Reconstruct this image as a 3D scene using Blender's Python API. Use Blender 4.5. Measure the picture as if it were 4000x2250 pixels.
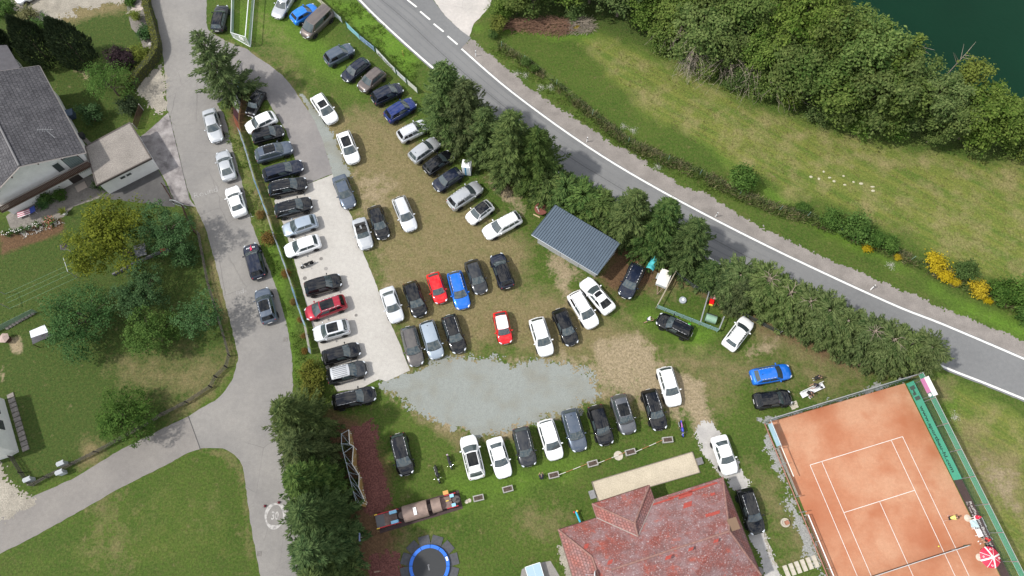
import bpy, bmesh, math, random
import numpy as np
from mathutils import Vector, Matrix, noise
from mathutils.geometry import tessellate_polygon
R = math.radians
for o in list(bpy.data.objects): bpy.data.objects.remove(o)
S = bpy.context.scene; COL = S.collection
rng = random.Random(7)
# ---------------------------------------------------------------- camera
HC, TILT, F = 78.2, R(20.66), 2773.0          # drone height, tilt from straight down, focal length in px of a 4000 px wide frame
cd = bpy.data.cameras.new('camera'); cd.sensor_width = 36; cd.lens = 36*F/4000
cd.clip_start = 1; cd.clip_end = 6000
cam = bpy.data.objects.new('camera', cd); COL.objects.link(cam)
cam.location = (0, 0, HC); cam.rotation_euler = (TILT, 0, 0); S.camera = cam
# ---------------------------------------------------------------- sky, sun, exposure
SUN_EL, SUN_DIR = R(52), (-0.985, -0.17)        # where the sun stands, seen from above
w = bpy.data.worlds.new('World'); S.world = w; w.use_nodes = True
nt = w.node_tree; N = nt.nodes; Lk = nt.links; N.clear()
out = N.new('ShaderNodeOutputWorld'); bg = N.new('ShaderNodeBackground'); bg.inputs[1].default_value = 0.120
sky = N.new('ShaderNodeTexSky'); sky.sky_type = 'NISHITA'; sky.sun_disc = False
sky.sun_elevation = SUN_EL; sky.sun_rotation = math.atan2(SUN_DIR[0], SUN_DIR[1])
tc = N.new('ShaderNodeTexCoord'); sep = N.new('ShaderNodeSeparateXYZ'); Lk.new(tc.outputs['Generated'], sep.inputs[0])
ad = N.new('ShaderNodeMath'); ad.operation = 'ADD'; ad.inputs[1].default_value = .18; Lk.new(sep.outputs[2], ad.inputs[0])
mx = N.new('ShaderNodeMath'); mx.operation = 'MAXIMUM'; mx.inputs[1].default_value = .05; Lk.new(ad.outputs[0], mx.inputs[0])
vd = N.new('ShaderNodeVectorMath'); vd.operation = 'DIVIDE'; Lk.new(tc.outputs['Generated'], vd.inputs[0]); Lk.new(mx.outputs[0], vd.inputs[1])
cn = N.new('ShaderNodeTexNoise'); cn.inputs['Scale'].default_value = 6.5; cn.inputs['Detail'].default_value = 9; cn.inputs['Roughness'].default_value = .62
Lk.new(vd.outputs[0], cn.inputs['Vector'])
cr = N.new('ShaderNodeValToRGB'); cr.color_ramp.elements[0].position = .44; cr.color_ramp.elements[1].position = .57
Lk.new(cn.outputs[0], cr.inputs[0])
cm = N.new('ShaderNodeMix'); cm.data_type = 'RGBA'; cm.inputs['B'].default_value = (10.0, 9.8, 9.5, 1)
Lk.new(cr.outputs[0], cm.inputs['Factor']); Lk.new(sky.outputs[0], cm.inputs['A'])
Lk.new(cm.outputs['Result'], bg.inputs[0]); Lk.new(bg.outputs[0], out.inputs[0])
sl = bpy.data.lights.new('sun', 'SUN'); sl.energy = 3.2; sl.angle = R(1.8); sl.color = (1, .955, .88)
sun = bpy.data.objects.new('sun', sl); COL.objects.link(sun)
sd = Vector((SUN_DIR[0]*math.cos(SUN_EL), SUN_DIR[1]*math.cos(SUN_EL), math.sin(SUN_EL)))
sun.rotation_euler = sd.to_track_quat('Z', 'Y').to_euler(); sun.location = (0, 0, 120)
S.view_settings.view_transform = 'Standard'; S.view_settings.look = 'None'; S.view_settings.exposure = 0.44; S.view_settings.gamma = 1
# ---------------------------------------------------------------- surveying: a spot on the frame to metres on the ground
def P(u, v, z=0.):
    x = (u-2000)/F; y = -(v-1125)/F
    dy = y*math.cos(TILT)+math.sin(TILT); dz = y*math.sin(TILT)-math.cos(TILT)
    k = (z-HC)/dz
    return Vector((x*k, dy*k, z))
def D(x, y, z=0.): return P(x*4000/2576, y*4000/2576, z)
def T(i, j, x, y, z=0.): return D(644*i+x/3, 483*j+y/3, z)
def TT(i, j, *pts, z=0.): return [T(i, j, x, y, z) for x, y in pts]
def DD(*pts, z=0.): return [D(x, y, z) for x, y in pts]
# ---------------------------------------------------------------- materials
MC = {}
def srgb(r, g, b):
    f = lambda c: c/12.92 if c <= .04045 else ((c+.055)/1.055)**2.4
    return (f(r/255), f(g/255), f(b/255))
def mat(name, col, rough=.6, metal=0., coat=0., spec=.5, noi=None, bump=None, alpha=None, col2=None, coord='Object', ramp=(.35, .65), em=None):
    """noi = list of (scale, low, high): multiplies the colour; col2 = (colour, scale) second tone blended by noise."""
    if name in MC: return MC[name]
    m = bpy.data.materials.new(name); m.use_nodes = True; MC[name] = m
    t = m.node_tree; b = t.nodes['Principled BSDF']
    b.inputs['Base Color'].default_value = (*col, 1); b.inputs['Roughness'].default_value = rough
    b.inputs['Metallic'].default_value = metal; b.inputs['Coat Weight'].default_value = coat
    b.inputs['Coat Roughness'].default_value = .04; b.inputs['Specular IOR Level'].default_value = spec
    src = None
    if noi or bump or col2:
        c = t.nodes.new('ShaderNodeTexCoord')
    def ns(scale, det=5, ro=.6):
        n = t.nodes.new('ShaderNodeTexNoise'); n.inputs['Scale'].default_value = scale
        n.inputs['Detail'].default_value = det; n.inputs['Roughness'].default_value = ro
        t.links.new(c.outputs[coord], n.inputs['Vector']); return n
    if col2:
        n = ns(col2[1]); rp = t.nodes.new('ShaderNodeMapRange'); rp.inputs[1].default_value = ramp[0]; rp.inputs[2].default_value = ramp[1]
        t.links.new(n.outputs[0], rp.inputs[0]); k = t.nodes.new('ShaderNodeMix'); k.data_type = 'RGBA'
        k.inputs['A'].default_value = (*col, 1); k.inputs['B'].default_value = (*col2[0], 1)
        t.links.new(rp.outputs[0], k.inputs['Factor']); src = k.outputs['Result']
    for sc, lo, hi in (noi or []):
        n = ns(sc); rp = t.nodes.new('ShaderNodeMapRange'); rp.inputs[1].default_value = .3; rp.inputs[2].default_value = .7
        rp.inputs[3].default_value = lo; rp.inputs[4].default_value = hi; t.links.new(n.outputs[0], rp.inputs[0])
        v = t.nodes.new('ShaderNodeVectorMath'); v.operation = 'SCALE'; t.links.new(rp.outputs[0], v.inputs['Scale'])
        if src is None: v.inputs[0].default_value = col
        else: t.links.new(src, v.inputs[0])
        src = v.outputs[0]
    if src is not None: t.links.new(src, b.inputs['Base Color'])
    if bump:
        n = ns(bump[0], 6); bp = t.nodes.new('ShaderNodeBump'); bp.inputs['Strength'].default_value = bump[1]; bp.inputs['Distance'].default_value = bump[2] if len(bump) > 2 else .1
        t.links.new(n.outputs[0], bp.inputs['Height']); t.links.new(bp.outputs[0], b.inputs['Normal'])
    if alpha is not None: b.inputs['Alpha'].default_value = alpha
    return m
# ---------------------------------------------------------------- objects
def tag(o, label=None, cat=None, group=None, kind=None):
    if label: o['label'] = label
    if cat: o['category'] = cat
    if group: o['group'] = group
    if kind: o['kind'] = kind
    return o
def thing(name, label, cat, loc=(0, 0, 0), rz=0., group=None, scale=None):
    o = bpy.data.objects.new(name, None); COL.objects.link(o); o.empty_display_size = .2
    o.location = loc; o.rotation_euler = (0, 0, rz)
    if scale: o.scale = scale
    return tag(o, label, cat, group)
def link(name, me, parent=None, loc=None, mats=None):
    o = bpy.data.objects.new(name, me); COL.objects.link(o)
    if parent: o.parent = parent
    if loc is not None: o.location = loc
    if mats:
        for i, m in enumerate(mats):
            o.material_slots[i].link = 'OBJECT'; o.material_slots[i].material = m
    return o
class MB:
    def __init__(s): s.v = []; s.f = []; s.m = []; s.k = 0
    def add(s, vs, fs):
        b = len(s.v); s.v += [tuple(p) for p in vs]; s.f += [tuple(b+i for i in f) for f in fs]; s.m += [s.k]*len(fs); return s
    def mt(s, k): s.k = k; return s
    def poly(s, pts): return s.add(pts, [tuple(range(len(pts)))])
    def box(s, c, d, rz=0., rx=0., ry=0.):
        x, y, z = d[0]/2, d[1]/2, d[2]/2
        M = Matrix.Translation(c) @ Matrix.Rotation(rz, 4, 'Z') @ Matrix.Rotation(ry, 4, 'Y') @ Matrix.Rotation(rx, 4, 'X')
        vs = [M @ Vector(p) for p in ((-x,-y,-z),(x,-y,-z),(x,y,-z),(-x,y,-z),(-x,-y,z),(x,-y,z),(x,y,z),(-x,y,z))]
        return s.add(vs, [(3,2,1,0),(4,5,6,7),(0,1,5,4),(1,2,6,5),(2,3,7,6),(3,0,4,7)])
    def tube(s, a, b, r, n=6, r2=None, cap=True):
        a = Vector(a); b = Vector(b); d = (b-a)
        if d.length < 1e-6: return s
        q = d.to_track_quat('Z', 'Y'); r2 = r if r2 is None else r2
        vs = [a+q @ Vector((r*math.cos(t*2*math.pi/n), r*math.sin(t*2*math.pi/n), 0)) for t in range(n)]
        vs += [b+q @ Vector((r2*math.cos(t*2*math.pi/n), r2*math.sin(t*2*math.pi/n), 0)) for t in range(n)]
        fs = [(t, (t+1) % n, n+(t+1) % n, n+t) for t in range(n)]
        if cap: fs += [tuple(range(n))[::-1], tuple(range(n, 2*n))]
        return s.add(vs, fs)
    def path(s, pts, r, n=6):
        for a, b in zip(pts, pts[1:]): s.tube(a, b, r, n)
        return s
    def lathe(s, prof, n=16, c=(0, 0, 0), ph=0.):
        vs = []; fs = []
        for (r, z) in prof:
            vs += [(c[0]+r*math.cos(ph+2*math.pi*t/n), c[1]+r*math.sin(ph+2*math.pi*t/n), c[2]+z) for t in range(n)]
        for i in range(len(prof)-1):
            fs += [(i*n+t, i*n+(t+1) % n, (i+1)*n+(t+1) % n, (i+1)*n+t) for t in range(n)]
        fs += [tuple(range(n))[::-1], tuple(range((len(prof)-1)*n, len(prof)*n))]
        return s.add(vs, fs)
    def ball(s, c, r, n=8, k=5, M=None):
        rx, ry, rz = r if hasattr(r, '__len__') else (r, r, r); vs = []; fs = []
        for i in range(1, k):
            a = math.pi*i/k
            vs += [Vector((rx*math.sin(a)*math.cos(2*math.pi*t/n), ry*math.sin(a)*math.sin(2*math.pi*t/n), -rz*math.cos(a))) for t in range(n)]
        vs += [Vector((0, 0, -rz)), Vector((0, 0, rz))]
        if M: vs = [M @ p for p in vs]
        vs = [p+Vector(c) for p in vs]
        for i in range(k-2): fs += [(i*n+t, i*n+(t+1) % n, (i+1)*n+(t+1) % n, (i+1)*n+t) for t in range(n)]
        b = (k-1)*n
        fs += [(b, (t+1) % n, t) for t in range(n)] + [(b+1, (k-2)*n+t, (k-2)*n+(t+1) % n) for t in range(n)]
        return s.add(vs, fs)
    def grid(s, fn, nu, nv):
        vs = [fn(i/nu, j/nv) for j in range(nv+1) for i in range(nu+1)]
        fs = [(j*(nu+1)+i, j*(nu+1)+i+1, (j+1)*(nu+1)+i+1, (j+1)*(nu+1)+i) for j in range(nv) for i in range(nu)]
        return s.add(vs, fs)
    def torus(s, c, R_, r, M=None, n=20, k=6):
        vs = []; fs = []
        for i in range(n):
            a = 2*math.pi*i/n
            for j in range(k):
                b = 2*math.pi*j/k; p = Vector(((R_+r*math.cos(b))*math.cos(a), (R_+r*math.cos(b))*math.sin(a), r*math.sin(b)))
                if M: p = M @ p
                vs.append(p+Vector(c))
        for i in range(n):
            for j in range(k): fs.append((i*k+j, ((i+1) % n)*k+j, ((i+1) % n)*k+(j+1) % k, i*k+(j+1) % k))
        return s.add(vs, fs)
    def mesh(s, name, nm=1, smooth=False):
        me = bpy.data.meshes.new(name); me.from_pydata(s.v, [], s.f); me.update()
        for _ in range(nm): me.materials.append(None)
        if any(s.m): me.polygons.foreach_set('material_index', s.m)
        if smooth: me.shade_smooth()
        return me
    def build(s, name, mats, parent=None, loc=None, smooth=False):
        mats = mats if isinstance(mats, (list, tuple)) else [mats]
        me = s.mesh(name, 0, smooth)
        for m in mats: me.materials.append(m)
        if any(s.m): me.polygons.foreach_set('material_index', s.m)
        return link(name, me, parent, loc)
def catmull(pts, n=6, closed=False):
    pts = [Vector(p) for p in pts]; L = len(pts); out = []
    for i in range(L if closed else L-1):
        g = (lambda k: pts[k % L]) if closed else (lambda k: pts[max(0, min(L-1, k))])
        a, b, c, d = g(i-1), g(i), g(i+1), g(i+2)
        for t in range(n):
            t /= n
            out.append(.5*((2*b)+(c-a)*t+(2*a-5*b+4*c-d)*t*t+(3*b-3*c+d-a)*t**3))
    if not closed: out.append(pts[-1])
    return out
def rough_edge(pts, amp, step=.35, seed=0):
    res = []; L = len(pts)
    for i in range(L):
        a = pts[i]; b = pts[(i+1) % L]; d = b-a; n = max(1, int(d.length/step)); nrm = Vector((-d.y, d.x, 0)).normalized() if d.length > 1e-6 else Vector((0, 0, 0))
        for k in range(n):
            p = a+d*(k/n); h = noise.noise(Vector((p.x*1.7, p.y*1.7, seed)))+.6*noise.noise(Vector((p.x*5, p.y*5, seed+9)))
            res.append(p+nrm*h*amp)
    return res
def sheet(name, pts, z, m, amp=0., kind='structure', parent=None, smooth=False, seed=0):
    if smooth: pts = catmull(pts, 5, True)
    pts = [Vector((p[0], p[1], 0)) for p in pts]
    if amp: pts = rough_edge(pts, amp, seed=seed)
    tris = tessellate_polygon([pts]); vs = [(p.x, p.y, z) for p in pts]; fs = []
    for t in tris:
        a, b, c = (Vector(vs[k]) for k in t)
        fs.append(t if (b-a).cross(c-a).z > 0 else t[::-1])
    o = MB().add(vs, fs).build(name, m, parent)
    if kind and not parent: o['kind'] = kind
    return o
def polydist(X, Y, poly):
    """signed distance (positive inside) of points to a polygon, vectorised"""
    n = len(poly); d2 = np.full(X.shape, 1e12); ins = np.zeros(X.shape, bool)
    for i in range(n):
        ax, ay = poly[i][0], poly[i][1]; bx, by = poly[(i+1) % n][0], poly[(i+1) % n][1]
        ex, ey = bx-ax, by-ay; l2 = ex*ex+ey*ey+1e-12
        t = np.clip(((X-ax)*ex+(Y-ay)*ey)/l2, 0, 1)
        d2 = np.minimum(d2, (X-ax-t*ex)**2+(Y-ay-t*ey)**2)
        c = (ay > Y) != (by > Y)
        with np.errstate(divide='ignore', invalid='ignore'):
            xi = (bx-ax)*(Y-ay)/((by-ay) if by != ay else 1e-12)+ax
        ins ^= c & (X < xi)
    d = np.sqrt(d2); return np.where(ins, d, -d)
def vnoise(X, Y, sc, seed=0):
    """smooth value noise in 0..1"""
    r = np.random.RandomState(seed).rand(64, 64); x = X*sc; y = Y*sc
    xi = np.floor(x).astype(int); yi = np.floor(y).astype(int); fx = x-xi; fy = y-yi
    fx = fx*fx*(3-2*fx); fy = fy*fy*(3-2*fy); g = lambda a, b: r[a % 64, b % 64]
    return (g(xi, yi)*(1-fx)+g(xi+1, yi)*fx)*(1-fy)+(g(xi, yi+1)*(1-fx)+g(xi+1, yi+1)*fx)*fy
def ragged(name, poly, z, m, cell=.16, amp=.9, bias=0., seed=0):
    """loose surfaces (gravel): a sheet of small cells whose rim breaks up into islands"""
    xs = [p[0] for p in poly]; ys = [p[1] for p in poly]
    gx = np.arange(min(xs)-1, max(xs)+1, cell); gy = np.arange(min(ys)-1, max(ys)+1, cell)
    X, Y = np.meshgrid(gx+cell/2, gy+cell/2)
    d = polydist(X, Y, poly)+amp*1.5*(vnoise(X, Y, .55, seed)-.5)+amp*1.1*(vnoise(X, Y, 1.7, seed+1)-.5)+amp*.8*(vnoise(X, Y, 4.1, seed+2)-.5)+amp*1.0*(np.random.RandomState(seed+7).rand(*X.shape)-.5)*(.3+vnoise(X, Y, .9, seed+3))+bias
    keep = d > 0; nx, ny = len(gx)+1, len(gy)+1
    VX, VY = np.meshgrid(np.append(gx, gx[-1]+cell), np.append(gy, gy[-1]+cell))
    rs = np.random.RandomState(seed+5); VX = VX+rs.uniform(-.3, .3, VX.shape)*cell; VY = VY+rs.uniform(-.3, .3, VY.shape)*cell
    jj, ii = np.nonzero(keep); a = jj*nx+ii
    fs = np.stack([a, a+1, a+nx+1, a+nx], 1); used, inv = np.unique(fs, return_inverse=True)
    vs = np.stack([VX.ravel(), VY.ravel(), np.full(VX.size, z)], 1)[used]
    me = bpy.data.meshes.new(name); me.from_pydata(vs.tolist(), [], inv.reshape(fs.shape).tolist()); me.materials.append(m)
    o = link(name, me); o['kind'] = 'structure'; return o
def text_mesh(txt, size, bold=0.0, wide=1.0):
    c = bpy.data.curves.new('t', 'FONT'); c.body = txt; c.size = size; c.offset = bold; c.align_x = 'LEFT'; c.resolution_u = 2
    o = bpy.data.objects.new('t', c); COL.objects.link(o); dg = bpy.context.evaluated_depsgraph_get()
    me = bpy.data.meshes.new_from_object(o.evaluated_get(dg)); bpy.data.objects.remove(o); bpy.data.curves.remove(c)
    for v in me.vertices: v.co.x *= wide
    me.materials.clear(); return me
def lettering(txt, size, m, parent, M, bold=0., wide=1., name='lettering', center=False):
    me = text_mesh(txt, size, bold, wide); me.materials.append(m)
    if center:
        xs = [v.co.x for v in me.vertices]; ys = [v.co.y for v in me.vertices]
        me.transform(Matrix.Translation((-(min(xs)+max(xs))/2, -(min(ys)+max(ys))/2, 0)))
    me.transform(M); return link(name, me, parent)
def frame(o, ex, ez=(0, 0, 1)):
    """matrix with x along ex, z along ez-ish (for upright panels: text plane x = ex, y = up)"""
    ex = Vector(ex).normalized(); up = Vector(ez).normalized(); n = ex.cross(up).normalized(); up = n.cross(ex)
    return Matrix(((ex.x, up.x, n.x, o[0]), (ex.y, up.y, n.y, o[1]), (ex.z, up.z, n.z, o[2]), (0, 0, 0, 1)))
# ================================================================ ground
FOREST = DD((1180,-60),(1240,25),(1420,50),(1500,52),(1600,85),(1720,140),(1830,182),(1960,238),(2100,285),(2260,322),(2420,345),(2620,380),(2800,420))
LAKE = [Vector((p.x, p.y, 0)) for p in DD((1500,-70),(1800,60),(2000,165),(2178,255),(2300,290),(2420,315),(2640,345),(2900,370))]
LAKE_POLY = [(p.x, p.y) for p in LAKE]+[(400, 60), (400, 700), (-100, 700), (0, 110)]
def fine(a, b, st, lo, hi):
    return np.concatenate([np.array(lo, float), np.arange(a, b, st), np.array(hi, float)])
gx = fine(-82, 84, .4, [-4000, -1200, -400, -160, -105], [90, 120, 200, 500, 1500, 4000])
gy = fine(-12, 88, .4, [-4000, -1000, -300, -80, -30], [92, 110, 160, 300, 700, 1500, 4000])
X, Y = np.meshgrid(gx, gy)
def zone(poly, feather, wt=1., jit=.9, seed=3):
    d = polydist(X, Y, [(p[0], p[1]) for p in poly])+jit*feather*(vnoise(X, Y, .35, seed)-.5)+.5*feather*(vnoise(X, Y, 1.1, seed+1)-.5)
    return np.clip(.5+d/(2*feather), 0, 1)*wt
def zmax(*z):
    r = z[0]
    for q in z[1:]: r = np.maximum(r, q)
    return r
dry = zmax(
    zone(DD((760,225),(850,290),(960,280),(1060,350),(1110,440),(1200,520),(1330,600),(1350,650),(1330,720),(1500,740),(1560,800),(1640,880),(1700,930),(1620,960),(1500,940),(1340,900),(1180,890),(1000,960),(1030,870),(960,740),(905,600),(850,430),(800,320)), 2.2, .85),
    zone(DD((1560,690),(1640,640),(1800,690),(2200,900),(2180,960),(2000,920),(1900,860),(1760,720),(1660,760)), 1.6, .7),
    zone(DD((1640,880),(1800,860),(1900,900),(2000,900),(2230,940),(2100,1010),(2000,960),(1880,980),(1800,1080),(1720,1010)), 2., .62),
    zone(DD((600,260),(640,420),(700,560),(640,580),(600,420),(570,300)), 1.2, .62),
    zone(DD((640,0),(760,130),(790,230),(740,230),(640,140)), 1.5, .35),
    zone(DD((560,100),(640,130),(740,210),(800,300),(760,300),(690,190),(600,130)), .5, .7),
    zone(DD((300,890),(420,900),(540,880),(570,910),(520,990),(420,1010),(300,960)), 2., .6), zone(DD((210,1110),(260,1120),(250,1180),(200,1170)), 1., .8),
    zone(DD((480,520),(500,520),(560,700),(590,870),(570,950),(480,1040),(420,1070),(470,1020),(560,930),(570,860),(540,740)), .5, .6),
    zone(DD((500,1135),(580,1130),(615,1180),(640,1400),(620,1400),(600,1200),(560,1150)), .6, .6), zone(DD((230,1260),(300,1250),(330,1420),(260,1449)), 2.5, .4),
    zone(DD((1410,930),(1520,960),(1700,1010),(1690,1060),(1560,1050),(1480,1020)), 1.4, .62),
    zone(DD((1060,1010),(1180,1090),(1150,1130),(1120,1110),(1040,1040)), .9, .8), zone(DD((1130,1090),(1330,1080),(1330,1105),(1150,1110)), .6, .75),
    zone(DD((1290,1260),(1440,1270),(1460,1320),(1380,1380),(1300,1340)), 1.2, .5), zone(DD((940,1380),(1010,1330),(1130,1320),(1010,1449),(960,1449)), 1.5, .45),
    zone(DD((1860,1150),(1960,1200),(2060,1390),(1990,1410),(1920,1280)), 1.4, .6), zone(DD((2420,1050),(2576,1150),(2576,1300),(2470,1240),(2390,1120)), 1.5, .62),
    zone(DD((2300,950),(2400,960),(2400,1020),(2330,1000)), .9, .7), zone(DD((85,0),(330,0),(330,20),(150,70),(90,60)), 1., .9),
    zone(DD((420,1030),(560,930),(590,880),(600,900),(560,980),(440,1060)), .6, .6))
GP = DD((968,965),(1030,935),(1100,900),(1180,898),(1240,905),(1300,915),(1350,912),(1400,922),(1460,925),(1505,945),(1495,990),(1455,1035),(1400,1045),(1350,1068),(1290,1090),(1200,1100),(1150,1085),(1100,1068),(1040,1022),(985,1002))
dirt = zmax(
    zone(GP, 1.3, .8), zone(DD((1440,900),(1560,880),(1640,930),(1660,1000),(1540,1010),(1480,980)), 1.6, .6),
    zone(DD((1390,620),(1420,640),(1500,700),(1450,720),(1420,760),(1370,680)), 1.1, .72), zone(DD((1480,860),(1600,850),(1660,900),(1700,1000),(1740,1020),(1760,1050),(1720,1060),(1600,1010),(1500,960)), 1.4, .85),
    zone(DD((1690,930),(1770,960),(1800,1060),(1790,1090),(1740,1075),(1700,1020)), 1.3, .98), zone(DD((880,420),(1000,430),(960,640),(1000,760),(1000,830),(960,720),(905,560)), 1.8, .55),
    zone(DD((1190,430),(1250,440),(1320,510),(1330,560),(1260,500)), 1., .7), zone(DD((1290,905),(1420,880),(1520,930),(1480,960),(1300,930)), 1.1, .6),
    zone(DD((20,855),(55,845),(60,890),(30,890)), .5, 1.),
    zone(DD((1840,870),(1960,850),(1980,880),(1880,910)), 1., .5), zone(DD((2470,1160),(2540,1180),(2560,1280),(2500,1250)), 1.3, .7), zone(DD((0,920),(12,920),(12,960),(0,960)), .3, 1.),
    zone(DD((1255,1030),(1300,1020),(1300,1100),(1260,1110)), .8, .5), zone(DD((90,30),(140,40),(140,80),(100,80)), .6, .9), zone(DD((190,170),(230,180),(220,200)), .6, .7))
needle = zmax(
    zone(DD((0,590),(60,570),(155,550),(160,580),(90,610),(0,640)), .5, 1.),
    zone(DD((840,1040),(930,1050),(975,1200),(985,1300),(1010,1400),(1000,1449),(900,1449),(860,1449),(800,1300),(780,1060)), 1.4, .95), zone(DD((1500,700),(1560,620),(1680,650),(1660,720),(1560,760)), 1.3, .9),
    zone(DD((560,230),(630,230),(625,300),(600,330),(575,300)), .9, .8), zone(DD((1200,430),(1350,420),(1350,480),(1250,490)), 1., .7), zone(DD((1650,700),(1760,700),(1900,790),(2150,910),(2300,930),(2300,950),(2100,920),(1850,790),(1750,730)), .9, .7),
    zone(DD((1400,500),(1560,600),(1540,640),(1400,560)), .8, .8))
mead = zone([(p.x, p.y) for p in DD((1440,95),(1500,90),(1700,160),(1900,260),(2150,345),(2400,390),(2620,410),(2620,780),(2500,690),(2360,640),(2150,540),(1980,490),(1800,390),(1640,290),(1500,150))], 2.2, .95)
mead = zmax(mead, zone(DD((2385,950),(2480,1005),(2620,1070),(2620,1500),(2490,1500),(2425,1220)), 1.3, .85), zone(DD((0,1420),(300,1250),(560,1145),(620,1300),(650,1449),(0,1480)), 2.5, .36))
lush = zmax(
    zone(DD((1200,70),(1300,60),(1480,70),(1600,200),(1760,360),(1900,470),(2080,590),(2300,690),(2420,790),(2620,880),(2620,830),(2400,740),(2250,660),(2060,560),(1900,450),(1760,330),(1600,230),(1480,110)), 1.4, .9),
    zone(DD((1630,770),(1760,800),(1820,840),(1760,900),(1680,850),(1600,800)), 1.4, .8), zone(DD((1760,1250),(1830,1180),(2000,1020),(2100,1000),(2000,1060),(1900,1090),(1850,1150)), 1.2, .4),
    zone(DD((560,0),(760,0),(900,180),(900,240),(820,200),(660,110),(600,110)), 1.8, .55), zone(DD((900,0),(960,50),(1060,150),(1040,220),(940,110),(810,0)), .8, .75),
    zone(DD((2360,950),(2480,1000),(2576,1060),(2576,1449),(2440,1200),(2360,1020)), 1.4, .6), zone(DD((640,530),(700,600),(740,800),(770,960),(735,960),(700,760),(650,620)), .8, .6),
    zone(DD((560,340),(615,330),(650,470),(700,600),(640,580),(600,430)), .8, .5), zone(DD((1060,1180),(1300,1160),(1500,1120),(1480,1180),(1300,1280),(1160,1300)), 1.5, .5))
garden = zmax(zone(DD((-20,-20),(420,-20),(420,130),(360,300),(200,420),(-20,420)), 1., .9), zone(DD((-20,560),(200,500),(480,520),(590,880),(470,1050),(90,1230),(-20,1200)), 1., .9),
    zone(DD((-20,1400),(200,1280),(500,1130),(620,1190),(650,1500),(-20,1500)), 1., .35), zone(DD((820,30),(1080,180),(1040,240),(900,120)), 1., .55), zone([(p.x, p.y-1) for p in FOREST]+[(200, 60), (200, 200), (-20, 200)], 1.4, 1.))
hz = np.zeros_like(X); ld = polydist(X, Y, LAKE_POLY)
hz = -np.clip(ld+.5, 0, 8)*.45
pts = np.stack([X.ravel(), Y.ravel(), hz.ravel()], 1); nx, ny = len(gx), len(gy)
a = (np.arange(ny-1)[:, None]*nx+np.arange(nx-1)[None]).ravel()
me = bpy.data.meshes.new('ground')
me.from_pydata(pts.tolist(), [], np.stack([a, a+1, a+nx+1, a+nx], 1).tolist())
for nm, ch in (('zoneA', (dry, dirt, needle, mead)), ('zoneB', (lush, garden, np.zeros_like(X), np.ones_like(X)))):
    at = me.attributes.new(nm, 'FLOAT_COLOR', 'POINT'); at.data.foreach_set('color', np.stack([c.ravel() for c in ch], 1).astype(np.float32).ravel())
gm = bpy.data.materials.new('turf'); gm.use_nodes = True; t = gm.node_tree; b = t.nodes['Principled BSDF']; b.inputs['Roughness'].default_value = .9; b.inputs['Specular IOR Level'].default_value = .15
co = t.nodes.new('ShaderNodeTexCoord')
def tn(scale, det=5, ro=.65, vec=None):
    n = t.nodes.new('ShaderNodeTexNoise'); n.inputs['Scale'].default_value = scale; n.inputs['Detail'].default_value = det; n.inputs['Roughness'].default_value = ro
    t.links.new(vec or co.outputs['Object'], n.inputs['Vector']); return n.outputs[0]
def mrange(x, a, b_, c=0., d=1.):
    n = t.nodes.new('ShaderNodeMapRange'); t.links.new(x, n.inputs[0])
    for i, v_ in enumerate((a, b_, c, d)): n.inputs[i+1].default_value = v_
    return n.outputs[0]
def mixc(f, A, B):
    n = t.nodes.new('ShaderNodeMix'); n.data_type = 'RGBA'; t.links.new(f, n.inputs['Factor'])
    for k, v_ in (('A', A), ('B', B)):
        if isinstance(v_, tuple): n.inputs[k].default_value = (*v_, 1)
        else: t.links.new(v_, n.inputs[k])
    return n.outputs['Result']
def madd(x, y, op='ADD'):
    n = t.nodes.new('ShaderNodeMath'); n.operation = op
    for i, v_ in enumerate((x, y)):
        if isinstance(v_, (int, float)): n.inputs[i].default_value = v_
        else: t.links.new(v_, n.inputs[i])
    return n.outputs[0]
n_big, n_mid, n_sm, n_fine = tn(.16), tn(.75), tn(2.6, 6, .7), tn(4.2, 8, .85)
zs = []
for nm in ('zoneA', 'zoneB'):
    an = t.nodes.new('ShaderNodeAttribute'); an.attribute_name = nm; sp = t.nodes.new('ShaderNodeSeparateColor'); t.links.new(an.outputs['Color'], sp.inputs[0])
    zs += [sp.outputs[0], sp.outputs[1], sp.outputs[2]]+([an.outputs['Alpha']] if nm == 'zoneA' else [])
z_dry, z_dirt, z_nee, z_mead, z_lush, z_gar, _ = zs
patch = madd(madd(madd(n_mid, .9, 'MULTIPLY'), madd(n_sm, .75, 'MULTIPLY')), -.825)    # about -.5 .. .5
def blend(base, zsrc, cA, cB, sharp=.16, k=1.0):
    f = mrange(madd(zsrc, madd(patch, k, 'MULTIPLY')), .5-sharp, .5+sharp)
    return mixc(f, base, mixc(mrange(n_sm, .35, .65), cA, cB))
c = mixc(mrange(n_big, .38, .62), (.070, .110, .019), (.050, .093, .014)); c = mixc(mrange(n_sm, .45, .62, 0, .55), c, (.100, .112, .032)); c = mixc(mrange(n_mid, .52, .66, 0, .45), c, (.088, .100, .026))
c = blend(c, z_gar, (.040, .076, .015), (.068, .088, .022), .3, .9)
c = blend(c, z_lush, (.118, .205, .024), (.078, .162, .019), .3, .8)
mw = t.nodes.new('ShaderNodeMapping'); mw.vector_type = 'TEXTURE'; mw.inputs['Rotation'].default_value = (0, 0, R(-34)); mw.inputs['Scale'].default_value = (13, .85, 1); t.links.new(co.outputs['Object'], mw.inputs[0])
n_str = tn(1., 4, .6, mw.outputs[0])
mc = mixc(mrange(n_str, .40, .62), (.158, .176, .040), (.096, .142, .026)); mc = mixc(mrange(tn(.33, 5), .46, .68), mc, (.228, .200, .088)); mc = mixc(mrange(n_sm, .5, .75, 0, .6), mc, (.075, .105, .022))
c = mixc(mrange(madd(z_mead, madd(patch, .35, 'MULTIPLY')), .3, .7), c, mc)
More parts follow.
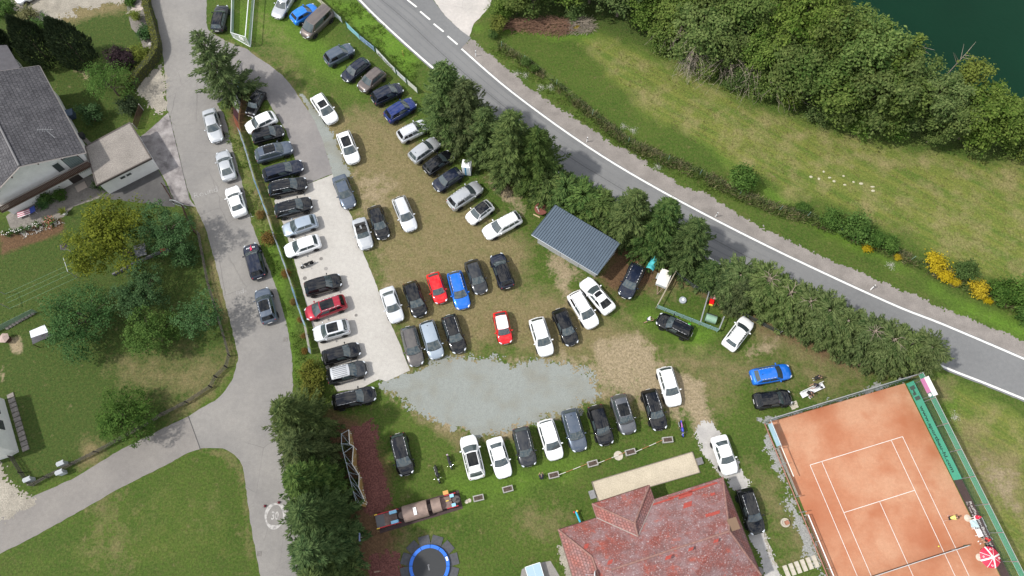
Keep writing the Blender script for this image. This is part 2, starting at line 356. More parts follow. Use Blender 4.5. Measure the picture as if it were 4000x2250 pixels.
c = blend(c, z_dry, (.225, .180, .098), (.145, .126, .054), .36, 1.5)
c = blend(c, z_nee, (.100, .060, .034), (.140, .085, .046), .3, .9)
c = blend(c, z_dirt, (.330, .265, .175), (.225, .185, .110), .20, 1.7)
sc = t.nodes.new('ShaderNodeVectorMath'); sc.operation = 'SCALE'; t.links.new(c, sc.inputs[0]); t.links.new(mrange(n_fine, .34, .66, .50, 1.50), sc.inputs['Scale'])
t.links.new(sc.outputs[0], b.inputs['Base Color'])
bp = t.nodes.new('ShaderNodeBump'); bp.inputs['Strength'].default_value = .8; bp.inputs['Distance'].default_value = .16
t.links.new(madd(n_fine, madd(n_sm, 1.2, 'MULTIPLY')), bp.inputs['Height']); t.links.new(bp.outputs[0], b.inputs['Normal'])
me.materials.append(gm); g = link('ground', me); g['kind'] = 'structure'
# lake
wm = mat('lake_water', (.002, .024, .0115), .35, spec=.08, bump=(1.6, .25, .05), noi=[(.02, .8, 1.25)])
sheet('lake', [(-20, 66), (80, 30), (420, 30), (420, 720), (-20, 720)], -1.1, wm)
# ================================================================ paved and loose surfaces (each 6 mm above the one below)
def stained(name, col, col2, sc2=.25, fine_=(14, .86, 1.14), crack=True, rough=.85, streak=None):
    m = mat(name, col, rough, spec=.25, col2=(col2, sc2), noi=[(fine_[0], fine_[1], fine_[2]), (2.2, .93, 1.07)], bump=(22, .35, .02))
    if crack:
        t = m.node_tree; b = t.nodes['Principled BSDF']; src = b.inputs['Base Color'].links[0].from_socket
        co = t.nodes.new('ShaderNodeTexCoord'); nz = t.nodes.new('ShaderNodeTexNoise'); nz.inputs['Scale'].default_value = .9; nz.inputs['Detail'].default_value = 5
        t.links.new(co.outputs['Object'], nz.inputs['Vector'])
        av = t.nodes.new('ShaderNodeMix'); av.data_type = 'VECTOR'; av.inputs['Factor'].default_value = .18; t.links.new(co.outputs['Object'], av.inputs['A']); t.links.new(nz.outputs['Color'], av.inputs['B'])
        vo = t.nodes.new('ShaderNodeTexVoronoi'); vo.feature = 'DISTANCE_TO_EDGE'; vo.inputs['Scale'].default_value = .28; t.links.new(av.outputs['Result'], vo.inputs['Vector'])
        mr = t.nodes.new('ShaderNodeMapRange'); mr.inputs[1].default_value = .002; mr.inputs[2].default_value = .010; mr.inputs[3].default_value = .72; mr.inputs[4].default_value = 1; t.links.new(vo.outputs['Distance'], mr.inputs[0])
        n2 = t.nodes.new('ShaderNodeTexNoise'); n2.inputs['Scale'].default_value = .12; t.links.new(co.outputs['Object'], n2.inputs['Vector'])
        m2 = t.nodes.new('ShaderNodeMapRange'); m2.inputs[1].default_value = .45; m2.inputs[2].default_value = .6; t.links.new(n2.outputs[0], m2.inputs[0])
        mm = t.nodes.new('ShaderNodeMix'); mm.inputs['A'].default_value = 1; t.links.new(m2.outputs[0], mm.inputs['Factor']); t.links.new(mr.outputs[0], mm.inputs['B'])
        v = t.nodes.new('ShaderNodeVectorMath'); v.operation = 'SCALE'; t.links.new(src, v.inputs[0]); t.links.new(mm.outputs['Result'], v.inputs['Scale']); t.links.new(v.outputs[0], b.inputs['Base Color'])
    return m
M_lane = stained('old_asphalt', (.232, .222, .208), (.182, .175, .168), .16)
M_branch = stained('branch_asphalt', (.205, .192, .178), (.172, .161, .152), .2, crack=False)
M_ramp = stained('ramp_asphalt', (.215, .203, .196), (.170, .162, .160), .22, crack=False)
M_park = stained('parking_asphalt', (.405, .390, .365), (.350, .335, .312), .14, crack=False)
M_road = stained('road_asphalt', (.140, .143, .146), (.170, .173, .175), .10, (30, .84, 1.16), crack=False)
M_conc = stained('driveway_concrete', (.290, .272, .268), (.130, .118, .118), .7)
M_yard = stained('yard_asphalt', (.085, .083, .082), (.058, .057, .057), .4, crack=False)
M_grav = mat('blue_grey_gravel', (.218, .234, .220), .95, spec=.1, col2=((.195, .197, .172), .30), ramp=(.46, .66), noi=[(9, .84, 1.15), (2.4, .93, 1.07)], bump=(12, .4, .03))
M_shou = mat('shoulder_gravel', (.225, .205, .190), .95, spec=.1, noi=[(9, .78, 1.2), (.6, .80, 1.16)], bump=(11, .5, .04))
M_pale = mat('pale_gravel', (.315, .290, .245), .95, spec=.1, noi=[(8, .66, 1.25), (.6, .7, 1.1)], bump=(11, .7, .06))
M_white = mat('road_paint', (.70, .70, .68), .7, noi=[(2.2, .80, 1.06)])
M_dark = mat('tar_seam', (.06, .058, .058), .8)
def road_line(name, pts, w, z, m, n=5):
    pts = catmull([Vector((p.x, p.y, 0)) for p in pts], n); L, Rr = [], []
    for i, p in enumerate(pts):
        d = (pts[min(i+1, len(pts)-1)]-pts[max(i-1, 0)]).normalized(); nn = Vector((-d.y, d.x, 0))*w/2
        L.append(p+nn); Rr.append(p-nn)
    mb = MB()
    for i in range(len(pts)-1): mb.add([(*q.xy, z) for q in (Rr[i], Rr[i+1], L[i+1], L[i])], [(0, 1, 2, 3)])
    o = mb.build(name, m); o['kind'] = 'structure'; return o
# main road
left_line = DD((840,-70),(905,0),(960,55),(1065,150),(1230,290),(1397,427),(1470,472),(1555,523),(1700,603),(1863,690),(2100,800),(2355,915),(2480,965),(2640,1030))
right_line = DD((940,-60),(1000,-18),(1048,14),(1103,68),(1161,123),(1288,232),(1475,367),(1668,483),(1932,620),(2232,760),(2372,816),(2576,903),(2680,950))
def off(pts, d):
    r = []
    for i, p in enumerate(pts):
        v = (pts[min(i+1, len(pts)-1)]-pts[max(i-1, 0)]).normalized(); r.append(p+Vector((v.y, -v.x, 0))*d)
    return r
lo, ro = None, off(catmull(right_line, 4), -.22)
lo = off(catmull(left_line, 4), .32)
sheet('main_road', lo+ro[::-1], .012, M_road, amp=.05)
sheet('junction_road', DD((985,-50),(1045,10),(1158,124),(1185,95),(1158,76),(1120,40),(1085,-6),(1060,-60)), .020, M_road)
ragged('road_shoulder', DD((1160,120),(1186,98),(1240,145),(1288,185),(1355,240),(1448,300),(1521,350),(1605,397),(1721,470),(1761,483),(1828,523),(1932,580),(2032,625),(2132,672),(2232,715),(2332,758),(2430,802),(2576,858),(2640,890),(2640,950),(2576,912),(2372,822),(2232,766),(1932,628),(1668,490),(1475,373),(1288,238),(1200,160)), .008, M_shou, .16, .35, .05, 11)
tracks = [min(catmull(right_line, 8), key=lambda r: (r-p).length) for p in catmull(left_line, 3)]
for k, f in enumerate((.20, .36, .64, .80)):
    road_line('wheel_track', [p.lerp(q, f) for p, q in zip(catmull(left_line, 3), tracks)][2:30], .62, .016, mat('worn_asphalt', (.150, .152, .154), .7, spec=.3, col2=((.172, .174, .175), .22), noi=[(24, .88, 1.12)]), 2)
road_line('edge_line', left_line, .24, .026, M_white)
road_line('edge_line', right_line[4:], .24, .026, M_white)
for a_, b_ in (((1025,0),(1048,18)),((1057,29),(1082,50)),((1091,60),(1116,80)),((1126,91),(1151,112)),((990,-26),(1014,-8))):
    road_line('dashed_line', [D(*a_), D(*b_)], .24, .026, M_white, 1)
road_line('road_seam', [(p+q)/2+Vector((0, 0, 0)) for p, q in zip(catmull(left_line, 2)[1:20:1], [min(catmull(right_line, 8), key=lambda r: (r-p).length) for p in catmull(left_line, 2)[1:20:1]])], .06, .018, M_dark)
sheet('driveway', DD((1085,-8),(1120,40),(1158,76),(1180,95),(1192,60),(1230,20),(1250,-40),(1060,-60)), .016, stained('new_concrete', (.46, .43, .405), (.38, .36, .34), .3), amp=.12)
# residential lane and its branch
lane = DD((330,-60),(375,0),(395,50),(410,133),(417,207),(420,277),(425,282),(470,470),(492,520),(520,583),(547,683),(577,800),(600,900),(587,950),(567,983),(547,1003),(500,1030),(475,1047)) + DD((503,1129),(560,1128),(583,1138),(603,1158),(613,1183),(623,1253),(630,1317),(644,1390),(655,1449),(662,1500)) + DD((790,1500),(780,1300),(760,1150),(745,1050),(737,985),(735,900),(722,820),(700,740),(683,690),(655,620),(632,560),(612,470),(592,400),(575,330),(562,285),(545,260),(640,210),(622,180)) + DD((566,103),(525,77),(519,57),(520,0),(523,-60))
sheet('lane', lane, .010, M_lane, amp=.10)
sheet('branch_road', DD((474,1047),(413,1076),(300,1133),(187,1203),(80,1250),(0,1286),(-60,1312),(-60,1420),(0,1393),(67,1360),(187,1294),(300,1229),(400,1179),(473,1139),(503,1130)), .016, M_branch, amp=.07)
road_line('lane_seam', DD((474,1047),(490,1090),(504,1130)), .09, .022, M_dark, 2)
road_line('lane_seam', DD((424,283),(445,370),(462,440),(477,505)), .05, .022, M_dark, 3)
ramp = DD((540,110),(566,103),(622,124),(644,142),(677,163),(711,190),(731,213),(747,236),(767,266),(791,303),(811,350),(837,437)) + DD((760,468),(750,430),(733,368),(720,330),(701,300),(686,275),(673,252),(655,231),(630,210),(600,200),(560,200))
sheet('ramp_road', ramp, .016, M_ramp, amp=.06)
sheet('parking_strip', DD((765,466),(780,461),(837,439),(860,498),(885,545),(912,632),(945,712),(978,802),(1007,868),(1031,932),(972,960),(954,953),(905,978),(848,985),(820,925),(795,850),(765,745),(742,660),(715,570),(690,505),(700,495)), .020, M_park, amp=.06)
ragged('gravel_verge', DD((749,235),(764,240),(784,263),(804,300),(831,327),(848,360),(864,410),(880,445),(842,448),(811,360),(790,303),(770,268)), .012, M_grav, .14, .32, .05, 21)
ragged('gravel_patch', DD((968,965),(1030,935),(1100,900),(1180,898),(1240,905),(1300,915),(1350,912),(1400,922),(1460,925),(1505,945),(1495,990),(1455,1035),(1400,1045),(1350,1068),(1290,1090),(1200,1100),(1150,1085),(1100,1068),(1040,1022),(985,1002)), .014, M_grav, .13, .85, -.1, 31)
sheet('house_driveway', DD((425,282),(405,300),(372,330),(352,345),(385,400),(420,460),(440,510),(473,518),(492,520),(477,500),(445,370)), .018, M_conc, amp=.06)
ragged('gravel_bay', DD((412,155),(418,200),(419,275),(392,295),(380,268),(352,240),(340,233),(360,200),(393,165)), .014, M_pale, .15, .6, 0, 41)
ragged('gravel_bay', DD((20,-40),(345,-40),(320,4),(215,22),(120,55),(80,50),(30,10)), .014, M_pale, .16, 1., 0, 42)
ragged('gravel_bay', DD((-40,1160),(8,1170),(20,1210),(50,1245),(85,1262),(0,1310),(-40,1320)), .022, M_pale, .15, .6, 0, 43)
sheet('house_yard', DD((245,500),(300,470),(395,420),(440,510),(440,520),(420,520),(300,503)), .014, M_yard, amp=.08)
M_pave = stained('terrace_paving', (.200, .184, .165), (.150, .138, .125), .5, (5, .75, 1.2), crack=False)
sheet('house_terrace', DD((15,545),(30,585),(160,546),(185,520),(245,500),(270,480),(230,440),(100,490),(20,540)), .012, M_pave, amp=.06)
sheet('garden_path', DD((128,245),(165,320),(215,345),(240,370),(228,372),(195,340),(150,300),(118,250)), .012, M_pave, amp=.05)
M_path = stained('clubhouse_path', (.400, .385, .365), (.310, .300, .290), .5, crack=False)
ragged('footpath', DD((1765,1060),(1756,1078),(1768,1130),(1795,1180),(1830,1210),(1860,1260),(1920,1449),(1935,1500),(1975,1500),(1960,1449),(1932,1385),(1905,1325),(1880,1230),(1855,1160),(1820,1100),(1790,1068)), .014, M_path, .12, .42, .05, 95)
sheet('kerb_bed', DD((1780,1085),(1840,1135),(1895,1255),(1925,1345),(1962,1449),(1948,1449),(1912,1345),(1882,1258),(1830,1155)), .010, M_pale, amp=.25)
M_mulch = mat('rubber_mulch', (.135, .058, .050), .95, spec=.1, noi=[(6, .45, 1.5), (1.2, .85, 1.15)], bump=(8, .9, .08))
ragged('mulch_bed', DD((892,1075),(930,1062),(945,1110),(958,1150),(967,1190),(978,1230),(985,1265),(965,1285),(930,1300),(920,1290),(905,1200),(893,1130)), .012, M_mulch, .14, .5, 0, 51)
ragged('mulch_bed', DD((925,1400),(998,1385),(1012,1449),(1015,1490),(925,1490)), .012, M_mulch, .14, .5, 0, 52)
M_sand = mat('boules_sand', (.455, .400, .310), .95, spec=.1, noi=[(8, .8, 1.15), (.8, .9, 1.07)], bump=(12, .5, .04))
BO = TT(2, 2, (600,740), (1360,512), (1418,668), (650,888))
sheet('boules_court', BO, .016, M_sand)
kb = MB()
for i in range(4):
    p, q = BO[i], BO[(i+1) % 4]; d = (q-p); kb.box(((p.x+q.x)/2, (p.y+q.y)/2, .05), (d.length+.06, .07, .14), math.atan2(d.y, d.x))
o = kb.build('court_edging', mat('edging', (.16, .14, .11), .8)); o['kind'] = 'structure'
sheet('table_slab', DD((1313,1432),(1340,1419),(1385,1411),(1408,1449),(1415,1500),(1300,1500)), .016, stained('slab', (.25, .235, .22), (.2, .19, .18), .6, crack=False), amp=.04)
ragged('pebble_strip', DD((1408,1375),(1420,1360),(1442,1449),(1455,1500),(1430,1500)), .020, M_pale, .12, .35, 0, 61)
# tennis court
CO = Vector((37.33, 10.64, 0)); CA = .28
def C2(x, y, z=0.): return Vector((CO.x+x*math.cos(CA)-y*math.sin(CA), CO.y+x*math.sin(CA)+y*math.cos(CA), z))
M_clay = mat('red_clay', (.385, .170, .096), .95, spec=.1, col2=((.44, .240, .150), .22), ramp=(.36, .64), noi=[(3.2, .93, 1.06), (9, .93, 1.06)], bump=(5, .25, .03))
t = M_clay.node_tree; b = t.nodes['Principled BSDF']; src = b.inputs['Base Color'].links[0].from_socket; cc = t.nodes.new('ShaderNodeTexCoord'); nn = t.nodes.new('ShaderNodeTexNoise'); nn.inputs['Scale'].default_value = .33; nn.inputs['Detail'].default_value = 6; t.links.new(cc.outputs['Object'], nn.inputs['Vector'])
mr = t.nodes.new('ShaderNodeMapRange'); mr.inputs[1].default_value = .50; mr.inputs[2].default_value = .80; t.links.new(nn.outputs[0], mr.inputs[0]); mk = t.nodes.new('ShaderNodeMix'); mk.data_type = 'RGBA'; mk.inputs['B'].default_value = (.335, .120, .060, 1); t.links.new(mr.outputs[0], mk.inputs['Factor']); t.links.new(src, mk.inputs['A']); t.links.new(mk.outputs['Result'], b.inputs['Base Color'])
sheet('tennis_court', [C2(-7.9, 5.5), C2(8.45, 5.3), C2(8.55, -24), C2(-8.2, -24)], .014, M_clay)
# damp, darker clay where it is played and watered least
prev = b.inputs['Base Color'].links[0].from_socket
for (px_, py_, rad_) in ((-7.2, -5, 3.6), (3.2, -10.6, 2.9), (8.0, .8, 1.7), (7.9, -2.5, 1.3), (-2, 5.4, 1.6), (5, 5.4, 1.3), (0, -15, 3.4)):
    vm = t.nodes.new('ShaderNodeVectorMath'); vm.operation = 'DISTANCE'; t.links.new(cc.outputs['Object'], vm.inputs[0]); vm.inputs[1].default_value = C2(px_, py_, .014)
    ad_ = t.nodes.new('ShaderNodeMath'); ad_.operation = 'MULTIPLY_ADD'; t.links.new(nn.outputs[0], ad_.inputs[0]); ad_.inputs[1].default_value = rad_*1.6; t.links.new(vm.outputs['Value'], ad_.inputs[2])
    m_r = t.nodes.new('ShaderNodeMapRange'); m_r.inputs[1].default_value = rad_*1.9; m_r.inputs[2].default_value = rad_*.75; m_r.inputs[4].default_value = .8; t.links.new(ad_.outputs[0], m_r.inputs[0])
    k_ = t.nodes.new('ShaderNodeMix'); k_.data_type = 'RGBA'; k_.inputs['B'].default_value = (.315, .102, .049, 1); t.links.new(m_r.outputs[0], k_.inputs['Factor']); t.links.new(prev, k_.inputs['A']); prev = k_.outputs['Result']
t.links.new(prev, b.inputs['Base Color'])
lw = .045
for a_, b_ in (((-5.485, 0), (5.485, 0)), ((-5.485, 0), (-5.485, -23.8)), ((5.485, 0), (5.485, -23.8)), ((-4.115, 0), (-4.115, -23.8)), ((4.115, 0), (4.115, -23.8)), ((-4.115, -5.485), (4.115, -5.485)), ((0, -5.485), (0, -18.3))):
    road_line('court_line', [C2(*a_), C2(*b_)], lw*1.15, .027, M_white, 1)
ragged('kerb_stones', [C2(-8.3, 5.4), C2(8.4, 5.3), C2(8.4, 5.8), C2(-8.9, 6.1)], .010, mat('grey_stones', (.24, .245, .235), .95, noi=[(6, .6, 1.35)], bump=(9, .8, .08)), .12, .7, -.15, 81)
ragged('kerb_stones', [C2(-8.2, 5.4), C2(-8.9, 5.6), C2(-9.5, -6), C2(-9.2, -13), C2(-8.5, -13), C2(-8.5, -4)], .010, MC['grey_stones'], .12, .8, -.12, 82)
# slabs, steps, manholes, road marks (flat on the ground)
M_slab = mat('paving_slab', (.42, .385, .32), .9, noi=[(4, .8, 1.15)])
for i, (x, y) in enumerate(((1990,1018),(2000,1013),(1995,1026),(2003,1022),(1975,1012),(1985,1010))):
    p = D(x, y); o = MB().box((0, 0, .02), (.42, .36, .05), .3).build('paving_slab', M_slab, None, p); o['kind'] = 'structure'
for k in range(6):
    p = D(1978+k*14.5, 1437-k*5.0); o = MB().box((0, 0, .05), (.44, 1.15, .10), .28).build('garden_step', M_slab, None, p); o['kind'] = 'structure'
for x, y in ((1174,1262),(1181,1259)):
    o = MB().lathe([(.2, 0), (.22, .03), (.2, .045)], 7, ph=x).build('stepping_stone', M_slab, None, D(x, y)); o['kind'] = 'structure'
M_man = mat('manhole_iron', (.16, .15, .14), .7, noi=[(9, .7, 1.2)])
for x, y, r in ((808,651,.22),(820,676,.24),(767,700,.24),(896,793,.18),(1911,1437,.42)):
    o = MB().lathe([(r, 0), (r, .028), (r*.86, .034), (r*.8, .03)], 16).build('manhole_cover', M_man if x != 820 else mat('manhole_concrete', (.24, .23, .22), .8), None, D(x, y)); o['kind'] = 'structure'
o = MB().lathe([(.5, 0), (.5, .03), (.42, .045)], 20).build('manhole_cover', M_slab, None, T(2, 2, 803, 541)); o['kind'] = 'structure'
for x, y in ((718,854),(652,1393)):
    mb = MB(); mb.box((0, 0, .012), (.5, .5, .03))
    for k in range(5): mb.box((-.2+.1*k, 0, .032), (.04, .44, .012))
    o = mb.build('drain_grate', M_man, None, D(x, y)); o['kind'] = 'structure'
M_faded = mat('faded_paint', (.40, .39, .375), .8, col2=((.24, .232, .226), 2.6), ramp=(.44, .60))
M_chalk = mat('faint_chalk', (.33, .325, .32), .9, col2=((.24, .232, .226), 3.), ramp=(.40, .58))
cx = D(692, 1297); ring = []
mb = MB(); n = 40
for i in range(n):
    a0, a1 = 2*math.pi*i/n, 2*math.pi*(i+1)/n
    f = lambda a, k: (cx.x+(1.18+k*(.16+.06*math.sin(a*3)))*math.cos(a)*.82, cx.y+(1.18+k*(.16+.06*math.sin(a*3)))*math.sin(a), .018)
    mb.add([f(a0, -1), f(a1, -1), f(a1, 1), f(a0, 1)], [(3, 2, 1, 0)])
o = mb.build('speed_mark', M_faded); o['kind'] = 'structure'
o = lettering('30', 1.15, M_faded, None, Matrix.Translation((cx.x, cx.y, .018)), .02, .7, 'speed_mark', True); o['kind'] = 'structure'
for txt, x, y, s, a_ in (('Round', 488, 500, 1.15, .35), ('1', 523, 539, .5, 0), ('10L', 612, 552, .9, .3), ('1', 565, 638, .4, 0), ('nd-', 594, 741, .95, .2), ('1', 611, 932, .35, 0)):
    p = D(x, y); o = lettering(txt, s, M_chalk, None, Matrix.Translation((p.x, p.y, .017)) @ Matrix.Rotation(a_, 4, 'Z'), -.012, 1., 'chalk_mark'); o['kind'] = 'structure'
# ================================================================ plants
def leaf_mat(name, colA, colB, trans=.25, scale=.55, hv=.35):
    m = bpy.data.materials.new(name); m.use_nodes = True; t = m.node_tree; b = t.nodes['Principled BSDF']; o = t.nodes['Material Output']
    b.inputs['Roughness'].default_value = .75; b.inputs['Specular IOR Level'].default_value = .08
    ge = t.nodes.new('ShaderNodeNewGeometry'); co = t.nodes.new('ShaderNodeTexCoord'); n = t.nodes.new('ShaderNodeTexNoise'); n.inputs['Scale'].default_value = scale; n.inputs['Detail'].default_value = 3
    t.links.new(co.outputs['Object'], n.inputs['Vector'])
    ad = t.nodes.new('ShaderNodeMath'); ad.operation = 'MULTIPLY_ADD'; ad.inputs[1].default_value = .55; t.links.new(ge.outputs['Random Per Island'], ad.inputs[0]); t.links.new(n.outputs[0], ad.inputs[2])
    mr = t.nodes.new('ShaderNodeMapRange'); mr.inputs[1].default_value = .42; mr.inputs[2].default_value = 1.12; t.links.new(ad.outputs[0], mr.inputs[0])
    k = t.nodes.new('ShaderNodeMix'); k.data_type = 'RGBA'; k.inputs['A'].default_value = (*colA, 1); k.inputs['B'].default_value = (*colB, 1); t.links.new(mr.outputs[0], k.inputs['Factor'])
    oi = t.nodes.new('ShaderNodeObjectInfo'); v = t.nodes.new('ShaderNodeHueSaturation'); t.links.new(k.outputs['Result'], v.inputs['Color'])
    for q_, (lo_, hi_), mul in (('Hue', (.5-.022*hv, .5+.022*hv), 1.), ('Saturation', (1-.22*hv, 1+.12*hv), 7.3), ('Value', (1-.3*hv, 1+.3*hv), 3.7)):
        fr_ = t.nodes.new('ShaderNodeMath'); fr_.operation = 'MULTIPLY'; fr_.inputs[1].default_value = mul; t.links.new(oi.outputs['Random'], fr_.inputs[0]); f2_ = t.nodes.new('ShaderNodeMath'); f2_.operation = 'FRACT'; t.links.new(fr_.outputs[0], f2_.inputs[0])
        r2 = t.nodes.new('ShaderNodeMapRange'); r2.inputs[3].default_value = lo_; r2.inputs[4].default_value = hi_; t.links.new(f2_.outputs[0], r2.inputs[0]); t.links.new(r2.outputs[0], v.inputs[q_])
    t.links.new(v.outputs[0], b.inputs['Base Color'])
    tr = t.nodes.new('ShaderNodeBsdfTranslucent'); t.links.new(v.outputs[0], tr.inputs[0]); ms = t.nodes.new('ShaderNodeMixShader'); ms.inputs[0].default_value = trans
    t.links.new(b.outputs[0], ms.inputs[1]); t.links.new(tr.outputs[0], ms.inputs[2]); t.links.new(ms.outputs[0], o.inputs[0])
    return m
L_spruce = leaf_mat('spruce_needles', (.020, .046, .013), (.118, .165, .050), .18, 1.3, .7)
L_thuja = leaf_mat('thuja_scales', (.018, .034, .016), (.055, .075, .034), .08, 1.2)
L_forest = leaf_mat('alder_leaves', (.038, .082, .014), (.165, .222, .058), .32, .45, .6)
L_sun = leaf_mat('bright_leaves', (.085, .125, .018), (.19, .22, .035), .3, .6)
L_walnut = leaf_mat('yellowing_leaves', (.042, .066, .006), (.165, .190, .022), .3, .6)
L_apple = leaf_mat('orchard_leaves', (.020, .056, .015), (.088, .165, .058), .28, .8)
L_shrub = leaf_mat('shrub_leaves', (.026, .066, .012), (.108, .185, .042), .28, .9)
L_purple = leaf_mat('purple_leaves', (.020, .012, .016), (.050, .030, .034), .1, 1.)
L_gold = leaf_mat('goldenrod_bloom', (.24, .18, .010), (.55, .42, .02), .2, 1.5, .1)
L_rust = leaf_mat('rusty_leaves', (.10, .062, .020), (.21, .125, .035), .2, 1.5)
L_hedge = leaf_mat('hedge_leaves', (.062, .082, .012), (.165, .170, .026), .25, 1.6)
L_weed = leaf_mat('weed_blades', (.10, .115, .04), (.27, .25, .12), .2, .8)
L_flower = leaf_mat('pale_blooms', (.45, .45, .40), (.75, .72, .70), .1, 3.)
L_pink = leaf_mat('red_blooms', (.35, .06, .05), (.60, .25, .20), .1, 3.)
M_bark = mat('bark', (.13, .10, .075), .9, noi=[(5, .7, 1.3)])
M_stem = mat('pale_stem', (.215, .175, .135), .9, noi=[(5, .75, 1.25)])
M_twig = mat('dead_twigs', (.275, .235, .185), .9, noi=[(3, .7, 1.25)])
M_brush = mat('dry_brush', (.20, .115, .075), .9, noi=[(3, .7, 1.3)])
def quads_mesh(name, V, m):
    V = np.ascontiguousarray(V, np.float32); n = len(V); me = bpy.data.meshes.new(name)
    me.vertices.add(4*n); me.vertices.foreach_set('co', V.ravel()); me.loops.add(4*n); me.loops.foreach_set('vertex_index', np.arange(4*n, dtype=np.int32))
    me.polygons.add(n); me.polygons.foreach_set('loop_start', np.arange(n, dtype=np.int32)*4); me.update(calc_edges=True); me.materials.append(m); return me
def unit(v): return v/(np.linalg.norm(v, axis=-1, keepdims=True)+1e-9)
def blades(p, d, nrm, ln, wd):
    """diamond blades from point p along d, ln long and wd wide, lying across nrm"""
    d = unit(d); s = unit(np.cross(nrm, d)); ln = ln[:, None]; wd = wd[:, None]
    return np.stack([p, p+d*ln*.45+s*wd/2, p+d*ln, p+d*ln*.45-s*wd/2], 1)
def spruce_mesh(seed, H=12., R_=3.5, top=None, gap=.30, sparse=0., low=.6):
    """needle blades of a spruce; top = height where it was cut off"""
    r = np.random.RandomState(seed); P_, D_, N_, L_, W_ = [], [], [], [], []
    z = low; zt = top or H*.985
    while z < zt:
        f = 1-z/H; base = R_*(f**.68)*(1 if z > 1.6 else .86)*(1+.16*math.sin(z*2.1+seed))
        if top: base = R_*(.95 if z < top*.75 else .95-.35*(z-top*.75)/(top*.25))
        nb = int(5+3*f+r.randint(0, 3))
        for k in range(nb):
            if r.rand() < sparse: continue
            ph = 2*math.pi*(k+r.rand())/nb+z*2.4; Lb = base*r.choice([r.uniform(.45, .75), r.uniform(.8, 1.18)], p=[.35, .65])+.15
            rad = np.array([math.cos(ph), math.sin(ph), 0]); sd_ = np.array([-rad[1], rad[0], 0]); dr = r.uniform(.12, .38)*(.5+f); up = r.uniform(.05, .30)
            nt_ = max(3, int(Lb/.125)); s = np.linspace(.16, 1, nt_)
            for sg in (-1, 1):
                ss = np.clip(s+r.uniform(-.03, .03, nt_), 0, 1); p = rad*(ss*Lb)[:, None]; p[:, 2] += z-dr*ss*Lb+up*Lb*ss**3
                an = r.uniform(.45, 1.0, nt_); d = rad[None]*np.cos(an)[:, None]+sg*sd_[None]*np.sin(an)[:, None]; d[:, 2] += r.uniform(-.42, .12, nt_)
                ln = (.30*Lb*(1-ss)*r.uniform(.5, 1, nt_)+r.uniform(.22, .42, nt_)); P_.append(p); D_.append(d); ln = ln*1.2; L_.append(ln); W_.append(r.uniform(.085, .155, nt_)+.03*(1-ss))
                N_.append(np.stack([r.normal(0, .45, nt_), r.normal(0, .45, nt_), np.ones(nt_)], 1))
                p2 = p+unit(d)*ln[:, None]*.45; d2 = d+.9*rad[None]+r.normal(0, .25, (nt_, 3)); P_.append(p2); D_.append(d2); L_.append(r.uniform(.26, .46, nt_)); W_.append(r.uniform(.07, .13, nt_)); N_.append(np.stack([r.normal(0, .5, nt_), r.normal(0, .5, nt_), np.ones(nt_)], 1))
            p = (rad*Lb)[None].copy(); p[0, 2] += z-dr*Lb+up*Lb; P_.append(p-rad[None]*.25); D_.append(rad[None]+np.array([[0, 0, r.uniform(-.2, .35)]])); L_.append(np.array([.6])); W_.append(np.array([.2])); N_.append(np.array([[0, 0, 1.]]))
        z += gap*r.uniform(.8, 1.2)*(1 if f > .3 else .75)
    if not top:
        n = 26; ph = r.uniform(0, 6.28, n); P_.append(np.stack([np.zeros(n), np.zeros(n), r.uniform(H*.93, H, n)], 1)); D_.append(np.stack([np.cos(ph), np.sin(ph), r.uniform(.2, 2.2, n)], 1)); L_.append(r.uniform(.25, .5, n)); W_.append(r.uniform(.07, .12, n)); N_.append(r.normal(0, 1, (n, 3)))
    return quads_mesh('crown', blades(np.concatenate(P_), np.concatenate(D_), np.concatenate(N_), np.concatenate(L_), np.concatenate(W_)), L_spruce)
def leaf_quads(r, cen, out, n, spread, leaf, upb=.8):
    """n leaves round each clump centre, turned outward and up"""
    k = len(cen); c = np.repeat(cen, n, 0)+r.normal(0, 1, (k*n, 3))*np.repeat(spread, n)[:, None]*np.array([1, 1, .75]); nrm = unit(np.repeat(out, n, 0)+r.normal(0, .55, (k*n, 3))+np.array([0, 0, upb]))
    d = np.cross(nrm, r.normal(0, 1, (k*n, 3))); ln = leaf*r.uniform(.7, 1.35, k*n)
    return blades(c, d, nrm, ln, ln*r.uniform(.5, .75, k*n))
def crown_mesh(seed, R_, z0, z1, m, lobes=9, clumps=220, n=26, leaf=.24, spread=.30, gap=.25, flat=1., small=1.):
    r = np.random.RandomState(seed); zc = (z0+z1)/2; hh = (z1-z0)/2
    ph = np.arange(lobes)*2.4+r.uniform(0, .8, lobes); rr = R_*(.58 if small == 1 else .74)*np.sqrt(r.uniform(.05, 1, lobes)); zz = zc+hh*r.uniform(-.55, .62, lobes)
    lc = np.stack([rr*np.cos(ph), rr*np.sin(ph), zz], 1); lr = R_*r.uniform(.36, .62, lobes)*small
    lc = np.vstack([lc, [[0, 0, z1-hh*.55]]]); lr = np.append(lr, R_*.5*small)
    w = r.choice(len(lc), clumps, p=lr**2/sum(lr**2)); dv = unit(r.normal(0, 1, (clumps, 3))+np.array([0, 0, .45])); rad = lr[w]*np.clip(1-np.abs(r.normal(0, gap, clumps)), .25, 1.1)
    cen = lc[w]+dv*rad[:, None]*np.array([1, 1, hh/R_ if hh > R_ else max(.75, hh/R_)])
    cen[:, 2] = np.clip(cen[:, 2], z0*.8, None)
    return quads_mesh('crown', leaf_quads(r, cen, dv, n, np.full(clumps, spread)*r.uniform(.6, 1.35, clumps), leaf), m), lc
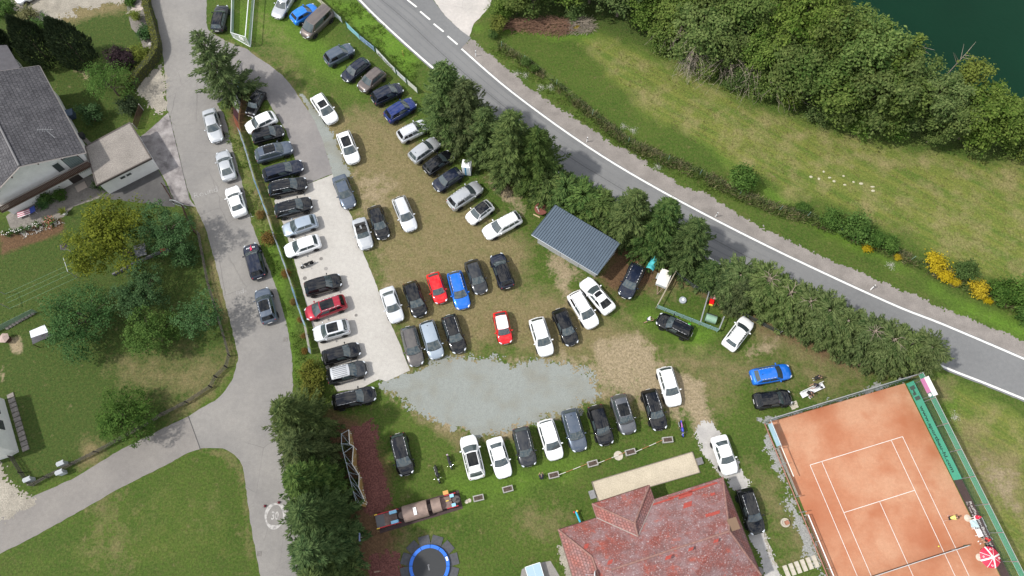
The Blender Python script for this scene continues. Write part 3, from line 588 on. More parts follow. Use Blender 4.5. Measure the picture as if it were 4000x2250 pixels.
def trunk_mesh(H, r0, seed, limbs=None, m=None):
    r = random.Random(seed); mb = MB(); p = Vector((0, 0, -.1)); k = 6
    for i in range(k):
        q = Vector((r.uniform(-.06, .06), r.uniform(-.06, .06), H*(i+1)/k)); mb.tube(p, q, r0*(1-.85*i/k), 7, r0*(1-.85*(i+1)/k), False); p = q
    for c in (limbs if limbs is not None else []):
        c = Vector(c); a = Vector((0, 0, min(c.z*.55, H*.7))); mid = a.lerp(c, .5)+Vector((0, 0, .25)); mb.tube(a, mid, r0*.42, 5, r0*.28, False).tube(mid, c, r0*.28, 5, r0*.08, False)
    me = mb.mesh('trunk', 0); me.materials.append(m or M_bark); return me
def tree(name, label, cat, p, crown, trunk, rz, sc=(1, 1, 1), group=None, extra=None):
    t = thing(name, label, cat, (p.x, p.y, p.z), rz, group, sc); link('trunk', trunk, t); link('crown', crown, t)
    if extra: link(extra[0], extra[1], t)
    return t
# ---- spruces
SP = [spruce_mesh(11, 12, 4.1, gap=.38), spruce_mesh(12, 12, 4.4, gap=.42), spruce_mesh(13, 12, 3.9, gap=.36)]
SP_open = spruce_mesh(14, 12, 4.3, gap=.52, sparse=.22)
ST = trunk_mesh(11.6, .22, 5)
G1 = 'spruces between the car rows and the main road'; G2 = 'big spruces beside the lane and the climbing wall'
for i, (x, y, h, r, lab) in enumerate((
    (1134,324,13,.98,'tall dark spruce beside the main road, at the end of the white banner fence'),
    (1180,352,12,.96,'tall spruce leaning over the navy blue car, right behind the portable toilet row'),
    (1222,386,9.6,.84,'shorter spruce standing between the two tall spruce clumps by the main road'),
    (1286,432,12.6,.98,'tall dense spruce just right of the white portable toilet'),
    (1342,446,10.4,.95,'spruce nearest the main road, between the portable toilet and the shed'),
    (1568,592,11.,.86,'tall spruce at the right end of the blue metal roofed shed'),
    (1640,618,11.2,.86,'tall spruce rising behind the white covered trailer'),
    (1708,654,10.4,.80,'tall spruce behind the fenced pen with the grey round lid'))):
    tree('spruce_tree', lab, 'tree', D(x, y), SP[i % 3], ST, i*1.3, (r, r, h/12), G1)
tree('spruce_tree', 'lone open branched spruce at the fork of lane and ramp', 'tree', D(588, 236), SP_open, ST, .7, (.94, .94, 1.0))
for i, (x, y, h, r, lab) in enumerate((
    (785,1076,12.,.84,'topmost big spruce beside the lane, below the parked black estate car'), (800,1146,11.2,.86,'big spruce beside the lane, behind the upper half of the climbing wall'),
    (816,1228,12.2,.84,'big spruce beside the lane, behind the lower end of the climbing wall'), (832,1305,12.4,.92,'big spruce overhanging the painted speed mark on the lane'),
    (840,1385,12.,.98,'big spruce left of the trampoline'), (846,1465,11.6,.95,'lowest big spruce beside the lane at the bottom edge'))):
    tree('spruce_tree', lab, 'tree', D(x, y), SP[(i+1) % 3], ST, 2+i*1.1, (r, r, h/12), G2)
# ---- topped spruce screen with bare cut crowns
L_screen = leaf_mat('screen_needles', (.034, .066, .016), (.150, .190, .068), .2, 1.2, .3)
TP = [spruce_mesh(21, 16, 2.9, 6.2, .27), spruce_mesh(22, 16, 3.1, 6.4, .27), spruce_mesh(23, 16, 2.7, 6.0, .26)]
for m_ in TP: m_.materials[0] = L_screen
def cut_top(seed, z, bare):
    r = random.Random(seed); mb = MB(); mb.tube((0, 0, 0), (0, 0, z), .17, 8, .12)
    for k in range(bare):
        a = 6.28*k/bare+r.uniform(-.3, .3); L = r.choice((r.uniform(.4, .9), r.uniform(.8, 1.7))); q = Vector((math.cos(a)*L*.5, math.sin(a)*L*.5, z-.1+r.uniform(.0, .3))); e = Vector((math.cos(a+.2)*L, math.sin(a+.2)*L, z-r.uniform(-.2, .5)))
        mb.tube((0, 0, z-r.uniform(.05, .5)), q, .042, 5, .03).tube(q, e, .03, 5, .01)
        mb.tube(q, q+Vector((math.cos(a-.7), math.sin(a-.7), .1))*L*.4, .03, 4, .01)
    me = mb.mesh('trunk', 0); me.materials.append(M_stem); return me
CT = [cut_top(1, 6.35, 9), cut_top(2, 6.1, 4), cut_top(3, 5.6, 0)]
nad = Vector((1288, 1397, 0))
for i, (x, y, ti, lab) in enumerate(((1880,672,2,'first topped spruce of the roadside screen, beside the fenced pen'),(1948,692,0,'topped spruce with a star of bare branches, second in the roadside screen'),(2003,724,1,'topped spruce with a tangle of bare limbs, third in the roadside screen'),
    (2052,748,1,'topped spruce with one bent bare limb, above the white hatchback'),(2104,768,2,'topped spruce with a forked pale stub, middle of the roadside screen'),(2152,795,2,'green topped spruce right of the forked stub in the roadside screen'),
    (2214,826,0,'topped spruce with the widest star of pale bare branches'),(2266,846,1,'topped spruce with short bare stubs, next to the widest bare star'),(2316,852,2,'bushy topped spruce above the corner of the tennis court'),(2366,864,2,'last bushy topped spruce, at the right end of the roadside screen'))):
    q = nad+(Vector((x, y, 0))-nad)/1.09; s = (.86+.1*((i*7) % 3)/2)*(.9 if i > 7 else 1)
    tree('topped_spruce', lab, 'tree', D(q.x, q.y), TP[i % 3], CT[ti], i*2.1, (s, s, 1.0 if i else .9), 'topped spruces screening the main road')
BUSHC = [spruce_mesh(31, 9, 2.5, 4.4, .24, low=.25), spruce_mesh(32, 6, 2.3, None, .22, low=.2)]
BT = trunk_mesh(3.6, .12, 8)
for i, (x, y, s, k, lab) in enumerate(((1378,489,.95,0,'low spruce bush at the left end of the hedge behind the shed'),(1418,508,1.,0,'second low spruce bush behind the blue metal roof'),(1460,530,1.05,0,'third low spruce bush behind the blue metal roof'),(1502,552,1.,0,'fourth low spruce bush behind the blue metal roof'),(1542,576,.95,0,'low spruce bush at the right end of the hedge behind the shed'),
    (1768,708,.85,1,'small pointed spruce behind the right corner of the fenced pen'),(1806,728,.85,1,'small pointed spruce above the red toy tractor'),(1842,756,.95,1,'small pointed spruce at the start of the topped screen'))):
    tree('spruce_bush', lab, 'bush', D(x, y), BUSHC[k], BT, i*1.7, (s, s, s), 'low spruces of the roadside hedge')
# ---- lakeside wood
FM = [crown_mesh(40+i, 3.6, 1.6, 13, L_forest, 22, 300, 30, .36, .34, .15, small=.60) for i in range(4)]
FB = [crown_mesh(46+i, 2.5, .4, 5.2, L_forest, 8, 150, 24, .28, .34, .25) for i in range(2)]
FT = [trunk_mesh(11, .2, 60+i, FM[i][1], M_stem) for i in range(4)]; FBT = [trunk_mesh(4, .09, 70+i, FB[i][1], M_stem) for i in range(2)]
row1 = ((1345,18),(1412,18),(1480,8),(1548,40),(1612,68),(1676,95),(1742,140),(1806,166),(1872,196),(1938,228),(2006,262),(2076,288),(2146,306),(2216,318),(2286,330),(2352,338),(2416,346),(2478,354),(2540,362),(2602,372),(2664,384))
GF = 'alders of the lakeside wood'
for i, (x, y) in enumerate(row1):
    s = .92+.2*rng.random(); nm = ('tree at the left end','tree beside the driveway end','tree above the brush pile','tree')[min(i, 3)]
    for k, (dx, dy) in enumerate(((0, 0), (16, -46), (32, -92))[:1+(i < 14)+(i < 12)]):
        j = (i*2+k) % 4; tree('alder_tree', 'leafy green alder in the lakeside wood, ' + ('facing the meadow' if not k else 'on the lake side of the belt'), 'tree', D(x+dx+rng.uniform(-8, 8), y+dy+rng.uniform(-6, 6)), FM[j][0], FT[j], rng.uniform(0, 6), (s*rng.uniform(.82, 1.12), s*rng.uniform(.82, 1.12), s*(.74 if not k else 1.0)*rng.uniform(.76, 1.14)*(1 if i < 15 else .88)), GF+(' along the meadow' if not k else ' along the water'))
for i, (x, y, s) in enumerate(((1262,50,.7),(1300,35,.9),(1445,40,.7),(1655,125,.8),(1775,185,.8),(1850,220,.8),(1905,238,.9),(1975,268,.8),(2060,300,.85),(2150,325,.9),(2240,342,.8),(2330,358,.8),(2440,372,.9),(2530,384,.9))):
    tree('alder_bush', 'low leafy bush at the foot of the lakeside wood', 'bush', D(x, y), FB[i % 2][0], FBT[i % 2], i*1.9, (s, s, s*.9), 'low bushes along the edge of the lakeside wood')
sun_c = crown_mesh(52, 1.8, .3, 3.4, L_sun, 7, 90, 24, .26, .3); sun_t = trunk_mesh(2.6, .07, 77, sun_c[1])
tree('bright_bush', 'bright yellow green bush at the lower right tip of the lakeside wood', 'bush', D(2572, 398), sun_c[0], sun_t, 0, (1.2, 1.2, 1.))
tree('bright_bush', 'light green bush growing over the bank beside the driveway', 'bush', D(1255, 78), sun_c[0], sun_t, 1, (.7, .7, .7))
tree('bright_tree', 'lone bright green tree leaning out over the lake', 'tree', D(2352, 288), crown_mesh(53, 2.2, 5, 10.5, L_sun, 7, 80, 24, .3, .34)[0], trunk_mesh(9, .14, 78, None, M_stem), 0)
def dead_branch(seed, n, L, droop, m, spread=1., up=.6):
    r = random.Random(seed); mb = MB()
    for k in range(n):
        a = r.uniform(-1.2, 1.2)*spread; p = Vector((r.uniform(-1, 1), r.uniform(-.5, .5), r.uniform(.3, 4.2))); d = Vector((math.sin(a), -math.cos(a), up*r.uniform(.4, 1.3))); l = L*r.uniform(.6, 1.1)
        for s in range(5):
            q = p+d.normalized()*l/5; mb.tube(p, q, .05*(1-s*.18), 4, .05*(1-(s+1)*.18), False)
            if s > 1: mb.tube(q, q+(d+Vector((r.uniform(-1, 1), r.uniform(-1, 1), r.uniform(-.3, .3)))).normalized()*l*.16, .018, 3, .008, False)
            p = q; d += Vector((r.uniform(-.18, .18), r.uniform(-.1, .1), -droop))
    me = mb.mesh('dead_bush', 0); me.materials.append(m); return me
for i, (x, y, n, L, dr, m, s, lab, ct) in enumerate(((1738,138,120,5.0,.34,mat('pale_twigs', (.40, .345, .28), .9, noi=[(3, .75, 1.2)]),.45,'pale fan of drooping dead branches at the meadow edge of the wood','dead bush'),(1690,112,26,3.6,.35,M_twig,.8,'grey bare drooping branches left of the pale fan','dead bush'),
    (1815,182,46,4.6,.34,M_twig,.9,'grey tangle of bare branches right of the pale fan','dead bush'),(1884,208,40,4.2,.3,M_twig,.9,'bare grey stems under the wood, right of the grey tangle','dead bush'),(1952,246,30,3.6,.3,M_twig,.9,'sparse bare stems at the middle of the wood edge','dead bush'))):
    o = link('dead_bush' if ct != 'brush pile' else 'brush_pile', dead_branch(90+i, n, L, dr, m, s, .9 if i < 5 else .35), None, D(x, y)); tag(o, lab, ct)
def stick_heap(seed, n, rx, ry, m):
    r = random.Random(seed); mb = MB()
    for k in range(n):
        a = r.uniform(0, 6.28); q = math.sqrt(r.random()); c = Vector((rx*q*math.cos(a), ry*q*math.sin(a), (1-q*q)*.9*r.random()+.1)); b_ = r.gauss(.2, .7); l = r.uniform(.4, 1.1); e = Vector((math.cos(b_)*l, math.sin(b_)*l, r.uniform(-.25, .45))); mb.tube(c-e, c+e, .03, 4, .012, False)
        if r.random() < .5: mb.tube(c, c+Vector((r.uniform(-.5, .5), r.uniform(-.5, .5), r.uniform(0, .4))), .014, 3, .006, False)
    me = mb.mesh('brush_pile', 0); me.materials.append(m); return me
for x, y, n, rx, ry, m, lab in ((1318,66,330,3.4,1.0,M_brush,'reddish brown heap of cut brush, left one'),(1392,68,420,3.2,1.5,M_brush,'reddish brown heap of cut brush below the alders, larger one'),(1458,66,240,2.0,1.3,M_twig,'greyish heap of bare twigs at the right of the brush heaps')):
    tag(link('brush_pile', stick_heap(x, n, rx, ry, m), None, D(x, y)), lab, 'brush pile')
for i, (x, y, h) in enumerate(((2215,250,10), (2330,245,8.6))):
    mb = MB(); r = random.Random(i); mb.tube((0, 0, 0), (.5, .5, h), .09, 6, .04)
    for k in range(6): a = r.uniform(0, 6.28); mb.tube((.4, .4, h-.3-k*.4), (.4+math.cos(a)*1.3, .4+math.sin(a)*1.3, h+.5-k*.25), .035, 4, .012)
    tag(mb.build('bare_tree', M_twig, None, D(x, y)), ('bare dead stem standing out of the wood against the lake', 'bare dead tree top beside the bright tree over the lake')[i], 'tree')
# ---- orchard and gardens
def garden_tree(name, lab, cat, x, y, R_, z0, z1, m, seed, clumps=220, n=36, leaf=.19, spread=.23, lobes=16, tr=.13, group=None, gap=.13, small=.8):
    c, lc = crown_mesh(seed, R_, z0, z1, m, lobes, clumps, n, leaf, spread, gap, 1., small); return tree(name, lab, cat, D(x, y), c, trunk_mesh(z1*.7, tr, seed, lc), seed, group=group)
garden_tree('walnut_tree', 'big round tree with yellowing leaves in front of the white house', 'tree', 332, 640, 4.7, 1.4, 8.4, L_walnut, 101, 360, 32, .24, .36, 13, .2)
garden_tree('fruit_tree', 'dark green tree right of the yellowing tree, beside the fence', 'tree', 456, 612, 3.3, 1., 7, L_apple, 102, 230, 30)
garden_tree('fruit_tree', 'small tree inside the fence corner below the dark green tree', 'tree', 478, 655, 1.5, .5, 3, L_apple, 103, 70)
garden_tree('fruit_tree', 'widest grey green fruit tree, beside the lean-to roof', 'tree', 254, 818, 4.3, 1.2, 6.2, L_apple, 104, 330, 30, .19, .33, 14, .16)
garden_tree('fruit_tree', 'grey green fruit tree between the widest one and the yellowing tree', 'tree', 392, 757, 3.2, 1., 5.6, L_apple, 105, 210)
garden_tree('fruit_tree', 'lighter green round fruit tree, lowest of the orchard cluster', 'tree', 408, 856, 3.1, .9, 5, L_shrub, 106, 210)
garden_tree('fruit_tree', 'loose fruit tree with some yellow leaves beside the lane fence', 'tree', 527, 818, 2.7, .9, 5, L_apple, 107, 150, 26)
garden_tree('fruit_tree', 'round bushy tree standing alone on the lawn by the branch road', 'tree', 343, 1062, 3.3, .5, 4.8, L_shrub, 108, 250, 30)
garden_tree('plum_tree', 'feathery light green tree in the garden behind the house', 'tree', 298, 240, 2.9, .8, 5, L_shrub, 109, 170, 28, .16, .34)
garden_tree('purple_bush', 'dark purple leaved bush in the upper garden', 'bush', 318, 165, 1.9, .3, 3.2, L_purple, 110, 100)
garden_tree('flowering_bush', 'yellow green flowering bush beside the purple bush', 'bush', 362, 148, 1.25, .2, 1.7, L_sun, 111, 60)
garden_tree('round_bush', 'light green ball shaped bush at the paved star bed', 'bush', 347, 50, .95, .1, 1.7, L_sun, 112, 60, 30, .12, .16)
garden_tree('garden_bush', 'dark low bush between the ball bush and the hedge', 'bush', 372, 92, 1.1, .1, 1.5, L_apple, 113, 55)
garden_tree('garden_bush', 'leafy shrub on the lawn between house and garage', 'bush', 240, 302, 1.25, .2, 2.5, L_apple, 114, 70)
garden_tree('garden_bush', 'dark round bush behind the brown gate', 'bush', 330, 275, 1.15, .1, 1.8, L_thuja, 115, 70)
garden_tree('garden_bush', 'brownish bush at the end of the gravel yard', 'bush', 78, 48, 1.2, .1, 1.9, L_weed, 116, 60)
garden_tree('garden_bush', 'weedy green bush at the upper left corner', 'bush', 18, 35, 1.6, .1, 2.2, L_shrub, 117, 80)
garden_tree('garden_bush', 'green bush between the two dark columnar conifers', 'bush', 110, 85, 1.7, .1, 2.6, L_shrub, 118, 90)
garden_tree('garden_bush', 'tiny tuft at the top edge beside the ball bush', 'bush', 332, 8, .7, .1, 1., L_shrub, 119, 30)
garden_tree('wall_plant', 'potted green plant against the house wall, left of the door', 'plant', 113, 518, .55, .1, 1.1, L_apple, 120, 26)
garden_tree('wall_plant', 'red flowering plant beside the house door', 'plant', 158, 497, .55, .1, 1.1, L_shrub, 121, 26)
garden_tree('wall_plant', 'dark green bush behind the striped sunbed', 'plant', 125, 505, .6, .1, 1.2, L_shrub, 122, 26)
garden_tree('wall_plant', 'small green bush at the corner of the garage', 'plant', 258, 470, .6, .1, 1.1, L_shrub, 123, 24)
garden_tree('bank_bush', 'yellow green creeper at the lower end of the banner fence', 'bush', 787, 945, 1.35, .1, 2., L_hedge, 124, 90)
garden_tree('bank_bush', 'yellow green bush right above the topmost lane spruce', 'bush', 790, 992, 1.2, .1, 2., L_hedge, 125, 80)
def conical(seed, H, R_, m):
    r = np.random.RandomState(seed); n = 5200; z = H*r.uniform(.02, 1, n)**.9; ph = r.uniform(0, 6.28, n); pr = R_*np.clip(np.sin(np.pi*np.clip(z/H*.72+.27, 0, 1)), .06, 1)*(1+.10*np.sin(ph*5+z*1.5))*r.uniform(.72, 1.03, n)
    p = np.stack([pr*np.cos(ph), pr*np.sin(ph), z], 1); out_ = np.stack([np.cos(ph), np.sin(ph), np.full(n, .3)], 1)
    return quads_mesh('crown', blades(p, np.stack([np.cos(ph)*.35, np.sin(ph)*.35, np.ones(n)], 1)+r.normal(0, .25, (n, 3)), out_+r.normal(0, .5, (n, 3)), r.uniform(.3, .6, n), r.uniform(.12, .22, n)), m)
tree('columnar_conifer', 'dark columnar conifer nearest the left edge', 'tree', D(124, 152), conical(1, 8., 2.2, L_thuja), trunk_mesh(6, .15, 3), 0)
tree('columnar_conifer', 'dark columnar conifer right of the leftmost one', 'tree', D(214, 158), conical(2, 8.2, 2.3, L_thuja), trunk_mesh(6, .15, 3), 0)
tree('columnar_conifer', 'smaller dark conifer cut by the left edge', 'tree', D(12, 130), conical(3, 5, 1.6, L_thuja), trunk_mesh(4, .12, 3), 0)
# clipped hedge along the lane
def hedge(name, lab, path, w, h, m, seed):
    r = np.random.RandomState(seed); P_, O_ = [], []; mb = MB(); path = catmull(path, 4)
    for a, b_ in zip(path, path[1:]):
        d = (b_-a); L = d.length; n = int(L*130); s = r.rand(n); sd_ = np.array([-d.y/L, d.x/L, 0]); q = r.rand(n); base = np.array(a)[None]+s[:, None]*np.array(d)[None]
        side = np.where(q < .5, r.uniform(-1, 1, n), np.where(q < .75, -1, 1)); zz = np.where(q < .5, h, r.uniform(.1, h, n)); p = base+side[:, None]*sd_[None]*w/2; p[:, 2] = zz+r.normal(0, .03, n); P_.append(p)
        O_.append(np.where((q < .5)[:, None], np.array([[0, 0, 1.]]), side[:, None]*sd_[None])); u = Vector(sd_)*w*.46
        for e in ((a-u, b_-u, 0, h*.97), (b_+u, a+u, 0, h*.97)): mb.add([(e[0].x, e[0].y, 0), (e[1].x, e[1].y, 0), (e[1].x, e[1].y, e[3]), (e[0].x, e[0].y, e[3])], [(0, 1, 2, 3)])
        mb.add([((a-u).x, (a-u).y, h*.97), ((b_-u).x, (b_-u).y, h*.97), ((b_+u).x, (b_+u).y, h*.97), ((a+u).x, (a+u).y, h*.97)], [(0, 1, 2, 3)])
    t = thing(name, lab, 'hedge', tuple(path[0])); inv = Matrix.Translation(-path[0])
    me = quads_mesh('foliage', leaf_quads(r, np.concatenate(P_), np.concatenate(O_), 1, np.full(sum(len(q) for q in P_), .03), .17, .2), m); me.transform(inv); link('foliage', me, t)
    me = mb.mesh('core', 0); me.materials.append(mat('hedge_core', (.03, .036, .01), .9)); me.transform(inv); link('core', me, t)
hedge('clipped_hedge', 'clipped yellow green hedge bordering the lane', DD((366,-40),(378,30),(393,85),(402,128),(390,158),(362,190),(338,222)), .85, 1.5, L_hedge, 5)
# roadside bushes, goldenrod, rusty bushes on the bank
RB = [crown_mesh(130+i, 1.5, .1, 2.2, L_shrub, 8, 110, 26, .2, .24) for i in range(2)]; RT = trunk_mesh(1.5, .06, 9)
for i, (x, y, s, lab) in enumerate(((1862,462,1.25,'widest dark bush on the meadow fence, above the dashed shadow of the trees'),(2016,528,.6,'small dark bush left of the row of roadside bushes'),(2080,565,.95,'bush left of the largest roadside bush'),(2140,588,1.35,'largest leafy bush along the far roadside'),(2194,610,.8,'bush behind the small goldenrod'),(2230,624,.85,'dark bush right of the small goldenrod'),
    (2410,688,.95,'dark round bush behind the large goldenrod clump'),(2506,742,1.15,'green bush right of the lower goldenrod clump'),(2560,760,1.4,'leafy bush at the right edge of the roadside'),(2566,795,.9,'yellowish bush below the right edge bush'),(1323,162,.5,'dark weedy bush near the driveway end of the meadow fence'),(1345,178,.45,'dark weed clump on the meadow fence near the driveway'),(1240,95,.5,'small bush at the corner of driveway and meadow'))):
    tree('roadside_bush', lab, 'bush', D(x, y), RB[i % 2][0], RT, i*1.3, (s, s, s), 'bushes along the meadow fence')
GR = crown_mesh(140, 1.1, .5, 1.5, L_gold, 7, 70, 24, .17, .2)[0]
for i, (x, y, s, lab) in enumerate(((2179,628,.6,'small yellow goldenrod clump below the largest bush'),(2345,668,1.15,'large bright yellow goldenrod clump'),(2372,700,.8,'yellow goldenrod between the two large clumps'),(2400,712,.5,'small goldenrod tuft between the yellow clumps'),(2446,732,1.05,'second large goldenrod clump, nearer the right edge'),(2480,760,.45,'low yellow tuft beyond the second large clump'),(1450,72,.4,'few yellow flowers beside the brush heaps'),(2255,650,.4,'faint yellow tuft between the goldenrod clumps'))):
    t = thing('goldenrod', lab, 'flowers', D(x, y), i, 'goldenrod clumps along the far roadside', (s, s, s)); link('bloom', GR, t); link('stem', RT, t)
RU = crown_mesh(141, .8, .1, 1.1, L_rust, 6, 60, 26, .13, .16)[0]
for i, (x, y, s, lab) in enumerate(((657,543,.75,'rusty brown bush high on the bank beside the white sedan'),(677,606,1.15,'largest rusty brown bush on the bank'),(721,692,.7,'rusty bush by the banner fence opposite the motorcycle'),(741,762,.55,'rusty bush by the banner fence opposite the red car'),(757,806,.45,'small rusty tuft below the red car end of the fence'),(766,846,.45,'small rusty tuft near the end of the banner fence'),(768,884,.5,'lowest rusty tuft on the bank'))):
    t = thing('rusty_bush', lab, 'bush', D(x, y), i, 'rusty bushes on the bank', (s, s, s)); link('crown', RU, t); link('trunk', RT, t, None)
# loose tall growth (uncountable): verge weeds, dry stems, meadow tufts
def tufts(name, polys, dens, ln, m, seed, lean=.5, wd=.07):
    r = np.random.RandomState(seed); P_ = []
    for poly in polys:
        poly = [(p[0], p[1]) for p in poly]; xs = [p[0] for p in poly]; ys = [p[1] for p in poly]; n = int((max(xs)-min(xs))*(max(ys)-min(ys))*dens)
        if n < 1: continue
        x = r.uniform(min(xs), max(xs), n); y = r.uniform(min(ys), max(ys), n); k = (polydist(x, y, poly) > 0) & (vnoise(x, y, .6, seed)+.5*vnoise(x, y, 2.2, seed+1) > .62); P_.append(np.stack([x[k], y[k], np.zeros(k.sum())], 1))
    p = np.repeat(np.concatenate(P_), 5, 0); n = len(p); p[:, :2] += r.normal(0, .09, (n, 2)); d = np.stack([r.normal(0, lean, n), r.normal(0, lean, n), np.ones(n)], 1)
    o = link(name, quads_mesh(name, blades(p, d, r.normal(0, 1, (n, 3)), ln*r.uniform(.5, 1.3, n), np.full(n, wd)), m)); o['kind'] = 'stuff'; return o
FENCE_RUN = DD((1255,108),(1320,148),(1400,205),(1490,278),(1580,348),(1680,392),(1760,425),(1860,476),(1960,516),(2030,533),(2110,573),(2200,603),(2290,643),(2420,690),(2576,760),(2576,795),(2400,722),(2290,668),(2200,630),(2110,598),(2030,560),(1960,545),(1860,505),(1760,458),(1680,422),(1580,375),(1490,306),(1400,230),(1320,168),(1250,125))
VERGE = [DD((1215,85),(1330,160),(1480,270),(1640,340),(1760,430),(1880,490),(2000,540),(2120,590),(2260,650),(2390,710),(2500,770),(2576,810),(2576,830),(2480,790),(2360,725),(2230,665),(2080,605),(1950,555),(1820,500),(1680,420),(1560,350),(1440,270),(1320,180),(1205,110))]
tufts('verge_weeds', [FENCE_RUN], 15, .7, L_weed, 5, .8, .09)
tufts('fence_growth', [FENCE_RUN], 15, .7, leaf_mat('fence_green', (.050, .090, .018), (.15, .19, .05), .25, .5), 15, .9, .11)
tufts('verge_grass', [DD((905,10),(960,60),(1060,160),(1040,210),(940,120),(820,0)), DD((1210,110),(1300,180),(1440,290),(1560,370),(1700,450),(1860,520),(1860,500),(1700,420),(1560,340),(1440,260),(1300,150)), DD((565,340),(606,330),(640,450),(680,580),(720,720),(765,860),(780,970),(742,980),(735,860),(700,720),(660,600),(610,450))], 12, .38, leaf_mat('verge_green', (.085, .145, .024), (.17, .235, .05), .3, .8), 6, .8)
tufts('meadow_grass', [DD((1480,110),(1700,170),(1900,270),(2150,350),(2400,400),(2576,420),(2576,760),(2360,630),(2100,520),(1900,440),(1700,330),(1520,170))], 5, .13, leaf_mat('meadow_blades', (.14, .15, .04), (.24, .22, .08), .25, .3), 7, 1.4, .09)
tufts('border_flowers', [DD((40,580),(155,548),(165,560),(60,600))], 9, .3, L_flower, 8, .8, .12)
# ================================================================ cars
def paint(name, col, metal=.0, rough=.3, coat=1.): return mat(name, col, rough, metal, coat, .12)
PAINT = dict(
    black=paint('black_paint', (.0045, .005, .0065), 0, .25), navy=paint('navy_paint', (.008, .012, .026), 0, .28), nblue=paint('dark_blue_paint', (.014, .030, .14), .2, .3),
    white=paint('white_paint', (.76, .77, .78), 0, .35), silver=paint('silver_paint', (.46, .48, .50), .55, .32), lsilver=paint('light_silver_paint', (.60, .62, .65), .4, .32), sblue=paint('silver_blue_paint', (.33, .39, .46), .5, .32),
    grey=paint('grey_paint', (.105, .112, .125), .45, .32), gblue=paint('grey_blue_paint', (.085, .108, .145), .4, .3), dgrey=paint('dark_grey_paint', (.030, .033, .038), .3, .3), bronze=paint('bronze_paint', (.105, .098, .095), .4, .32),
    brown=paint('brown_paint', (.125, .105, .098), .35, .34), red=paint('red_paint', (.62, .010, .014), 0, .3), dred=paint('dark_red_paint', (.30, .010, .028), .2, .3), blue=paint('blue_paint', (.010, .135, .56), .15, .3), lblue=paint('bright_blue_paint', (.012, .17, .62), .1, .3))
GLASS = mat('car_glass', (.046, .062, .066), .03, 0, 0, 1.)
DGLASS = mat('privacy_glass', (.008, .009, .010), .04, 0, 0, .4)
TYRE = mat('tyre_rubber', (.012, .012, .013), .85, spec=.2); RIM = mat('alloy_rim', (.30, .31, .33), .35, .8); DARK = mat('black_trim', (.012, .012, .013), .55)
LAMP = mat('headlamp', (.62, .66, .70), .08, .3, 1.); TAIL = mat('tail_lamp', (.26, .005, .008), .15, 0, 1.); CHROME = mat('chrome', (.70, .71, .73), .12, 1.); PLATE = mat('plate', (.78, .78, .77), .5); SEAT = mat('seat_fabric', (.02, .019, .019), .8); ROOFB = PAINT['black']
SILV = mat('silver_rail', (.55, .56, .58), .3, .8)
# kind: L, W, H, cowl x, cowl z, roof front x, roof rear x, rear base x, belt z, roof half width, belt half width, body tops [(x, z)]
KIND = dict(
    hatch=(4.25, 1.79, 1.47, .98, .98, .30, -1.42, -1.86, 1.02, .585, .80, ((-2.2,.62),(-2.1,.86),(-1.86,1.0),(.98,.96),(1.6,.87),(2.0,.76),(2.2,.60)), 2),
    suv=(4.45, 1.86, 1.66, 1.05, 1.10, .38, -1.55, -1.98, 1.13, .63, .84, ((-2.2,.72),(-2.1,1.0),(-1.98,1.12),(1.05,1.09),(1.7,1.02),(2.02,.92),(2.2,.70)), 2),
    estate=(4.72, 1.84, 1.48, .92, .98, .28, -1.62, -2.02, 1.0, .60, .82, ((-2.2,.60),(-2.12,.9),(-2.0,.99),(.92,.96),(1.6,.87),(2.0,.76),(2.2,.58)), 3),
    sedan=(4.65, 1.82, 1.43, .86, .96, .22, -.92, -1.56, 1.0, .575, .81, ((-2.2,.66),(-2.14,.98),(-1.56,1.0),(.86,.95),(1.6,.86),(2.0,.75),(2.2,.58)), 2),
    coupe=(4.6, 1.84, 1.40, .85, .94, .15, -.78, -1.72, 1.0, .56, .81, ((-2.2,.66),(-2.14,.95),(-1.72,1.0),(.85,.93),(1.6,.85),(2.0,.74),(2.2,.58)), 2),
    mpv=(4.55, 1.82, 1.64, 1.22, 1.03, .42, -1.62, -2.02, 1.08, .64, .84, ((-2.2,.68),(-2.1,.98),(-2.0,1.08),(1.22,1.01),(1.7,.92),(2.02,.80),(2.2,.60)), 3),
    van=(5.0, 1.94, 1.93, 1.48, 1.16, .82, -1.98, -2.1, 1.18, .72, .90, ((-2.2,.80),(-2.16,1.1),(-2.1,1.18),(1.48,1.14),(1.85,1.02),(2.08,.88),(2.2,.66)), 2),
    mini=(3.62, 1.66, 1.50, 1.02, 1.0, .42, -1.30, -1.90, 1.02, .57, .76, ((-2.2,.62),(-2.08,.9),(-1.9,1.0),(1.02,.98),(1.6,.89),(2.0,.76),(2.2,.58)), 1),
    classic=(3.7, 1.56, 1.40, .95, .92, .48, -1.15, -1.62, .94, .56, .70, ((-2.2,.62),(-2.1,.84),(-1.62,.93),(.95,.90),(1.7,.84),(2.06,.74),(2.2,.58)), 1),
    cabrio=(4.25, 1.78, 1.28, .62, .93, .12, -.95, -1.25, .95, .60, .80, ((-2.2,.64),(-2.1,.9),(-1.25,.96),(.62,.92),(1.6,.84),(2.0,.73),(2.2,.56)), 1))
L0 = 4.4
def interp(tab, x):
    for (a, p), (b_, q) in zip(tab, tab[1:]):
        if x <= b_: return p+(q-p)*(x-a)/(b_-a) if x > a else p
    return tab[-1][1]
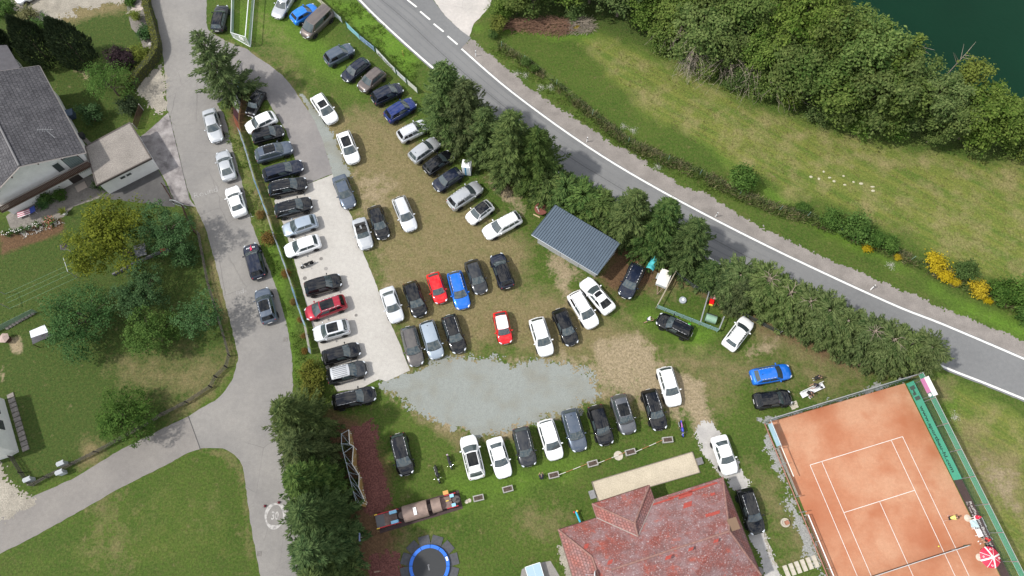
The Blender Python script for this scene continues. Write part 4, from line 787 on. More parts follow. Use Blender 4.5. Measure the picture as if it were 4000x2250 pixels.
def car_parts(kind):
    L, W, H, xc, zc, xf, xr, xb, zb, wr, wb, tops, npane = KIND[kind]; wr *= 1.06; hw = W/2; parts = []
    st = [-2.2, -2.17, -2.08, -1.92, -1.7, -1.3, -.7, 0, .6, xc, (xc+1.6)/2, 1.6, 1.85, 2.02, 2.13, 2.19, 2.2]; st = sorted(set(round(s, 3) for s in st))
    wf = ((-2.2, .70), (-2.17, .82), (-2.08, .91), (-1.92, .955), (-1.7, .985), (-1.0, 1.), (1.2, 1.), (1.6, .975), (1.85, .92), (2.02, .83), (2.13, .70), (2.19, .54), (2.2, .46))
    mb = MB(); ring = []
    for x in st:
        w_ = hw*interp(wf, x); zt = interp(tops, x); z0 = .24+.16*max(0, abs(x)-1.9)/.3; cr = .035 if x > xc or x < xb else .01
        half = [(0, z0), (.86*w_, z0), (.965*w_, z0+.09), (w_, z0+(zt-z0)*.42), (.99*w_, z0+(zt-z0)*.66), (.955*w_, zt-.07), (.88*w_, zt-.008), (.55*w_, zt+cr*.6), (0, zt+cr)]
        ring.append([(x, y, z) for y, z in half]+[(x, -y, z) for y, z in half[-2:0:-1]])
    n = len(ring[0]); mb.add([p for r in ring for p in r], [(i*n+j, (i+1)*n+j, (i+1)*n+(j+1) % n, i*n+(j+1) % n) for i in range(len(ring)-1) for j in range(n)]+[tuple(range(n)), tuple(range((len(ring)-1)*n, len(ring)*n))[::-1]])
    cut = kind == 'cabrio'; z_r = H
    def ws(u, v):
        u = 2*u-1; a = Vector((xc+.16*(1-u*u), u*wb*.97, zc-.03)); b_ = Vector((xf+.08*(1-u*u), u*wr*.97, z_r-.05+.04*(1-u*u))); return a.lerp(b_, v)+Vector((.5, 0, .6))*.07*v*(1-v)
    def rw(u, v):
        u = 1-2*u; a = Vector((xb-.07*(1-u*u), u*wb*.94, zb-.03)); b_ = Vector((xr-.05*(1-u*u), u*wr*.95, z_r-.05+.04*(1-u*u))); return a.lerp(b_, v)+Vector((-.5, 0, .6))*.06*v*(1-v)
    kb = lambda t: .97+.05*math.sin(math.pi*t)-.03*t; kt = lambda t: .97+.04*math.sin(math.pi*t)-.02*t
    def side(s):
        def f(u, v):
            t_ = 1-u if s > 0 else u; a = Vector((xc+(xb-xc)*t_, s*wb*kb(t_), zc+(zb-zc)*t_-.03)); b_ = Vector((xf+(xr-xf)*t_, s*wr*kt(t_), z_r-.05+.035*math.sin(math.pi*t_))); return a.lerp(b_, v)+Vector((0, s*.05*v*(1-v)*2, 0))
        return f
    def roof(u, v):
        u = 2*u-1; t_ = v; x = (xf+.08*(1-u*u))*(1-t_)+(xr-.05*(1-u*u))*t_; return Vector((x, u*wr*kt(t_), z_r-.05+.04*(1-u*u)+.035*math.sin(math.pi*t_)*(1 if abs(u) < .99 else 1)))
    def roofo(u, v): return roof(1-u, v)
    def inset(fn, u0, u1, v0, v1, off_=.009):
        def g_(u, v):
            U, V = u0+(u1-u0)*u, v0+(v1-v0)*v; e = .01; p = fn(U, V); nn = (fn(min(1, U+e), V)-fn(max(0, U-e), V)).cross(fn(U, min(1, V+e))-fn(U, max(0, V-e))).normalized()
            if nn.dot(p-Vector((-.3, 0, .7))) < 0: nn = -nn
            return p+nn*off_
        return g_
    def panel(name, fn, key, nu=8, nv=5, kids=()):
        m_ = MB().grid(fn, nu, nv); me = m_.mesh(name, 1, True); parts.append((name, me, key, kids))
    if not cut:
        for fn, nu, nv in ((ws, 8, 4), (rw, 8, 4), (side(1), 12, 3), (side(-1), 12, 3)): mb.grid(fn, nu, nv)
    bm_me = mb.mesh('body', 1, True); parts.append(('body', bm_me, 'paint', ()))
    panel('windscreen', inset(ws, .035, .965, .05, .96), 'glass', 10, 5)
    panel('cowl', inset(ws, .02, .98, -.16, .055, .012), 'dark', 8, 1)
    if not cut:
        panel('rear_window', inset(rw, .07, .93, .16 if kind != 'van' else .3, .9), 'rglass', 10, 5)
        segs = {1: ((.10, .58), (.62, .88)), 2: ((.10, .49), (.52, .90)), 3: ((.10, .42), (.445, .70), (.73, .93))}[npane]
        for s in (1, -1):
            f = side(s)
            for (a, b_) in segs:
                uu = (1-b_, 1-a) if s > 0 else (a, b_); panel('side_window', inset(f, uu[0], uu[1], .20, .88), 'glass' if a < .3 else 'rglass', 6, 3)
        panel('roof', roofo, 'roof', 10, 8)
    else:
        panel('cockpit', lambda u, v: Vector((xc+.05-(xc+1.28)*v, (2*u-1)*.66*(1-.1*abs(2*v-1)), .955)), 'seatm', 4, 4)
        for s in (1, -1):
            m_ = MB(); m_.box((-.55, s*.33, .99), (.5, .46, .14)).box((-.82, s*.33, 1.12), (.16, .46, .42), 0, 0, -.25).box((-.90, s*.33, 1.36), (.09, .26, .14)); parts.append(('seat', m_.mesh('seat', 1), 'seatm', ()))
        m_ = MB(); m_.box((.28, 0, 1.0), (.22, 1.2, .1)); m_.torus((.02, .33, 1.08), .17, .018, Matrix.Rotation(1.0, 3, 'Y')); parts.append(('dashboard', m_.mesh('dashboard', 1), 'dark', ()))
        m_ = MB(); m_.grid(lambda u, v: Vector((-1.0-.42*v, (2*u-1)*.64, .99+.06*math.sin(math.pi*v))), 6, 5); parts.append(('folded_top', m_.mesh('folded_top', 1, True), 'dark', ()))
    # wheels
    rw_ = .33 if kind not in ('suv', 'van') else .37
    rw_ = .28 if kind == 'classic' else rw_
    for sx in (1, -1):
        for s in (1, -1):
            x = sx*1.30-(.02 if sx > 0 else .06); q = Matrix.Rotation(math.pi/2, 3, 'X'); y = s*(hw-.075)
            a = MB(); pr = [(rw_*.62, -.10), (rw_*.93, -.11), (rw_, -.07), (rw_, .07), (rw_*.93, .11), (rw_*.62, .10)]; a.lathe(pr, 20); a.v = [tuple(q @ Vector(p)+Vector((x, y, rw_))) for p in a.v]
            r_ = MB(); r_.lathe([(rw_*.66, .085), (rw_*.66, .104), (rw_*.5, .09), (.06, .095)], 16) if s < 0 else r_.lathe([(.06, -.095), (rw_*.5, -.09), (rw_*.66, -.104), (rw_*.66, -.085)], 16)
            r_.v = [tuple(q @ Vector(p)+Vector((x, y, rw_))) for p in r_.v]
            ar = MB(); m2 = 12
            for k in range(m2):
                a0, a1 = math.pi*k/m2, math.pi*(k+1)/m2; R1, R2 = rw_*.9, rw_*1.17
                ar.add([(x+R1*math.cos(a0), s*(hw+.004), rw_+R1*math.sin(a0)), (x+R2*math.cos(a0), s*(hw+.004), rw_+R2*math.sin(a0)), (x+R2*math.cos(a1), s*(hw+.004), rw_+R2*math.sin(a1)), (x+R1*math.cos(a1), s*(hw+.004), rw_+R1*math.sin(a1))], [(0, 1, 2, 3)])
            parts.append(('wheel_arch', ar.mesh('wheel_arch', 1), 'dark', ()))
            parts.append(('wheel', a.mesh('wheel', 1, True), 'tyre', (('rim', r_.mesh('rim', 1), 'rim'),)))
    rz_ = lambda a: Matrix.Rotation(a, 3, 'Z')
    for s in (1, -1):
        hx = 1.98; hz = interp(tops, hx)-.075
        if kind == 'classic': parts.append(('headlight', MB().ball((2.0, s*.52, .78), (.10, .15, .15), 12, 6).mesh('headlight', 1, True), 'lamp', ()))
        else: parts.append(('headlight', MB().ball((hx, s*hw*.70, hz), (.26, .105, .075), 10, 6, rz_(-s*.55)).mesh('headlight', 1, True), 'lamp', ()))
        tz = interp(tops, -2.0)-.20
        parts.append(('taillight', MB().ball((-2.055, s*hw*.70, tz), (.07, .13, .09 if kind not in ('van', 'suv', 'mpv') else .15), 10, 6, rz_(s*.35)).mesh('taillight', 1, True), 'tail', ()))
        parts.append(('mirror', MB().ball((xc-.30, s*(wb+.16), zc+.06), (.085, .13, .085), 8, 5).mesh('mirror', 1, True), 'mirror', ()))
    parts.append(('number_plate', MB().box((2.205, 0, .44), (.02, .50, .11)).mesh('number_plate', 1), 'plate', ()))
    parts.append(('number_plate', MB().box((-2.205, 0, .72), (.02, .50, .11)).mesh('number_plate', 1), 'plate', ()))
    parts.append(('grille', MB().box((2.185, 0, .57), (.05, .78 if kind != 'classic' else .5, .10)).mesh('grille', 1), 'dark', ()))
    opt = dict()
    if not cut:
        def rails(sm=.93):
            res = []
            for s in (1, -1):
                m_ = MB(); m_.path([roof(.5+.5*s*sm, v)+Vector((0, 0, .035)) for v in (.03, .2, .4, .6, .8, .97)], .022, 6); res.append(('roof_rail', m_.mesh('roof_rail', 1, True), 'rail', ()))
            return res
        opt['rails'] = rails()
        opt['pano'] = [('sunroof', MB().grid(inset(roofo, .11, .89, .04, .70, .006), 8, 6).mesh('sunroof', 1, True), 'dglass', ())]
        opt['sun'] = [('sunroof', MB().grid(inset(roofo, .13, .87, .05, .50, .006), 8, 5).mesh('sunroof', 1, True), 'dglass', ())]
        m_ = MB(); m_.lathe([(.05, 0), (.012, .09)], 8, (xr+.25, 0, z_r+.02)); opt['fin'] = [('antenna', m_.mesh('antenna', 1), 'dark', ())]
        m_ = MB(); m_.box((xr-.10, 0, z_r-.035), (.22, wr*1.75, .03), 0, 0, -.1); opt['spoiler'] = [('spoiler', m_.mesh('spoiler', 1), 'paint', ())]
        m_ = MB()
        for k in range(6): m_.box((0, -wr*.75+k*wr*.3, z_r+.026), ((xf-xr)*.8, .04, .02))
        m_.v = [(x+(xf+xr)/2, y, z) for x, y, z in m_.v]; opt['ribs'] = [('roof_rib', m_.mesh('roof_rib', 1), 'dark', ())]
    m_ = MB(); m_.box((2.17, 0, .40), (.10, 1.35 if kind == 'classic' else 1.5, .09)).box((-2.17, 0, .42), (.10, 1.3, .09)); opt['bumper'] = [('bumper', m_.mesh('bumper', 1), 'chrome', ())]
    m_ = MB()
    for s in (1, -1): m_.box((0, s*(hw+.006), .36), (3.1, .03, .16))
    opt['sill'] = [('side_trim', m_.mesh('side_trim', 1), 'dark', ())]
    m_ = MB()
    for s in (1, -1): m_.path([side(s)((1-t_) if s > 0 else t_, .12)+Vector((0, s*.012, 0)) for t_ in (.06, .3, .55, .8, .94)], .014, 5)
    opt['trim'] = [('window_trim', m_.mesh('window_trim', 1), 'chrome', ())]
    return parts, opt, dict(roof=roof, ws=ws, L=L, W=W, H=H, tops=tops, hw=hw)
KP = {}
def car(kind, color, nose, tail, label, opts='', roofc=None, group=None, name=None, dg='glass', wide=1.045):
    if kind not in KP: KP[kind] = car_parts(kind)
    parts, opt, info = KP[kind]; a, b_ = D(*nose, .6), D(*tail, .6); d = a-b_; L = min(max(d.length, info['L']*.90), info['L']*1.08); c = (a+b_)/2; sc = L/L0
    names = dict(hatch='hatchback', suv='sport_utility_car', estate='estate_car', sedan='sedan_car', coupe='sedan_car', mpv='family_van', van='passenger_van', mini='small_car', classic='classic_car', cabrio='convertible_car')
    t = thing(name or names[kind], label, 'car' if kind != 'van' else 'van', (c.x, c.y, .022), math.atan2(d.y, d.x), group, (sc, wide, 1))
    mm = dict(paint=PAINT[color], roof=PAINT[roofc or color], glass=GLASS, rglass=DGLASS if 'priv' in opts else GLASS, dglass=DGLASS, tyre=TYRE, rim=RIM, dark=DARK, lamp=LAMP, tail=TAIL, chrome=CHROME, plate=PLATE, rail=SILV if 'srail' in opts else DARK, seatm=SEAT, mirror=PAINT[color])
    todo = list(parts)
    for k in ('rails', 'pano', 'sun', 'fin', 'spoiler', 'ribs', 'bumper', 'sill', 'trim'):
        if k in opts.replace('srail', 'rails') and k in opt: todo += opt[k]
    for nm, me, key, kids in todo:
        o = link(nm, me, t, None, [mm[key]])
        for kn, km, kk in kids: link(kn, km, o, None, [mm[kk]])
    return t
Tc = lambda i, j, x, y: (644*i+x/3, 483*j+y/3)
GL, GW, GB, GM, GC, GT = ('cars parked on the residential lane', 'cars along the banner fence', 'cars in the row below the white banners', 'cars standing on the middle grass', 'cars in the central double row', 'cars in the row above the planters')
# on the lane
car('hatch', 'white', Tc(0,0,112,18), Tc(0,0,360,-120), 'white car cut by the top left corner, on pale gravel', '', None, None)
car('estate', 'black', Tc(0,0,1682,42), Tc(0,0,1640,240), 'black estate car on the grass beside the goal', 'rails fin', None, None)
car('sedan', 'silver', Tc(0,0,1642,1072), Tc(0,0,1578,832), 'silver sedan, topmost car on the lane, facing down', '', None, GL)
car('coupe', 'silver', Tc(0,0,1675,1142), Tc(0,0,1738,1362), 'silver fastback on the lane between the silver and the white sedan', '', None, GL)
car('sedan', 'white', (582,471), Tc(0,1,1818,182), 'white sedan parked on the lane', 'fin', None, GL)
c6 = car('suv', 'navy', (630,616), (654,701), 'dark car with red and white lettering on its bonnet', 'fin priv', None, GL)
car('suv', 'gblue', Tc(1,1,46,735), Tc(1,1,110,990), 'dark blue grey car with glass roof, lowest car on the lane', 'pano srail priv', None, GL)
b_ = KP['suv'][2]; LR = mat('decal_red', (.62, .02, .08), .5); LWh = mat('decal_white', (.75, .77, .8), .5)
zt = lambda x: interp(b_['tops'], x)+.045
M0 = Matrix.Translation((1.56, 0, zt(1.5)+.012)) @ Matrix.Rotation(.14, 4, 'Y') @ Matrix.Rotation(R(90), 4, 'Z')
lettering('Fit  Line', .30, LWh, c6, M0, .006, 1., 'bonnet_lettering', True)
mb = MB(); mb.add([M0 @ Vector(p) for p in ((-.10,.32,.004),(.10,.36,.004),(.02,.12,.004),(.10,.04,.004),(-.16,-.42,.004),(-.05,-.02,.004),(-.16,.06,.004))], [(0,6,5,4,3,2,1)]); mb.build('bonnet_swoosh', LR, c6)
# along the banner fence, from the top
car('classic', 'black', (629,291), (658,229), 'black vintage car with round chrome headlights and bumper', 'bumper', None, GW)
car('hatch', 'white', (620,327), (694,292), 'white hatchback right below the vintage car', '', None, GW, dg='')
car('suv', 'black', (713,330), (637,351), 'black car squeezed between the white hatchback and the grey blue one with glass roof', 'priv', None, GW)
car('suv', 'gblue', (736,370), (644,398), 'grey blue car with black glass roof panel, fourth along the banner fence', 'pano srail', None, GW)
car('estate', 'navy', Tc(1,0,355,1245), Tc(1,0,55,1335), 'dark navy long car without rails, fifth along the banner fence', 'priv', None, GW)
car('suv', 'black', Tc(1,0,388,1385), Tc(1,0,97,1447), 'black car with silver roof rails parked at the seam of the asphalt', 'srail trim priv', None, GW)
car('suv', 'black', Tc(1,1,426,85), Tc(1,1,146,160), 'black car with chrome window trim above the silver blue hatchback', 'srail trim priv', None, GW)
car('hatch', 'sblue', Tc(1,1,205,300), Tc(1,1,464,213), 'silver blue hatchback beside the white hatchback near the motorcycle', 'trim', None, GW)
car('hatch', 'white', Tc(1,1,220,455), Tc(1,1,486,365), 'white hatchback next to the motorcycle on the asphalt', '', None, GW)
car('suv', 'black', Tc(1,1,646,665), Tc(1,1,371,745), 'black car between the motorcycle and the dark red car', 'priv fin', None, GW)
car('mpv', 'dred', Tc(1,1,375,930), Tc(1,1,682,825), 'dark red family car with black glass roof', 'pano srail priv', None, GW)
car('suv', 'lsilver', Tc(1,1,438,1085), Tc(1,1,706,1012), 'silver car with black glass roof, right below the dark red car', 'pano', None, GW)
car('hatch', 'black', Tc(1,1,786,1180), Tc(1,1,502,1262), 'black hatchback below the silver one with black roof', 'fin priv', None, GW)
car('suv', 'dgrey', Tc(1,1,836,1325), Tc(1,1,538,1402), 'dark grey car with ribbed silver grey roof', 'srail ribs priv', 'silver', GW)
car('estate', 'black', Tc(1,2,903,70), Tc(1,2,577,146), 'long black estate with bright rails, lowest car along the banner fence', 'srail priv', None, GW)
# row under the white banner fence
car('sedan', 'silver', (694,45), (736,-24), 'silver sedan cut by the top edge, first of the top grass row', 'trim', None, GB)
car('hatch', 'lblue', Tc(1,0,456,52), Tc(1,0,274,162), 'bright blue hatchback at the top, beside the brown van', 'priv', None, GB)
car('van', 'brown', Tc(1,0,362,280), Tc(1,0,562,88), 'big brown passenger van at the top of the grass', 'priv', None, GB)
car('suv', 'gblue', Tc(1,0,732,362), Tc(1,0,528,474), 'grey blue car with red tail light, first below the brown van', 'priv', None, GB)
car('hatch', 'navy', Tc(1,0,662,602), Tc(1,0,846,462), 'navy hatchback facing away from the banners, left of the brown off roader', 'rails', None, GB)
car('suv', 'brown', Tc(1,0,790,682), Tc(1,0,957,540), 'brown off road car with black roof rails', 'rails', None, GB)
car('mpv', 'navy', Tc(1,0,1102,660), Tc(1,0,882,768), 'dark navy van like car between the brown off roader and the blue one', 'priv', None, GB)
car('suv', 'nblue', Tc(1,0,1196,772), Tc(1,0,985,902), 'royal blue car half hidden under the tall spruce', 'trim priv fin', None, GB)
car('estate', 'lsilver', Tc(1,0,1296,934), Tc(1,0,1080,1045), 'light silver estate with its front under the spruce', 'srail priv', None, GB)
car('estate', 'silver', Tc(1,0,1372,1062), Tc(1,0,1172,1208), 'silver grey estate in the row left of the portable toilet', 'fin', None, GB)
car('hatch', 'black', Tc(1,0,1476,1162), Tc(1,0,1278,1300), 'black hatchback with red tail light beside the portable toilet', 'fin priv', None, GB)
car('hatch', 'navy', Tc(1,0,1348,1422), Tc(1,0,1546,1298), 'dark blue hatchback with bright windscreen, just below the portable toilet', '', None, GB)
car('suv', 'silver', (1209,467), (1131,520), 'silver grey crossover above the small white car', 'srail priv', None, GB)
car('mini', 'white', Tc(1,1,1600,222), Tc(1,1,1777,92), 'small white car with black roof', '', 'black', GB)
car('estate', 'white', (1218,592), (1308,544), 'white estate, lowest of the row left of the shed', 'srail trim', None, GB)
# middle grass
car('suv', 'white', Tc(1,0,592,932), Tc(1,0,448,722), 'white car with glass roof standing alone at the gravel verge, upper one', 'sun srail', None, GM)
car('suv', 'white', Tc(1,0,746,1238), Tc(1,0,654,998), 'white car with glass roof at the gravel verge, lower one', 'pano', None, GM)
car('sedan', 'gblue', (882,523), (852,444), 'blue grey sedan parked on the edge of the asphalt strip', '', None, GM)
car('cabrio', 'silver', Tc(1,1,840,430), Tc(1,1,774,204), 'silver open top convertible with dark seats', '', None, GM)
car('hatch', 'black', Tc(1,1,972,366), Tc(1,1,884,98), 'black hatchback between the convertible and the silver estate', 'priv', None, GM)
car('estate', 'lsilver', Tc(1,1,1176,292), Tc(1,1,1073,42), 'light silver estate right of the black hatchback on the middle grass', 'rails', None, GM)
car('sedan', 'lsilver', Tc(1,1,1072,982), Tc(1,1,984,726), 'whitish silver sedan at the lower edge of the asphalt strip', '', None, GC)
car('suv', 'black', Tc(1,1,1247,940), Tc(1,1,1158,684), 'black car between the whitish sedan and the small red car', 'fin priv', None, GC)
car('mini', 'red', Tc(1,1,1406,846), Tc(1,1,1329,606), 'small all red car', '', None, GC)
car('estate', 'blue', Tc(1,1,1569,882), Tc(1,1,1494,604), 'blue car with silver rails, right of the small red car', 'srail', None, GC)
car('hatch', 'dgrey', Tc(1,1,1706,766), Tc(1,1,1620,518), 'dark grey car right of the blue one', 'priv', None, GC)
car('suv', 'navy', (1248,641), (1278,726), 'dark blue car facing the trees, right end of the upper central row', 'ribs priv', 'black', GC)
car('estate', 'bronze', Tc(1,1,1217,1312), Tc(1,1,1144,1018), 'bronze grey estate at the corner of asphalt and gravel', 'rails', None, GC)
car('mpv', 'sblue', Tc(1,1,1371,1256), Tc(1,1,1284,978), 'silver blue family car beside the bronze grey estate', 'fin', None, GC)
car('estate', 'black', Tc(1,1,1541,1212), Tc(1,1,1449,932), 'black estate with silver rails at the upper rim of the gravel', 'srail', None, GC)
car('mini', 'red', Tc(1,1,1891,1162), Tc(1,1,1834,888), 'red small car with white roof', 'fin', 'white', GC)
car('suv', 'white', Tc(2,1,266,1237), Tc(2,1,179,953), 'white car with silver rails left of a black one, above the gravel', 'srail', None, GC)
car('hatch', 'black', Tc(2,1,461,1157), Tc(2,1,344,882), 'black car between two white ones above the gravel', 'priv', None, GC)
car('suv', 'white', Tc(2,1,617,1022), Tc(2,1,458,762), 'white car with black tailgate beside the white sedan with sunroof', 'rails spoiler priv', None, GC)
car('coupe', 'white', Tc(2,1,538,662), Tc(2,1,747,908), 'white sedan with sunroof facing the shed', 'sun priv', None, GC)
car('suv', 'navy', Tc(2,1,843,797), Tc(2,1,957,552), 'dark blue black car between the shed and the white trailer', 'srail', None, None)
car('estate', 'black', Tc(2,1,1103,953), Tc(2,1,1352,1077), 'black car with a green sticker beside the pen fence', 'srail priv', None, None)
car('hatch', 'white', Tc(2,1,1787,962), Tc(2,1,1623,1178), 'white hatchback right of the fenced pen', 'srail', None, None)
car('hatch', 'blue', (1989,933), (1888,951), 'blue hatchback on the grass above the tennis court', 'srail fin', None, None, None)
car('hatch', 'black', (1990,999), (1895,1011), 'black hatchback below the blue one, above the tennis court', 'priv', None, None)
# row above the planters
car('estate', 'white', (1698,1022), (1669,924), 'long white car at the right end of the lower row, on bare earth', 'srail', None, GT)
car('estate', 'black', Tc(2,2,1121,347), Tc(2,2,1024,42), 'black estate with silver rails, right end of the row above the planters', 'srail priv', None, GT)
car('suv', 'grey', Tc(2,2,886,377), Tc(2,2,794,82), 'grey car with black glass roof in the row above the planters', 'pano srail', None, GT)
car('suv', 'black', Tc(2,2,716,462), Tc(2,2,619,163), 'black car left of the grey one with glass roof', 'fin priv', None, GT)
car('estate', 'gblue', Tc(2,2,516,507), Tc(2,2,424,192), 'slate blue estate between the black and the white car of the lower row', 'srail fin', None, GT)
car('suv', 'white', Tc(2,2,336,572), Tc(2,2,244,272), 'white car between the slate blue estate and the dark grey one', 'fin spoiler', None, GT)
car('suv', 'dgrey', Tc(2,2,131,622), Tc(2,2,59,328), 'dark grey car with black rails, left of the white ones in the lower row', 'srail', None, GT)
car('sedan', 'white', Tc(1,2,1881,707), Tc(1,2,1794,408), 'white sedan right of the white car with sunroof', '', None, GT)
car('suv', 'white', Tc(1,2,1594,393), Tc(1,2,1671,717), 'white car with big sunroof facing the gravel', 'pano rails', None, GT)
car('mpv', 'black', Tc(1,2,1141,687), Tc(1,2,1067,376), 'black family van alone on the lawn by the mulch bed', 'srail', None, None)
car('sedan', 'white', Tc(2,2,1651,677), Tc(2,2,1554,398), 'white car on the pale path beside the clubhouse', '', None, None)
car('estate', 'black', Tc(2,2,1857,1132), Tc(2,2,1744,788), 'black estate with silver rails close beside the red roof', 'srail priv', None, None)
# ================================================================ buildings
def bw(mb, name, m, t, smooth=False):
    """build from world coordinates under a thing that is not rotated"""
    l = t.location; mb.v = [(x-l[0], y-l[1], z-l[2]) for x, y, z in mb.v]; return mb.build(name, m, t, None, smooth)
def onplane(u, v, p0, n):
    """the spot where the line of sight through a survey pixel meets a plane (roof slopes)"""
    a = P(u, v, 0.); b_ = P(u, v, 10.); d = b_-a; k = (p0-a).dot(n)/d.dot(n); return a+d*k
def Tp(i, j, x, y, p0, n): return onplane((644*i+x/3)*4000/2576, (483*j+y/3)*4000/2576, p0, n)
def wall_prism(pts, z0, z1):
    mb = MB(); n = len(pts)
    for i in range(n):
        a, b_ = pts[i], pts[(i+1) % n]; mb.add([(a.x, a.y, z0), (b_.x, b_.y, z0), (b_.x, b_.y, z1), (a.x, a.y, z1)], [(0, 1, 2, 3)])
    mb.poly([(p.x, p.y, z1) for p in pts]); return mb
def slab(pts, th, m_top=0):
    mb = MB(); n = len(pts); v = [Vector(p) for p in pts]; v2 = [p-Vector((0, 0, th)) for p in v]
    mb.add(v+v2, [tuple(range(n)), tuple(range(n, 2*n))[::-1]]+[(i, n+i, n+(i+1) % n, (i+1) % n) for i in range(n)]); return mb
M_wall = mat('white_render', (.72, .715, .69), .9, noi=[(1.2, .90, 1.04), (6, .96, 1.03)])
M_wood = mat('brown_timber', (.060, .028, .018), .8, noi=[(6, .7, 1.3)]); M_wframe = mat('window_frame', (.62, .62, .60), .5); M_pane = mat('window_pane', (.05, .06, .06), .05, spec=.7)
# ---- shed with standing seam roof
def tile_mat(name, colA, colB, sx, sy, rot, lich=None, mortar=.45):
    """roof tiles: rows laid along rot"""
    m = mat(name, colA, .85, spec=.2, col2=(colB, .55), noi=[(5, .8, 1.18)]); t = m.node_tree; b = t.nodes['Principled BSDF']; src = b.inputs['Base Color'].links[0].from_socket
    co = t.nodes.new('ShaderNodeTexCoord'); mp = t.nodes.new('ShaderNodeMapping'); mp.inputs['Rotation'].default_value = (0, 0, -rot); t.links.new(co.outputs['Object'], mp.inputs[0])
    br = t.nodes.new('ShaderNodeTexBrick'); br.inputs['Scale'].default_value = 1; br.inputs['Mortar Size'].default_value = .035; br.inputs['Brick Width'].default_value = sx; br.inputs['Row Height'].default_value = sy; br.inputs['Mortar Smooth'].default_value = .3
    br.inputs['Color1'].default_value = (1.12, 1.12, 1.12, 1); br.inputs['Color2'].default_value = (.80, .80, .82, 1); br.inputs['Mortar'].default_value = (mortar, mortar, mortar, 1); t.links.new(mp.outputs[0], br.inputs[0])
    mu = t.nodes.new('ShaderNodeMix'); mu.data_type = 'RGBA'; mu.blend_type = 'MULTIPLY'; mu.inputs['Factor'].default_value = 1; t.links.new(src, mu.inputs['A']); t.links.new(br.outputs['Color'], mu.inputs['B']); last = mu.outputs['Result']
    for col, sc, lo, hi in (lich or []):
        n = t.nodes.new('ShaderNodeTexNoise'); n.inputs['Scale'].default_value = sc; n.inputs['Detail'].default_value = 4; n.inputs['Roughness'].default_value = .7; t.links.new(co.outputs['Object'], n.inputs['Vector'])
        r = t.nodes.new('ShaderNodeMapRange'); r.inputs[1].default_value = lo; r.inputs[2].default_value = hi; r.inputs[4].default_value = .75; t.links.new(n.outputs[0], r.inputs[0])
        k = t.nodes.new('ShaderNodeMix'); k.data_type = 'RGBA'; k.inputs['B'].default_value = (*col, 1); t.links.new(r.outputs[0], k.inputs['Factor']); t.links.new(last, k.inputs['A']); last = k.outputs['Result']
    t.links.new(last, b.inputs['Base Color']); bp = t.nodes.new('ShaderNodeBump'); bp.inputs['Strength'].default_value = .5; bp.inputs['Distance'].default_value = .03; t.links.new(br.outputs['Fac'], bp.inputs['Height']); bp.invert = True; t.links.new(bp.outputs[0], b.inputs['Normal'])
    return m
zs_ = (3.55, 3.3, 2.6, 2.75)   # back left, back right, front right, front left
a, b_, c, d = D(1397, 515, 3.4), D(1560, 612, 3.4), D(1503, 691, 2.55), D(1337, 590, 2.55)
sh = thing('metal_roofed_shed', 'grey walled shed with blue grey seamed metal roof', 'shed', (d.x, d.y, 0))
M_seam = mat('blue_grey_metal', (.085, .118, .155), .38, .35, noi=[(.8, .93, 1.07)]); M_gwall = mat('grey_panel', (.36, .37, .375), .8, noi=[(1.5, .9, 1.05)])
bw(slab([a, d, c, b_], .10), 'roof', M_seam, sh)
mb = MB(); n = 30
for i in range(n+1):
    p, q = d.lerp(c, i/n), a.lerp(b_, i/n); p = p+Vector((0, 0, .03)); q = q+Vector((0, 0, .03)); dd = (q-p); s = (c-d).normalized()*.025
    mb.add([p-s, p+s, q+s, q-s, p-s+Vector((0, 0, .05)), p+s+Vector((0, 0, .05)), q+s+Vector((0, 0, .05)), q-s+Vector((0, 0, .05))], [(4, 5, 6, 7), (0, 1, 5, 4), (1, 2, 6, 5), (2, 3, 7, 6), (3, 0, 4, 7)])
bw(mb, 'roof_seam', mat('seam_metal', (.045, .062, .085), .4, .3), sh)
mb = MB(); mb.tube(d-Vector((0, 0, .1)), c-Vector((0, 0, .1)), .07, 8); bw(mb, 'gutter', mat('zinc', (.22, .24, .26), .4, .6), sh)
f0, f1 = D(1352, 611), D(1497, 697); bk = (a-d); bk.z = 0; bk = bk.normalized()*3.9; wl = [f0, f1, f1+bk, f0+bk]
mb = MB()
for i in range(4):
    p, q = wl[i], wl[(i+1) % 4]; zp, zq = (2.42, 2.42, 3.2, 3.2)[i], (2.42, 3.2, 3.2, 2.42)[i]; mb.add([(p.x, p.y, 0), (q.x, q.y, 0), (q.x, q.y, zq), (p.x, p.y, zp)], [(0, 1, 2, 3)])
bw(mb, 'wall', M_gwall, sh)
e = (f1-f0).normalized(); nn = Vector((e.y, -e.x, 0)); mb = MB()
for k in (.3, .62): p = f0+(f1-f0)*k+nn*.02; mb.box((p.x, p.y, 1.05), (1.5, .05, 2.1), math.atan2(e.y, e.x))
bw(mb, 'door', mat('grey_door', (.33, .34, .345), .7), sh)
